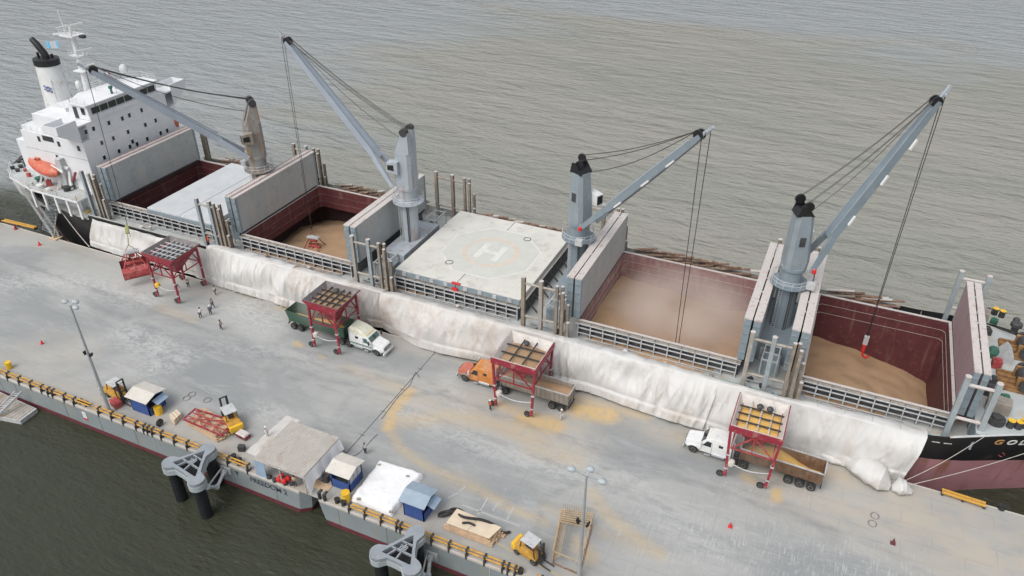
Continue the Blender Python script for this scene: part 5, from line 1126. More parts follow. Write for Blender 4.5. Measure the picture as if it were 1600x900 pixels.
hopper((-32.5,-27.6,67.2,73.0), 'red hopper with a white-lined bin over the orange truck', 2, 2, 'binwhite', ('dark','dark'), .35, 1, 1, flare=.3)
hopper((-3.4,1.1,67.2,73.0), 'red hopper heaped with yellow grain over the brown trailer', 3, 3, 'binwhite', ('stay','dark'), .45, 2, 2, flare=.35)
# ---------------- trucks ----------------
def truck(pos, rz, label, cab, hood, roof, trail, glass, fill, sleeper, stripe=None, ribs=True, low=False, topline=None, L_T=10.2):
    """local: front bumper at x=0, going back to -x; y across; z up"""
    t = thing('truck', label, 'truck', pos, rz, None)
    def b(name, mbx, mat, par=t, bevel=0, lab=None): return mbx.build(name, M_[mat], par, local=True, bevel=bevel, label=lab)
    q = MB(); q.bx(-7.6, -.5, -.45, .45, .55, .85); b('chassis', q, 'dark')
    W_ = 1.22
    # hood: sloping, rounded
    q = MB(); q.loft([[( -.15,-.80,.75),(-.15,.80,.75),(-.15,.72,1.45),(-.15,-.72,1.45)], [(-.35,-.95,.65),(-.35,.95,.65),(-.35,.85,1.62),(-.35,-.85,1.62)], [(-2.0,-1.02,.7),(-2.0,1.02,.7),(-2.0,.95,1.95),(-2.0,-.95,1.95)]]); hd = b('hood', q, hood, bevel=.08)
    q = MB(); q.bx(-.14, -.08, -.5, .5, .8, 1.4); b('grille', q, 'rim', hd)
    for s in (-1, 1):
        q = MB(); q.bx(-.24, -.12, s*.62-.14, s*.62+.14, 1.05, 1.3); b('headlight', q, 'glass', hd)
        q = MB(); n = 8; pts = [(-1.25+.78*math.cos(PI*i/n), s*1.08, .62+.60*math.sin(PI*i/n)) for i in range(n+1)]
        for p1, p2 in zip(pts[:-1], pts[1:]): q.bar(p1, p2, .42, .08, up=(0,1,0)) if False else q.extr([(p1[0], s*.88, p1[2]), (p2[0], s*.88, p2[2]), (p2[0], s*1.26, p2[2]), (p1[0], s*1.26, p1[2])], (0,0,.07))
        b('fender', q, hood if hood != 'cabred' else 'trailgrey')
    q = MB(); q.bx(-.12, .05, -1.2, 1.2, .4, .78); b('bumper', q, 'steel' if not low else hood, bevel=.05)
    # cab
    xb = -5.6 if sleeper else -4.3
    q = MB(); q.loft([[(-2.0,-W_,.75),(xb,-W_,.75),(xb,W_,.75),(-2.0,W_,.75)], [(-2.0,-W_,1.95),(xb,-W_,1.95),(xb,W_,1.95),(-2.0,W_,1.95)], [(-2.55,-W_+.08,2.65),(xb,-W_+.08,2.65),(xb,W_-.08,2.65),(-2.55,W_-.08,2.65)]]); cb = b('cab', q, cab, bevel=.06)
    if sleeper == 2:
        q = MB(); q.loft([[(-2.6,-1.1,2.62),(xb,-1.14,2.62),(xb,1.14,2.62),(-2.6,1.1,2.62)], [(-3.4,-1.0,3.2),(xb,-1.1,3.45),(xb,1.1,3.45),(-3.4,1.0,3.2)], [(-4.0,-.85,3.5),(xb+.1,-.95,3.7),(xb+.1,.95,3.7),(-4.0,.85,3.5)]])
    elif sleeper == 1:
        q = MB(); q.loft([[(-2.6,-1.12,2.62),(xb,-1.15,2.62),(xb,1.15,2.62),(-2.6,1.12,2.62)], [(-3.1,-1.02,2.95),(xb,-1.1,3.05),(xb,1.1,3.05),(-3.1,1.02,2.95)]])
    b('cab_roof', q, roof, bevel=.10)
    q = MB(); q.extr([(-2.06,-1.02,2.0), (-2.06,1.02,2.0), (-2.52,.98,2.58), (-2.52,-.98,2.58)], (.06,0,.03)); b('windscreen', q, glass, cb)
    for s in (-1, 1):
        y = s*W_
        q = MB(); q.extr([(-2.25,y,1.75),(-3.25,y,1.75),(-3.25,y-s*.07,2.45),(-2.7,y-s*.07,2.45)], (0,s*.025,0)); b('side_window', q, glass, cb)
        q = MB(); q.bx(-3.36,-3.33,y-.01,y+.012,.9,2.4); q.bx(-2.16,-2.13,y-.01,y+.012,.9,1.9); b('door_seam', q, 'dark', cb)
        if sleeper:
            q = MB(); q.bx(-4.6,-4.1,y-s*.07,y+s*.0,2.05,2.4); b('sleeper_window', q, 'glass', cb)
        q = MB(); q.bar((-2.2,y,2.0),(-2.1,y+s*.3,2.1),.04); q.bx(-2.16,-2.04,y+s*.22,y+s*.46,1.8,2.4); b('mirror', q, 'dark' if glass == 'glassgreen' else 'whiteclean')
        q = MB(); q.cyl((-4.2,s*1.0,.72),.32,1.5,12,'x'); b('fuel_tank', q, 'steel')
        q = MB(); q.bx(-2.6,-3.3,s*1.0,s*1.25,.35,.45); b('step', q, 'steel')
        if stripe:
            q = MB(); q.bx(-2.0,xb+.05,y-s*.0,y+s*.014,1.15,1.3); q.bx(-2.0,xb+.05,y,y+s*.014,1.0,1.05); b('stripe', q, stripe, cb)
        q = MB(); q.tube([(xb-.2,s*.95,1.0),(xb-.2,s*.95,3.3)],.09,8); b('exhaust_stack', q, 'steel')
        wheel('wheel', (-1.25, s*1.02, .52), .52, .3, 'y', t)
        for xx in ((-6.0,-7.2) if sleeper else (-5.2,-6.4)): wheel('wheel', (xx, s*.98, .52), .52, .5, 'y', t)
    for y in (-.7,-.35,0,.35,.7): q = MB(); q.bx(-2.85,-2.75,y-.06,y+.06,2.66 if sleeper != 2 else 2.85,2.78 if sleeper != 2 else 2.97); b('roof_lamp', q, 'yellowb')
    q = MB(); q.bx(-2.5,-2.02,-.015,.015,1.9,2.62); b('windscreen_pillar', q, 'dark', cb)
    q = MB(); q.bx(-1.9,-.4,-.02,.02,1.56,1.60) if False else q.bx(-.13,-.10,-.62,.62,1.42,1.46); b('hood_trim', q, 'dark', hd)
    q = MB(); q.bx(xb-.75,xb-.1,-.9,.9,.86,1.05); q.cyl((xb-.5,.45,1.35),.18,.5,8); b('coupling_plate', q, 'dark')
    # tipping trailer
    x1 = xb-.9; x0 = x1-L_T; zb, zt = 1.25, 3.0; w_ = 1.25
    q = MB(); q.bx(x0+.3, x1-.3, -.5, .5, .85, 1.15); b('trailer_frame', q, 'dark')
    q = MB(); th = .07
    def rc(g, z): return [(x0+g,-w_+g,z),(x1-g,-w_+g,z),(x1-g,w_-g,z),(x0+g,w_-g,z)]
    q.loft([rc(.25,zb), rc(.0,zt)], cap=False); q.loft([rc(.25+th,zb+.1), rc(th,zt)], cap=False); q.loft([rc(0,zt), rc(th,zt+.001)], cap=False); q.add(rc(.25,zb), [(0,1,2,3)]); q.add(rc(.25+th,zb+.1), [(0,1,2,3)])
    tb = b('trailer_body', q, trail)
    q = MB()
    for s in (-1, 1): q.bx(x0-.04, x1+.04, s*(w_-.02)-.06, s*(w_-.02)+.06, zt-.02, zt+.12)
    q.bx(x0-.06, x0+.06, -w_, w_, zt-.02, zt+.12); q.bx(x1-.06, x1+.06, -w_, w_, zt-.02, zt+.12); b('top_rail', q, topline or trail, tb)
    if ribs:
        n = int(L_T/.62)
        for k in range(n+1):
            x = x0+.1+k*(L_T-.2)/n
            for s in (-1, 1):
                q = MB(); q.extr([(x-.05, s*(w_-.24), zb), (x+.05, s*(w_-.24), zb), (x+.05, s*(w_+.0), zt-.03), (x-.05, s*(w_+.0), zt-.03)], (0, s*.07, 0)); b('rib', q, trail, tb)
    if fill is not None:
        q = MB(); nx, ny = 30, 8; vs = []
        for j in range(ny+1):
            for i in range(nx+1):
                x = x0+.12+(x1-x0-.24)*i/nx; v = j/ny*2-1; z = fill(i/nx)-.28*v*v+.05*noise.noise((x*1.5, v*2, 3)); z = min(zt+.25, max(zb+.12, z)); hw = w_-.11-.25*max(0, min(1, (zt-z)/(zt-zb))); vs.append((x0+.12+.26*max(0, min(1, (zt-z)/(zt-zb)))+(x1-x0-.24-.52*max(0, min(1, (zt-z)/(zt-zb))))*i/nx, v*hw, z))
        q.add(vs, [(j*(nx+1)+i, j*(nx+1)+i+1, (j+1)*(nx+1)+i+1, (j+1)*(nx+1)+i) for j in range(ny) for i in range(nx)])
        o = q.build('grain_load', M_['grainy'] if fill(0) < 2 else M_['grain'], t, local=True, smooth=True)
    for xx in (x0+1.0, x0+2.25, x0+3.5)[:2 if not ribs or trail == 'trailgrey' else 3]:
        for s in (-1, 1): wheel('wheel', (xx, s*.98, .52), .52, .5, 'y', t)
    q = MB(); q.bx(x0-.05, x0+.1, -1.1, 1.1, .7, .8); q.bar((x0+.1,-.9,.8),(x0+.1,-.9,1.3),.08); q.bar((x0+.1,.9,.8),(x0+.1,.9,1.3),.08); b('rear_bar', q, 'dark')
    return t
truck((-50.9,70.95,0), -.03, 'green tipping trailer truck with a white and cream cab', 'whiteclean', 'whiteclean', 'cream', 'green', 'glassgreen', lambda u: 1.7+.5*math.exp(-((u-.65)*4)**2), 2, 'greenb', ribs=False, low=True, L_T=10.3)
truck((-39.7,71.2,0), PI-.02, 'orange truck hauling a dusty grey ribbed trailer full of grain', 'cabyellow', 'cabred', 'cabyellow', 'trailgrey', 'glass', lambda u: 2.75-.2*u, 1, None, topline='stay', L_T=9.6)
truck((-8.9,70.75,0), PI-.035, 'white truck hauling a rusty brown ribbed trailer', 'whiteclean', 'whiteclean', 'whiteclean', 'trailbrown', 'glass', lambda u: 1.5+1.5*math.exp(-((u-.62)*3.0)**2), 1, None, topline='stay', L_T=9.2)
# ---------------- grabs ----------------
def grab(pos, rz, label, open_, head='stay', s_=1., body='redclam', small=False):
    t = thing('grab_bucket', label, 'grab bucket', pos, rz); t.scale = (s_, s_, s_)
    for sd in (-1, 1):
        # clam: half-barrel trough along local x, offset in y
        ang = open_*sd; L_ = 4.4; prof = [(0.0,2.0),(1.35,1.9),(1.55,1.0),(1.15,.25),(.25,.0),(.0,.1)]
        rings = []
        for x in (-L_/2, L_/2):
            rings.append([Vector((x, sd*(yy+.05)*1.0, zz)) for yy, zz in prof])
        R_ = Matrix.Rotation(ang, 3, 'X'); piv = Vector((0, 0, 2.6))
        out = [[R_ @ (v-piv)+piv for v in r] for r in rings]; inn = [[R_ @ (Vector((v.x*.965, v.y*.9+sd*.07, v.z*.93+.16))-piv)+piv for v in r] for r in rings]
        q = MB(); n = len(prof)
        for rr in (out, inn):
            q.add(rr[0]+rr[1], [(k, k+1, n+k+1, n+k) for k in range(1, n-1)]+[tuple(range(1, n)), tuple(range(n+1, 2*n))])
        zs = min(v[2] for v in q.v)
        o = q.build('clam', M_[body], t, local=True)
        for x in (-1.7, 0, 1.7):
            w_ = MB(); a = R_ @ (Vector((x, sd*1.45, 1.9))-piv)+piv; b_ = Vector((x*.35, sd*.45, 5.0)); w_.bar(a, b_, .16) if x else w_.bar(a, Vector((0, sd*.3, 3.0)), .2); w_.build('arm', M_[body], t, local=True)
        w_ = MB()
        for x in (-1.2, 0, 1.2):
            a = R_ @ (Vector((x, sd*1.58, 1.75))-piv)+piv; b_ = R_ @ (Vector((x, sd*1.1, .22))-piv)+piv; w_.bar(a, b_, .14, .06)
        w_.build('clam_rib', M_[body], o, local=True)
    q = MB(); q.bx(-1.3, 1.3, -.5, .5, 4.75, 5.1); q.bx(-1.0, 1.0, -.35, .35, 5.1, 5.25); hd = q.build('head_beam', M_[head], t, local=True, bevel=.04)
    q = MB(); q.cyl((0,0,2.8), .35, 2.6, 10, 'x'); q.cyl((0,0,4.3), .4, 1.0, 12, 'x'); q.build('sheave_block', M_[body], t, local=True)
    for x in (-.9, .9):
        q = MB(); q.bar((x,0,4.9), (x*.6,0,2.8), .14); q.build('closing_rod', M_[body], t, local=True)
    q = MB(); q.bar((-.8,0,5.25),(0,0,6.3),.07); q.bar((.8,0,5.25),(0,0,6.3),.07); q.build('sling', M_['red'], t, local=True)
    return t
gp_ = P(217, 436, 0)
grab((gp_.x, gp_.y, .55), .95, 'open red clamshell grab resting on the quay beside the empty hopper', .62, s_=.92)
q = MB(); a = Vector((gp_.x, gp_.y, 6.2)); b_ = Vector((-99.9,73.1,8.8)); q.bar(a, a.lerp(b_, .35), .16); q.bar(a.lerp(b_, .55), a.lerp(b_, .9), .5, .35); q.tube([a, b_], .06, 5)
hk = q.build('hook_block', M_['greenb']); tag(hk, 'yellow-green hook block on the wires above the open red grab', 'hook')
hk.data.materials[0] = pm('faded_yellow_green_paint', (.25,.27,.09), .7)
grab((-76.4,88.7,-.1), .15, 'small red grab with a pale head hanging in the second hold', .45, s_=.8)
q = MB(); h4 = Vector((9.2,95.2,2.6)); q.bar(h4+Vector((0,0,2.6)), h4+Vector((0,0,1.3)), .45, .6); hb = q.build('hook_block', M_['stay']); tag(hb, 'grey hook block with a red swivel hook hanging in the foremost hold', 'hook')
q = MB(); q.bar(h4+Vector((0,0,1.3)), h4+Vector((0,0,.2)), .5, .4); q.tube([h4+Vector((.0,0,.2)), h4+Vector((.1,0,-.5)), h4+Vector((.55,0,-.9)), h4+Vector((.9,0,-.4))], .16, 6); q.build('swivel_hook', M_['redbright'], hb)
# ---------------- forklifts ----------------
def forklift(pos, rz, label, s_=1., mast_h=3.0):
    t = thing('forklift', label, 'forklift', pos, rz, 'yellow forklifts on the quay'); t.scale = (s_,)*3
    q = MB(); q.loft([[(-2.0,-.75,.45),(.9,-.75,.35),(.9,.75,.35),(-2.0,.75,.45)], [(-2.05,-.8,.95),(.9,-.8,.8),(.9,.8,.8),(-2.05,.8,.95)], [(-1.8,-.72,1.4),(-.1,-.72,1.35),(-.1,.72,1.35),(-1.8,.72,1.4)]]); bd = q.build('body', M_['yellow'], t, local=True, bevel=.08)
    q = MB(); q.bx(-2.25,-1.6,-.8,.8,.4,1.25); q.build('counterweight', M_['yellowb'], t, local=True, bevel=.12)
    q = MB(); q.bx(-.6,.1,-.3,.3,1.3,1.45); q.bx(-.75,-.6,-.3,.3,1.4,2.0); q.build('seat', M_['dark'], t, local=True, bevel=.03)
    q = MB(); q.bar((.85,0,.9),(.55,0,1.6),.07); q.bar((.45,-.2,1.6),(.45,.2,1.6),.05); q.build('steering_wheel', M_['dark'], t, local=True)
    for s in (-1, 1):
        for a, b_ in (((-1.15,s*.68,1.3),(-.95,s*.62,2.4)), ((.75,s*.68,.8),(.45,s*.62,2.4))): q = MB(); q.bar(a, b_, .09); q.build('guard_post', M_['dark'], t, local=True)
    q = MB(); q.bx(-1.1,.6,-.72,.72,2.4,2.47); q.build('overhead_guard', M_['stay'], t, local=True)
    for s in (-1, 1):
        q = MB(); q.bx(1.0,1.16,s*.42-.07,s*.42+.07,.25,mast_h); q.bx(1.16,1.26,s*.30-.05,s*.30+.05,.25,mast_h-.2); q.build('mast', M_['dark'], t, local=True)
        q = MB(); q.bx(1.3,2.5,s*.35-.07,s*.35+.07,.12,.2); q.bx(1.28,1.36,s*.35-.07,s*.35+.07,.12,.9); q.build('fork', M_['dark'], t, local=True)
    q = MB()
    for z in (.5,1.6,mast_h-.05): q.bx(1.0,1.14,-.42,.42,z-.06,z+.06)
    q.bx(1.27,1.35,-.55,.55,.5,.62); q.bx(1.27,1.35,-.55,.55,.85,.97); q.build('carriage', M_['dark'], t, local=True)
    for s in (-1, 1):
        wheel('wheel', (.65,s*.72,.4), .4, .28, 'y', t); wheel('wheel', (-1.5,s*.72,.34), .34, .25, 'y', t)
    return t
def seated(pos, rz, shirt, label):
    p = person(Vector(pos)+Vector((0,0,.55)), rz, 'bend', shirt, 'jean', label); p.scale = (.9,.9,.78); return p
f1 = P(189,622); forklift((f1.x, f1.y, 0), -.15, 'yellow forklift with a raised dark mast facing right, behind the left lamp post', 1.05, 3.3)
f2 = P(362,662); forklift((f2.x, f2.y, 0), PI-.5, 'yellow forklift facing left behind the red frame on the timber stack', 1.05, 3.4)
f3 = P(832,870); forklift((f3.x, f3.y, 0), -.25, 'yellow forklift with a grey roof beside the timber lattice frame', 1.0, 2.6)
for f, rz, lb in ((f1, -.15, 'person driving the yellow forklift beside the left lamp post'), (f2, PI-.5, 'person driving the yellow forklift behind the timber stack'), (f3, -.25, 'person in an orange vest driving the yellow forklift near the right lamp post')):
    seated((f.x-.25*math.cos(rz), f.y-.25*math.sin(rz), .1), rz, 'vest' if f is f3 else 'redclam', lb)
# ---------------- huts ----------------
def hut(x0, x1, y0, y1, h, roofm, label, rz=0, awn=False, open_front=False, cat='hut', over=.35):
    cx, cyy = (x0+x1)/2, (y0+y1)/2; a, b_ = (x1-x0)/2, (y1-y0)/2
    t = thing('site_hut', label, cat, (cx, cyy, 0), rz, 'small blue huts along the outer edge of the quay')
    wb = 1.25 if open_front else h-.1
    q = MB(); q.bx(-a, a, -b_, -b_+.08, .02, wb); q.build('wall', M_['blue'], t, local=True)
    q = MB(); q.bx(-a, a, b_-.08, b_, .02, h-.1); q.build('wall', M_['blue'], t, local=True)
    q = MB(); q.bx(-a, -a+.08, -b_+.085, b_-.085, .02, h-.1); q.build('wall', M_['blue'], t, local=True)
    q = MB(); q.bx(a-.08, a, -b_+.085, b_-.085, .02, 1.1 if (open_front or awn) else h-.1); q.build('wall', M_['blue'], t, local=True)
    for sx in (-1, 1):
        for sy in (-1, 1): q = MB(); q.bx(sx*(a-.06)-.06, sx*(a-.06)+.06, sy*(b_-.06)-.06, sy*(b_-.06)+.06, .02, h); q.build('corner_post', M_['blue'], t, local=True)
    q = MB(); q.bx(-a+.1, a-.1, -b_+.1, b_-.1, .02, .9); q.build('bench', M_['dark'], t, local=True)
    # shallow pitched roof, ridge along local x
    for s in (-1, 1):
        q = MB(); q.extr([(-a-over, 0, h+.45), (a+over, 0, h+.45), (a+over, s*(b_+over), h-.02), (-a-over, s*(b_+over), h-.02)], (0,0,.06)); r = q.build('roof', M_[roofm], t, local=True)
    q = MB(); q.extr([(a-.04,-b_,h-.04),(a-.04,b_,h-.04),(a-.04,0,h+.42)], (.03,0,0)); q.build('gable', M_['blue'], t, local=True)
    if awn:
        q = MB(); q.extr([(a+.02, -b_*.4, 1.95), (a+.9, -b_*.4, 1.55), (a+.9, b_, 1.55), (a+.02, b_, 1.95)], (0,0,.04)); q.build('awning', M_['bluepale'], t, local=True)
    else:
        for k in range(3): q = MB(); y = -b_+.15+k*(2*b_-.3)/3; q.bx(a-.05, a+.02, y+.05, y+(2*b_-.3)/3-.05, 1.2, h-.2); q.build('window', M_['steel' if open_front else 'glass'], t, local=True)
    return t
hut(-74.3,-71.3,47.5,50.1,2.35,'roofcream','blue hut with a cream roof behind the yellow drum, left of the timber stack', awn=True)
hut(-43.7,-41.2,47.4,49.9,2.5,'roofcream','blue hut with a cream roof between the corrugated canopy and the white sheet', open_front=True)
hut(-34.1,-31.6,47.2,49.6,2.4,'bluegrey','blue hut with a blue-grey roof at the corner of the white sheet', awn=True)
q = MB(); q.extr([(-34.3,47.2,2.1),(-35.4,47.4,1.7),(-35.2,49.0,1.7),(-34.2,49,2.1)], (0,0,.04)); pass
# ---------------- corrugated canopy ----------------
cn = thing('canopy', 'large dusty corrugated canopy above the FREEDOM 2 lettering', 'canopy', (-49, 48, 0))
x0, x1, y0, y1, zl, zh = -52.4, -45.5, 45.15, 51.9, 2.7, 2.75
n = 96; q = MB(); r0, r1 = [], []
for i in range(n+1):
    x = x0+(x1-x0)*i/n; dz = .06*math.sin(i*PI/2+.4); r0.append((x, y0, zl+dz)); r1.append((x, y1, zh+dz))
for k in range(4):   # four rows of sheets, lapped
    a = [Vector(p).lerp(Vector(s_), k/4) for p, s_ in zip(r0, r1)]; b_ = [Vector(p).lerp(Vector(s_), (k+1)/4+.012) + Vector((0,0,.0)) for p, s_ in zip(r0, r1)]
    for h_ in range(6):
        i0 = h_*n//6; i1 = (h_+1)*n//6+1; q = MB(); q.loft([[v+Vector((0,0,.012*(3-k)+.006*(h_ % 2))) for v in a[i0:i1+1]], [v+Vector((0,0,.012*(3-k)+.006*(h_ % 2))) for v in b_[i0:i1+1]]], close=False, cap=False); q.build('roof_sheet', M_['corr'], cn)
q = MB(); q.bar((x0-.05,y0,zl-.1),(x1+.05,y0,zl-.1),.08,.12); q.bar((x0,y0,zl-.1),(x0,y1,zh-.1),.08); q.bar((x1,y0,zl-.1),(x1,y1,zh-.1),.08); q.bar((x0,y1,zh-.1),(x1,y1,zh-.1),.08); q.build('roof_frame', M_['trim'], cn)
for x in (x0+.1, (x0+x1)/2, x1-.1):
    for y in (y0+.1, 48.5, y1-.1): q = MB(); q.bx(x-.05,x+.05,y-.05,y+.05,.01,zl-.1); q.build('post', M_['trim'], cn)
q = MB(); q.extr([(x0-.12,y0,.02),(x0-.12,y0,2.5),(x0+1.4,y0,2.6),(x0+1.3,y0,.02)], (0,.06,0)); q.build('side_panel', M_['bluepale'], cn, label='pale blue-grey panel hanging at the left of the opening'); cn.children
q = MB(); n = 20; ra, rb = [], []
for i in range(n+1):
    y = y0+(y1-y0)*i/n; ra.append((x1+.06, y, zl-.02)); rb.append((x1+.55+.08*math.sin(i*1.3), y-.1, 1.3 if i > 3 else .25+.25*i))
q.loft([ra, rb], close=False, cap=False); q.build('side_curtain', M_['tarpwhite'], cn, label='white sheet hanging outwards along the right edge of the roof')
q = MB(); q.bx(x0+.2,x1-.2,y1-.3,y1-.2,.02,2.55); q.build('back_panel', M_['dark'], cn)
for px_, py_, r_, m in ((436,749,.34,'redbright'),(444,752,.34,'redbright'),(450,748,.36,'redbright'),(440,743,.3,'redbright')):
    p = P(px_, py_, .5); q = MB(); q.lathe(p, [(.05,-r_),(r_*.9,-.15),(r_,0.1),(r_*.7,r_*.8),(.05,r_)], 12); o = q.build('red_float', M_[m], None, smooth='auto'); tag(o, {436:'leftmost of the red round floats under the canopy edge',444:'front red round float, lowest of the cluster under the canopy edge',450:'rightmost and largest of the red round floats under the canopy',440:'rear red round float at the back of the cluster under the canopy'}[px_], 'float', 'red floats under the corrugated canopy')
for px_, py_, m in ((430,752,'dark'),(446,757,'dark'),(456,757,'dark'),(421,747,'dark')):
    p = P(px_, py_, 0); q = MB(); q.lathe(p, [(.28,0),(.3,.3),(.18,.5)], 10); o = q.build('bollard', M_[m]); tag(o, {430:'small black bollard just left of the red floats under the canopy',446:'small black bollard in front of the red floats under the canopy',456:'small black bollard right of the red floats under the canopy',421:'small black bollard by the pale panel under the canopy'}[px_], 'bollard', 'bollards under the canopy')
person(P(462,760,.004), -1.4, 'stand', 'plank', 'jean', 'person in a tan top under the right front corner of the corrugated canopy', 'dark')
# white plastic on the deck left of the canopy, small signboard
def ground_sheet(pts, name, label, mat, cat, h=.35, seed=2, N=30, edge=.6):
    a, b_, c, d = [Vector(p) for p in pts]; vs = []; q = MB()
    for j in range(N+1):
        for i in range(N+1):
            u, v = i/N, j/N; p = a.lerp(b_, u).lerp(d.lerp(c, u), v); e = min(u, 1-u, v, 1-v)*2
            z = h*min(1, e/edge*2)**.6 + (.10*noise.noise((p.x*.9, p.y*.9, seed))+.05*noise.noise((p.x*2.6, p.y*2.6, seed)))*min(1, e*6)
            o_ = .18*noise.noise((u*6, v*6, seed+5)); vs.append((p.x+o_, p.y+.15*noise.noise((u*6, v*6, seed+9)), max(.02, z+.02)))
    q.add(vs, [(j*(N+1)+i, j*(N+1)+i+1, (j+1)*(N+1)+i+1, (j+1)*(N+1)+i) for j in range(N) for i in range(N)])
    o = q.build(name, M_[mat], None, smooth=True); tag(o, label, cat); return o
ground_sheet([P(384,706),P(404,716),P(470,657),P(448,649)], 'plastic_sheet', 'crumpled white plastic strip on the deck left of the corrugated roof', 'tarpdusty', 'plastic sheet', .12, 4, 24)
ws = ground_sheet([P(549,782),P(612,808),P(664,744),P(594,722)], 'white_cover', 'bright white sheet covering a low load between two blue huts', 'tarpwhite', 'cover sheet', .75, 7, 34, .18)
for px_, py_ in ((593,727),(637,745),(560,780),(611,800)):
    p = P(px_, py_, .7); rg = MB(); rg.box(p+Vector((0,0,.08)), (.4,.25,.16), rz=random.random()); o = rg.build('sheet_weight', M_['post']); tag(o, {593:'small grey weight on the far left corner of the white sheet',637:'small grey weight near the far right corner of the white sheet',560:'small grey weight on the near left corner of the white sheet',611:'small grey weight on the near right corner of the white sheet'}[px_], 'weight', 'weights on the white sheet')
# ---------------- timber stacks ----------------
def stack(pts, h, label, mat='plank', nl=4, na=9, name='timber_stack', cover=None, jit=.12):
    a, b_, c, d = [Vector(p) for p in pts]; t = thing(name, label, 'timber stack', (a+b_+c+d)/4)
    for l in range(nl):
        z = .05+h*l/nl; k_ = 1.0-.05*l
        for i in range(na):
            u0, u1 = (i+.06)/na, (i+.94)/na; A_ = a.lerp(d, u0); B_ = b_.lerp(c, u0); A2 = a.lerp(d, u1); B2 = b_.lerp(c, u1)
            e0, e1 = random.uniform(-jit, jit)/3, random.uniform(-jit, jit)/3
            ce = (a+b_+c+d)/4
            pts4 = [A_.lerp(B_, e0), B_.lerp(A_, e1), B2.lerp(A2, e1), A2.lerp(B2, e0)]; pts4 = [ce+(p-ce)*k_ for p in pts4]
            q = MB(); q.extr([(p.x, p.y, z) for p in pts4], (0,0,h/nl*random.uniform(.8,.98))); q.build('plank', M_[mat if random.random() < .8 or l < nl-1 else 'ply'], t)
    if cover:
        ce = (a+b_+c+d)/4; k = .9; pl_ = [ce+(p-ce)*k for p in (a, b_, c, d)]
        for j in range(2):
            p0, p1, p2, p3 = pl_[0].lerp(pl_[1], j*.5), pl_[0].lerp(pl_[1], j*.5+.49), pl_[3].lerp(pl_[2], j*.5+.49), pl_[3].lerp(pl_[2], j*.5)
            q = MB(); q.extr([(p.x, p.y, h+.06+.02*j) for p in (p0, p1, p2, p3)], (0,0,.03)); q.build('cover_board', M_[cover], t)
    return t
stack([P(291,664),P(340,692),P(374,670),P(318,640)], .8, 'stack of raw timber carrying the red steel frame', nl=4, na=9)
stack([P(693,828),P(768,856),P(789,836),P(712,803)], 1.05, 'long timber stack with a pale top and a black hose lying over it', nl=5, na=8, cover='ply')
stack([P(265,655),P(273,665),P(286,652),P(278,645)], .7, 'small tilted pile of pale boards right of the yellow drum', nl=3, na=3, mat='ply')
# red frame lying on the stack
rf = thing('steel_frame', 'flat red lattice frame lying on the timber stack', 'frame', P(325,662,1.0))
fa, fb, fcc, fd = P(286,655,1.05), P(347,681,1.05), P(368,659,1.05), P(305,639,1.05)
for a, b_ in ((fa,fb),(fb,fcc),(fcc,fd),(fd,fa)): q = MB(); q.bar(a, b_, .16); q.build('frame_beam', M_['red'], rf)
for u in (.25,.5,.75): q = MB(); q.bar(fa.lerp(fb,u)+Vector((0,0,.02)), fd.lerp(fcc,u)+Vector((0,0,.02)), .10); q.build('cross_bar', M_['redclam'], rf)
for u in (.33,.66): q = MB(); q.bar(fa.lerp(fd,u)+Vector((0,0,.05)), fb.lerp(fcc,u)+Vector((0,0,.05)), .10); q.build('cross_bar', M_['redclam'], rf)
for a, b_ in ((fa,fcc),(fb,fd),(fa.lerp(fb,.5),fcc),(fa.lerp(fb,.5),fd)): q = MB(); q.bar(a+Vector((0,0,.1)), b_+Vector((0,0,.1)), .09); q.build('diagonal_bar', M_['redclam'], rf)
# black hoses
def hose(pts, r, label, name='hose', m='rubber', cat='hose', n=6):
    P_ = [Vector(p) for p in pts]; out = []
    for i in range(len(P_)-1):
        p0, p1, p2, p3 = P_[max(i-1,0)], P_[i], P_[i+1], P_[min(i+2, len(P_)-1)]
        for k in range(n):
            u = k/n; out.append(.5*((2*p1)+(-p0+p2)*u+(2*p0-5*p1+4*p2-p3)*u*u+(-p0+3*p1-3*p2+p3)*u**3))
    out.append(P_[-1]); q = MB(); q.tube(out, r, 6); o = q.build(name, M_[m], None, smooth='auto'); tag(o, label, cat); return o
hose([P(797,831,.2),P(785,832,.3),P(772,820,1.0),P(752,812,1.35),P(725,808,1.3),P(705,799,.5),P(690,801,.25),P(686,806,.2),P(697,805,.25),P(712,797,.3)], .16, 'thick black hose looping off and lying across the long timber stack')
hose([P(700,799,.4),P(708,795,.35),P(718,796,.3),P(725,801,.2)], .15, 'short black hose curl at the left end of the long timber stack')
hose([P(722,817,1.3),P(733,817,1.3),P(742,821,1.3)], .13, 'short black hose piece lying on top of the long timber stack')
hose([P(537,703,.06),P(543,712,.06),P(556,711,.06),P(569,700,.06),P(580,688,.06),P(590,678,.06)], .025, 'thin black cable curving over the deck at the barge joint', 'cable', cat='cable')
hose([P(655,590,.05),P(650,582,.05),P(646,588,.05),P(640,602,.05),P(622,620,.05),P(607,640,.05),P(596,655,.05)], .025, 'thin black cable running along the barge joint near the orange truck', 'cable', cat='cable')
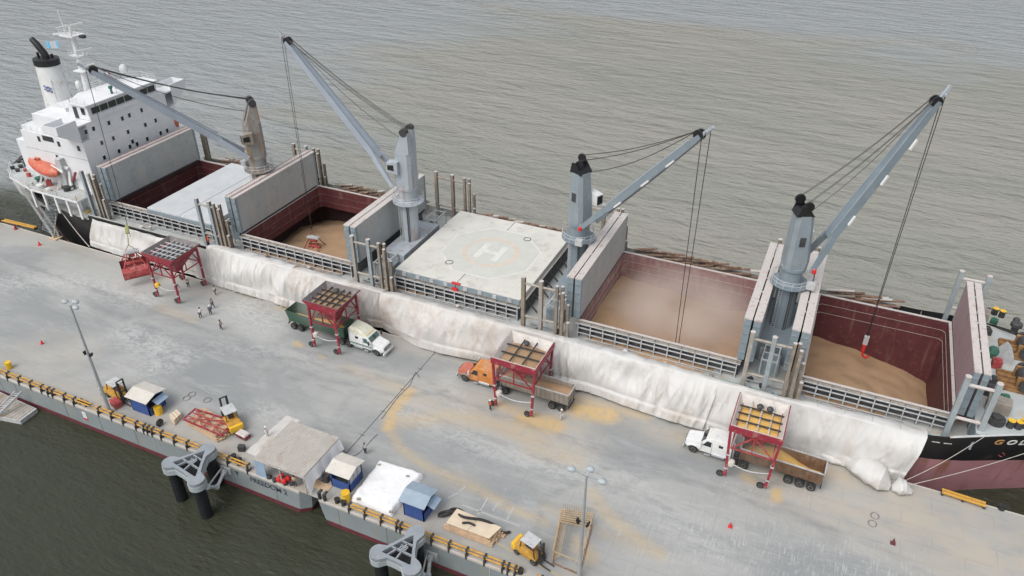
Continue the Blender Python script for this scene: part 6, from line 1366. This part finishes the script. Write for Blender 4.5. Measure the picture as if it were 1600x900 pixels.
# lattice frame of scaffold timber near the right lamp post
lf = thing('scaffold_lattice', 'tan lattice of scaffold poles beside the right lamp post', 'scaffold', P(880,862))
cs = [P(863,880), P(905,898), P(925,822), P(876,815)]
cs = [Vector((c.x, c.y, 0)) for c in cs]; top_ = [c+Vector((0,0,1.9)) for c in cs]
for k in range(4):
    q = MB(); q.bar(cs[k], top_[k], .10); q.build('pole', M_['bamboo'], lf); q = MB(); q.bar(cs[k]+Vector((0,0,.1)), cs[(k+1)%4]+Vector((0,0,.1)), .12); q.build('pole', M_['timberrust'], lf); q = MB(); q.bar(top_[k], top_[(k+1)%4], .10); q.build('pole', M_['bamboo'], lf)
for u in (.2,.4,.6,.8): q = MB(); q.bar(cs[0].lerp(cs[3],u)+Vector((0,0,.15)), top_[0].lerp(top_[3],u+.1), .07); q.build('pole', M_['bamboo'], lf); q = MB(); q.bar(cs[1].lerp(cs[2],u)+Vector((0,0,.15)), top_[1].lerp(top_[2],u-.1), .07); q.build('pole', M_['bamboo'], lf)
for u in np.linspace(.05,.95,14): q = MB(); q.bar(top_[3].lerp(top_[2],u)-Vector((0,0,1.6)), top_[3].lerp(top_[2],u)+Vector((0,.1,.9)), .05); q.build('pole', M_['bamboo'], lf)
for u in (.04,.09,.14,.19,.24,.29): q = MB(); q.bar(top_[3].lerp(top_[0],u), top_[2].lerp(top_[1],u), .09); q.build('pole', M_['bamboo'], lf)
for u in (.0,.06,.12,.18,.24): q = MB(); q.bar(cs[0].lerp(cs[1],u)+Vector((0,0,.5+u*4)), cs[3].lerp(cs[2],u)+Vector((0,0,.6+u*5)), .07); q.build('pole', M_['bamboo'], lf)
for u in (.3,.6,.9): q = MB(); q.bar(cs[3].lerp(cs[2],u-.2), top_[3].lerp(top_[2],u), .07); q.build('pole', M_['bamboo'], lf)
# ---------------- drums, crates, cones ----------------
def drum(px_, py_, m, label, h=1.0, r=.42, name='drum', cat='drum', lid=None):
    p = P(px_, py_, .004); q = MB(); q.lathe(p, [(r,0),(r,h*.32),(r*1.05,h*.34),(r,h*.36),(r,h*.64),(r*1.05,h*.66),(r,h*.68),(r,h),(r*.94,h),(r*.94,h-.03)], 16); o = q.build(name, M_[m], None, smooth='auto'); tag(o, label, cat); return o
drum(15,575,'yellowb','yellow drum on the deck edge at the far left'); drum(249,646,'yellowb','yellow drum beside the blue hut left of the timber stack',1.15,.5); drum(541,781,'yellowb','yellow drum in front of the cream-roofed hut by the white sheet',1.2,.5)
for px_, py_, m in ((517,728,'stay'),(522,718,'trailgrey'),(513,742,'post'),(529,706,'plank'),(510,748,'dark'),(526,713,'steel')): drum(px_, py_+4, m, {'plank':'tan topped drum standing in the row beside the corrugated canopy','stay':'light grey drum in the row between canopy and hut','trailgrey':'dusty grey drum in the row between canopy and hut','post':'weathered brown-grey drum in the row between canopy and hut','dark':'dark drum nearest the deck edge beside the canopy','steel':'steel drum beside the tan topped one near the canopy'}[m], .95, .38)
def crate(px_, py_, m, d, rz, label):
    p = P(px_, py_, 0); t = thing('crate', label, 'crate', p, rz); q = MB(); q.bx(-d[0]/2,d[0]/2,-d[1]/2,d[1]/2,.05,d[2]*.8); q.build('box', M_[m], t, local=True, bevel=.03)
    q = MB(); q.loft([[(-d[0]/2-.05,-d[1]/2-.05,d[2]*.8),(d[0]/2+.05,-d[1]/2-.05,d[2]*.8),(d[0]/2+.05,d[1]/2+.05,d[2]*.8),(-d[0]/2-.05,d[1]/2+.05,d[2]*.8)], [(-d[0]/2+.1,-d[1]/2+.1,d[2]),(d[0]/2-.1,-d[1]/2+.1,d[2]),(d[0]/2-.1,d[1]/2-.1,d[2]),(-d[0]/2+.1,d[1]/2-.1,d[2])]]); q.build('lid', M_['redclam' if m == 'redclam' else 'trim'], t, local=True)
    q = MB(); q.bx(-d[0]/2,d[0]/2,-d[1]/2-.03,-d[1]/2,.2,.3); q.bx(-.05,.05,-d[1]/2-.05,-d[1]/2,.3,d[2]*.8); q.build('strap', M_['dark'], t, local=True); return t
crate(183,634,'redclam',(1.4,1.0,1.0),-.3,'pale red box on the deck between the left lamp post and the blue hut'); crate(381,683,'red',(1.5,.9,.8),-.1,'dark red box right of the timber stack')
crate(163,618,'stay',(.5,.5,1.6),0,'tall narrow grey cabinet at the foot of the left lamp post')
p = P(251,665); q = MB(); q.v = []; wheel_t = thing('tyre', 'black tyre leaning near the yellow rail in front of the first blue hut', 'tyre', (p.x, p.y, .5)); wheel('casing', (0,0,0), .5, .3, 'x', wheel_t)
def cone(px_, py_, label, m='redbright', s_=.75):
    p = P(px_, py_, .004); t = thing('traffic_cone', label, 'traffic cone', p); q = MB(); q.lathe((0,0,0), [(.26*s_,.04),(.16*s_,.4*s_),(.04*s_,.9*s_)], 12); q.build('cone', M_[m], t, local=True, smooth='auto'); q = MB(); q.bx(-.3*s_,.3*s_,-.3*s_,.3*s_,0,.05); q.build('base', M_[m], t, local=True); return t
cone(66,537,'small red cone standing alone on the left part of the quay'); cone(1141,823,'bright red cone on the pale block-marked deck in the lower right'); cone(1395,849,'dark red cone right of the paired deck rings','bargered',.85); cone(62,383,'small pink-red cone near the gangway foot','redbright',.9)
cone(25,358,'dark red cone beside the yellow bumper at the left end','red',1.1)
# deck lashing rings
def ring(px_, py_, r, label, m='dark', grp='lashing rings lying on the deck'):
    p = P(px_, py_, .03); q = MB(); q.tube([(p.x+r*math.cos(t*PI/8), p.y+r*math.sin(t*PI/8)*1.1, .04) for t in range(17)], .045, 4, False); o = q.build('lashing_ring', M_['bindark']); tag(o, label, 'ring', grp)
for px_, py_ in ((292,622),(300,616),(324,625)): ring(px_, py_, .45, {292:'left one of two overlapping deck rings behind the blue hut',300:'right one of two overlapping deck rings behind the blue hut',324:'single deck ring between the overlapping rings and the second forklift'}[px_])
for px_, py_ in ((1363,818),(1367,806)): ring(px_, py_, .42, 'nearer ring of the pair below the bundled tarpaulin' if px_ == 1363 else 'farther ring of the pair below the bundled tarpaulin', grp='pair of rings near the bundled tarpaulin')
# ---------------- rails along the outer edge ----------------
def rail(xa, xb, label, br):
    t = thing('guard_rail', label, 'guard rail', ((xa+xb)/2, YN+.25, 0), 0, 'yellow double guard rails along the outer deck edge')
    for dy, z in ((.0, .60), (.30, .74)):
        q = MB(); q.tube([(xa, YN+.1+dy, z), (xb, YN+.1+dy, z)], .10, 8); q.build('rail', M_['yellow'], t, smooth='auto')
    for x in br:
        q = MB(); q.bx(x-.08, x+.08, YN-.05, YN+.10, .02, .92); q.bx(x-.09, x+.09, YN-.22, YN-.06, -.30, .55); q.bx(x-.07, x+.07, YN+.10, YN+.6, .02, .14); q.bx(x-.12, x+.12, YN-.12, YN+.52, .88, .98); q.build('bracket', M_['dark'], t, bevel=.03)
    return t
def xp(px_, py_): return P(px_, py_, .6).x
rail(-101, xp(140,634), 'yellow guard rail at the left end of the outer edge', [xp(x, 580+(x-20)*.39) for x in (3,20,38,56,73,83,90,108,123)])
rail(xp(147,636), xp(385,733), 'long yellow guard rail from the left lamp post to the corrugated canopy', [xp(x, 640+(x-147)*.40) for x in (152,172,190,210,222,228,235,249,269,289,310,332,352,383)])
rail(xp(547,789), xp(806,898), 'yellow guard rail on the right-hand barge in front of the white sheet', [xp(x, 790+(x-547)*.41) for x in (547,571,596,620,626,674,701,728,756,784,792,803)])
rail(xp(836,905), xp(1000,975), 'yellow guard rail leaving the bottom of the picture', [xp(x, 905+(x-836)*.41) for x in (845,880,915)])
for px_, py_ in ((510,768),(518,771)):
    p = P(px_, py_, 0); q = MB(); q.bx(p.x-.12,p.x+.12,YN-.1,YN+.2,-.4,1.0); q.bx(p.x-.15,p.x+.15,YN-.1,YN+.6,.9,1.05); o = q.build('edge_bracket', M_['dark']); tag(o, 'black edge bracket nearest the gap between the barges' if px_ == 510 else 'black edge bracket between the gap bracket and the yellow drum', 'bracket', 'bare black brackets on the second barge')
for x0_, y0_ in ((526,786),(536,790),(127,630),(136,634),(375,722),(366,716),(812,897),(372,728)):
    p = P(x0_, y0_, .02); p.y = max(p.y, YN+.45); q = MB(); q.lathe(p, [(.3,0),(.24,.1),(.24,.42),(.33,.46),(.33,.55)], 12); o = q.build('bollard', M_['rubber'], None, smooth='auto')
    tag(o, {526:'left black bollard of the pair in front of the cream-roofed hut',536:'right black bollard of the pair, beside the yellow drum',127:'left black bollard of the pair before the left lamp post',136:'right black bollard of the pair before the left lamp post',375:'black bollard nearest the corrugated canopy at the deck edge',366:'black bollard by the small dark machine at the rail end',812:'black bollard at the right end of the front rail',372:'lower black bollard on the edge strip left of the canopy'}[x0_], 'bollard', 'black bollards along the outer deck edge')
q = MB(); p = P(374,708,0); q.box(p+Vector((0,.5,.4)), (.8,.6,.8), rz=.3); o = q.build('pump_unit', M_['dark'], None, bevel=.08); tag(o, 'small dark machine beside the end of the long yellow rail', 'machine')
def boom(a, b_, label, m='yellow'):
    t = thing('fender_beam', label, 'fender beam', (a+b_)/2)
    for dy in (-.22, .22):
        q = MB(); q.tube([a+Vector((0,dy,.45)), b_+Vector((0,dy,.45))], .17, 8); q.build('pipe', M_[m], t, smooth='auto')
    for u in (.02, .5, .98): q = MB(); c = a.lerp(b_, u); q.box(c+Vector((0,0,.2)), (.25,.7,.3)); q.build('block', M_['dark'], t)
boom(P(1470,771), P(1538,793), 'yellow twin-pipe beam at the deck edge below the bow'); boom(P(6,347), P(57,359), 'yellow twin-pipe beam at the deck edge below the stern')
p = P(1564,795); q = MB(); q.lathe(p, [(.4,0),(.3,.12),(.3,.5),(.42,.55)], 12); q.box(p+Vector((.5,.2,.2)), (.5,.5,.4)); o = q.build('bollard', M_['rubber']); tag(o, 'black bollard on the deck edge right of the yellow beam below the bow', 'bollard')
p = P(4,347); q = MB(); q.lathe(p, [(.4,0),(.35,.6),(.45,.7)], 10); o = q.build('bollard', M_['rubber']); tag(o, 'black bollard at the left end of the yellow beam below the stern', 'bollard')
q = MB(); p = P(63,354); q.lathe(p+Vector((0,1.4,-1.5)), [(.7,0),(1.0,.3),(1.0,2.0),(.7,2.3)], 12); o = q.build('fender', M_['rubber'], None, smooth='auto'); tag(o, 'big black rubber fender between the stern and the quay edge', 'fender')
# ---------------- lamp posts ----------------
def lamppost(x, y, h, label, heads, lean=(0,0)):
    t = thing('lamp_post', label, 'lamp post', (x, y, 0), 0, 'tall floodlight posts on the quay')
    q = MB(); q.tube([(0,0,0),(lean[0]*.5,lean[1]*.5,h*.5),(lean[0],lean[1],h)], [.23,.17,.10], 12); q.build('pole', M_['steel'], t, local=True, smooth='auto')
    q = MB(); q.bx(-.35,.35,-.35,.35,0,.06); q.cyl((0,0,.2),.3,.3,10); q.build('base_plate', M_['stay'], t, local=True)
    q = MB(); 
    for dx, dy in heads: q.bar((lean[0],lean[1],h-.1), (lean[0]+dx,lean[1]+dy,h+.15), .08)
    q.build('arm', M_['steel'], t, local=True)
    for dx, dy in heads:
        q = MB(); q.lathe((lean[0]+dx*1.12,lean[1]+dy*1.12,h), [(.24,-.10),(.36,-.04),(.39,.08),(.31,.24),(.12,.34)], 14, 1.15, .9); q.build('lamp_head', M_['lamp'], t, local=True, smooth='auto')
    for s in (-1, 1):
        q = MB(); q.bar((lean[0]*.5,lean[1]*.5,h*.57), (lean[0]*.5+s*.45,lean[1]*.5+.1,h*.57+.05), .05); q.box((lean[0]*.5+s*.5,lean[1]*.5,h*.57), (.18,.4,.5), ry=s*.4); q.build('loudspeaker', M_['black'], t, local=True)
    return t
lamppost(-76.6, 45.95, 16.4, 'grey lamp post by the left yellow forklift', [(-.95,.2),(1.0,-.15),(.1,.6)])
lamppost(-13.97, 47.4, 14.6, 'grey lamp post in the lower centre with three round heads', [(-1.35,.1),(1.35,-.15),(.05,.7)])
# ---------------- mooring dolphins ----------------
def dolphin(v, zt, label, pad):
    c = sum(v, Vector((0,0,0)))/3; t = thing('mooring_dolphin', label, 'mooring dolphin', (c.x, c.y, ZW), 0, 'grey three-legged mooring dolphins')
    N = 96
    def rout(a, g=0):
        d = Vector((math.cos(a), math.sin(a), 0)); best = 0
        for p in v:       # lobes round the three piles
            q_ = p-c; b_ = q_.dot(d); disc = b_*b_-(q_.length_squared-(.95+g)**2)
            if disc > 0 and b_ > 0: best = max(best, b_+math.sqrt(disc))
        for k in range(3):   # concave sides
            p, r_ = v[k]-c, v[(k+1) % 3]-c; n_ = Vector((r_.y-p.y, -(r_.x-p.x), 0)).normalized()
            if n_.dot(p) < 0: n_ = -n_
            den = n_.dot(d)
            if den > .2:
                rr = (n_.dot(p)+.30+g)/den; hit = d*rr; L_ = (r_-p); u = (hit-p).dot(L_)/L_.length_squared
                if -.05 <= u <= 1.05: best = max(best, rr-.12*math.sin(PI*max(0, min(1, u))))
        return best
    def rin(a):
        d = Vector((math.cos(a), math.sin(a), 0)); best = None
        for k in range(3):
            p, r_ = (v[k]-c)*.93, (v[(k+1) % 3]-c)*.93; n_ = Vector((r_.y-p.y, -(r_.x-p.x), 0)).normalized()
            if n_.dot(p) < 0: n_ = -n_
            den = n_.dot(d)
            if den > .05: rr = n_.dot(p)/den; best = rr if best is None else min(best, rr)
        return best*.96
    def lp(f, z): return [(c.x+f(2*PI*k/N)*math.cos(2*PI*k/N), c.y+f(2*PI*k/N)*math.sin(2*PI*k/N), z) for k in range(N)]
    def tor(rings, name, m):
        q = MB(); q.loft(rings+[rings[0]], cap=False); return q.build(name, M_[m], t)
    tor([lp(rout, zt-.45), lp(rout, zt), lp(rin, zt), lp(rin, zt-.9)], 'platform', 'dolphin')
    tor([lp(lambda a: rout(a, .06), zt-1.15), lp(lambda a: rout(a, .06), zt-.46), lp(lambda a: rout(a)-.2, zt-.46), lp(lambda a: rout(a)-.2, zt-1.15)], 'skirt', 'lamp')
    q = MB(); q.loft([lp(lambda a: rout(a)-.22, zt-1.1), lp(lambda a: rout(a)-.22, zt-1.0)]); q.build('well_floor', M_['black'], t)
    tri = [c+(p-c)*.90 for p in v]
    def rib(a, b_, w_=.15): q = MB(); q.bar((a.x,a.y,zt-.16), (b_.x,b_.y,zt-.16), w_, .26); q.build('rib', M_['dolphin'], t)
    A_, B_, C_ = tri[1], tri[0], tri[2]      # A points at the barge
    rib(A_.lerp(B_, .36), A_.lerp(C_, .36)); rib(A_.lerp(B_, .68), A_.lerp(C_, .68)); rib(A_.lerp(B_, .36).lerp(A_.lerp(C_, .36), .5), B_.lerp(C_, .5))
    rib(A_.lerp(B_, .68).lerp(A_.lerp(C_, .68), .25), B_.lerp(C_, .2), .14)
    for k in range(4):
        o_ = Vector(((k-1.5)*.2, 0, 0)); m_ = c.lerp(A_, .1); q = MB(); q.bar((m_.x+o_.x-.1, m_.y-.32, zt+.02), (m_.x+o_.x+.07, m_.y+.32, zt+.02), .05); q.build('hatch_grille', M_['lamp'], t)
        q = MB(); q.bar((m_.x-.42, m_.y-.3+k*.2, zt+.05), (m_.x+.4, m_.y-.27+k*.2, zt+.05), .045); q.build('hatch_grille', M_['lamp'], t)
    for p in v:
        q = MB(); q.cyl((p.x,p.y,(zt-1.1-9)/2), .68, zt-1.1+9, 20); q.build('pile', M_['pilesteel'], t, smooth='auto')
    h_ = v[2]; pad = Vector(pad); a = Vector((h_.x+.75, h_.y+.55, zt-1.5)); b_ = a.lerp(pad, .5)+Vector((.5,-.5,-.5))
    q = MB(); q.tube([a, b_, pad], .2, 8); q.build('yoke_arm', M_['stay'], t)
    for p, r_ in ((a,.34),(b_,.3),(pad,.36)): q = MB(); q.cyl(tuple(p), r_, .3, 12); q.cyl((p.x,p.y,p.z+.22), r_*.6, .2, 10); q.build('yoke_joint', M_['lamp'], t)
    q = MB(); q.box((pad.x, YN-.22, pad.z), (1.4,.14,1.0)); q.bar((pad.x-.5,YN-.25,pad.z+.3), a, .14); q.build('yoke_pad', M_['stay'], t)
    return t
ZDO = 2.3
dolphin([P(266,722,ZDO), P(323,701,ZDO), P(306,748,ZDO)], ZDO, 'grey mooring dolphin left of the FREEDOM 2 lettering', Q(350,738,Y=YN-.6))
dolphin([P(592,862,ZDO), P(649,832,ZDO), P(643,886,ZDO)], ZDO, 'grey mooring dolphin at the bottom edge, in front of the second barge', Q(672,872,Y=YN-.6))
# ---------------- pontoon at the left ----------------
pn = thing('pontoon', 'small brown-decked pontoon floating beside the barge at the far left', 'pontoon', (-93, 42, ZW))
cpts = [P(-60,640,-2.9), P(31,657,-2.9), P(57,638,-2.9), P(0,612,-2.9)]
q = MB(); q.extr([(p.x,p.y,-3.9) for p in cpts], (0,0,.95)); q.build('hull', M_['stay'], pn)
ce = sum(cpts, Vector((0,0,0)))/4
for k in range(14):
    u0, u1 = k/14+.004, (k+1)/14-.004; c0 = [ce+(p-ce)*.93 for p in cpts]; q = MB(); pp = [c0[0].lerp(c0[1],u0), c0[0].lerp(c0[1],u1), c0[3].lerp(c0[2],u1), c0[3].lerp(c0[2],u0)]; q.extr([(p.x,p.y,-2.94) for p in pp], (0,0,.07)); q.build('plank', M_['post'], pn)
gw = thing('gangway', 'narrow grey ladder bridge dropping from the barge to the pontoon', 'gangway', P(10,625,-2))
q = MB(); a, b_ = P(-14,650,-2.6), P(24,612,-.6); q.bar(a, b_, .12, .3); q.build('stringer', M_['stay'], gw); q = MB(); o_ = Vector((.8,.4,0)); q.bar(a+o_, b_+o_, .12, .3); q.build('stringer', M_['stay'], gw)
for k in range(12): q = MB(); p = a.lerp(b_, k/12); q.bar(p, p+o_, .1, .08); q.build('tread', M_['stay'], gw)
# ---------------- ship's gangway at the stern ----------------
gg = thing('gangway', 'long grey mesh-sided gangway from the ship stern down to the quay', 'gangway', P(80,370,0))
a, b_ = Vector((-131.0,77.6,6.6)), P(84,371,.25); s = Vector((.5,.45,0)).normalized()*.9
for o_ in (Vector((0,0,0)), s):
    q = MB(); q.bar(a+o_, b_+o_, .12, .3); q.build('stringer', M_['steel'], gg)
    q = MB(); q.bar(a+o_+Vector((0,0,1.1)), b_+o_+Vector((0,0,1.1)), .07); q.bar(a+o_+Vector((0,0,.6)), b_+o_+Vector((0,0,.6)), .05)
    for k in range(14): p = (a+o_).lerp(b_+o_, k/13); q.bar(p, p+Vector((0,0,1.1)), .06)
    for k in range(13): p = (a+o_).lerp(b_+o_, k/13); r_ = (a+o_).lerp(b_+o_, (k+1)/13); q.bar(p, r_+Vector((0,0,1.1)), .04)
    q.build('handrail', M_['steel'], gg)
for k in range(30): p = a.lerp(b_, (k+.5)/30); q = MB(); q.bar(p, p+s, .22, .05); q.build('tread', M_['post'], gg)
q = MB(); q.bx(b_.x-.6,b_.x+1.0,b_.y-.5,b_.y+1.0,.02,.2); q.build('landing', M_['plank'], gg)
nt_ = thing('safety_net', 'thin grey net hanging under the stern gangway', 'net', P(80,350,2)); N = 9
n0, n1, n2, n3 = P(72,322,6.0), P(92,318,6.0), P(84,366,.6), P(66,358,.8)
for k in range(N+1):
    u = k/N; q = MB(); q.bar(n0.lerp(n1,u), n3.lerp(n2,u), .05); q.bar(n0.lerp(n3,u), n1.lerp(n2,u), .05); q.build('net_cord', M_['steel'], nt_)
# ---------------- mooring lines ----------------
def line(a, b_, sag, r, label):
    a, b_ = Vector(a), Vector(b_); n = 14; q = MB(); q.tube([a.lerp(b_, i/n)-Vector((0,0,sag*math.sin(PI*i/n))) for i in range(n+1)], r, 5); o = q.build('mooring_line', M_['rope']); tag(o, label, 'mooring line')
y0 = hullpt(21.7, 6.9); line((21.7, y0-.1, 7.2), P(1412,752,.4), .5, .04, 'upper pale mooring line running from the bow chock down to the tarpaulin end')
line((30, 81.6, 6.6), P(1412,760,.4), .5, .04, 'lower pale mooring line crossing the faded red bow hull')
line((-121.4,77.0,5.2), P(140,386,.2), .4, .07, 'grey mooring line from the stern to the end of the first tarpaulin')
line((-122.0,77.0,5.4), P(84,371,.3), .2, .05, 'short grey mooring line beside the stern gangway')

# painted lines on the deck
def pline(a, b_, w_, m):
    a, b_ = P(*a), P(*b_); q = MB(); d = (b_-a).normalized(); n_ = Vector((-d.y, d.x, 0))*w_/2; q.add([a+n_+Vector((0,0,.006)), b_+n_+Vector((0,0,.006)), b_-n_+Vector((0,0,.006)), a-n_+Vector((0,0,.006))], [(0,1,2,3)]); o = q.build('painted_line', m); tag(o, kind='structure')
wl_ = pm('worn_white_line_paint', (.42,.42,.41), .7, var=.1, stain=((.30,.305,.30), .56, 1.2))
yl_ = pm('worn_yellow_line_paint', (.44,.33,.15), .7, var=.1, stain=((.33,.31,.27), .5, 1.2))
pline((745,832), (872,899), .14, yl_)
for a, b_ in (((746,806),(762,778)), ((770,798),(779,784)), ((792,812),(803,792)), ((700,778),(715,770)), ((722,789),(812,822)), ((718,768),(727,760))): pline(a, b_, .16, wl_)
# ---------------- airborne grain dust ----------------
def dust(name_label, c, r, dens, col=(.96,.89,.84)):
    q = MB(); R_ = 12; rings = []
    for j in range(R_+1):
        t = PI*j/R_; rings.append([(c[0]+r[0]*max(.01, math.sin(t))*math.cos(a), c[1]+r[1]*max(.01, math.sin(t))*math.sin(a), c[2]-r[2]*math.cos(t)) for a in [2*PI*k/20 for k in range(20)]])
    q.loft(rings)
    m = bpy.data.materials.new('drifting_grain_dust'); m.use_nodes = True; N = m.node_tree.nodes; L = m.node_tree.links; N.clear()
    out = N.new('ShaderNodeOutputMaterial'); v = N.new('ShaderNodeVolumePrincipled'); v.inputs['Color'].default_value = (*col, 1); v.inputs['Anisotropy'].default_value = .1
    tc = N.new('ShaderNodeTexCoord'); mp = N.new('ShaderNodeMapping'); mp.inputs['Location'].default_value = (-1,-1,-1); mp.inputs['Scale'].default_value = (2,2,2); L.new(tc.outputs['Generated'], mp.inputs['Vector'])
    ln = N.new('ShaderNodeVectorMath'); ln.operation = 'LENGTH'; L.new(mp.outputs[0], ln.inputs[0])
    mr = N.new('ShaderNodeMapRange'); mr.interpolation_type = 'SMOOTHSTEP'; mr.inputs['From Min'].default_value = .98; mr.inputs['From Max'].default_value = .35; mr.inputs['To Max'].default_value = dens; L.new(ln.outputs['Value'], mr.inputs['Value'])
    n = N.new('ShaderNodeTexNoise'); n.inputs['Scale'].default_value = 3; n.inputs['Detail'].default_value = 2; L.new(tc.outputs['Generated'], n.inputs['Vector'])
    m2 = N.new('ShaderNodeMath'); m2.operation = 'MULTIPLY'; L.new(mr.outputs[0], m2.inputs[0]); m3 = N.new('ShaderNodeMapRange'); m3.inputs['From Min'].default_value = .3; m3.inputs['From Max'].default_value = .7; m3.inputs['To Min'].default_value = .3; m3.inputs['To Max'].default_value = 1.7; L.new(n.outputs['Fac'], m3.inputs['Value']); L.new(m3.outputs[0], m2.inputs[1])
    L.new(m2.outputs[0], v.inputs['Density']); L.new(v.outputs[0], out.inputs['Volume'])
    o = q.build('dust_cloud', m); tag(o, name_label, 'dust', kind='stuff'); return o
dust('pale dust hanging in the hold right of the landing pad', (-14.5, 91.5, 3.6), (13.5, 11.5, 7.0), .20)
dust('pale dust drifting round the hopper heaped with yellow grain', (-1.5, 71.5, 3.2), (6.0, 4.4, 3.4), .13, (.95,.93,.92))
dust('faint dust round the hopper over the orange truck', (-31.5, 71.5, 4.6), (6, 4.2, 3.8), .07, (.95,.93,.92))
dust('faint dust round the hopper over the green trailer', (-61.5, 71.0, 4.6), (5.5, 4, 3.8), .07, (.95,.93,.92))

# ropes and seams holding the sheets down along the ship's rail
for k in range(34):
    x = -84+k*2.95
    if x > 15: break
    q = MB(); y0 = 78.4+.15*math.sin(k*2.1); q.tube([(x, y0, 5.45), (x+.1, 77.2, 6.35), (x+.05, 76.05, 6.5)], .022, 4); o = q.build('lashing', M_['rope'], ship)
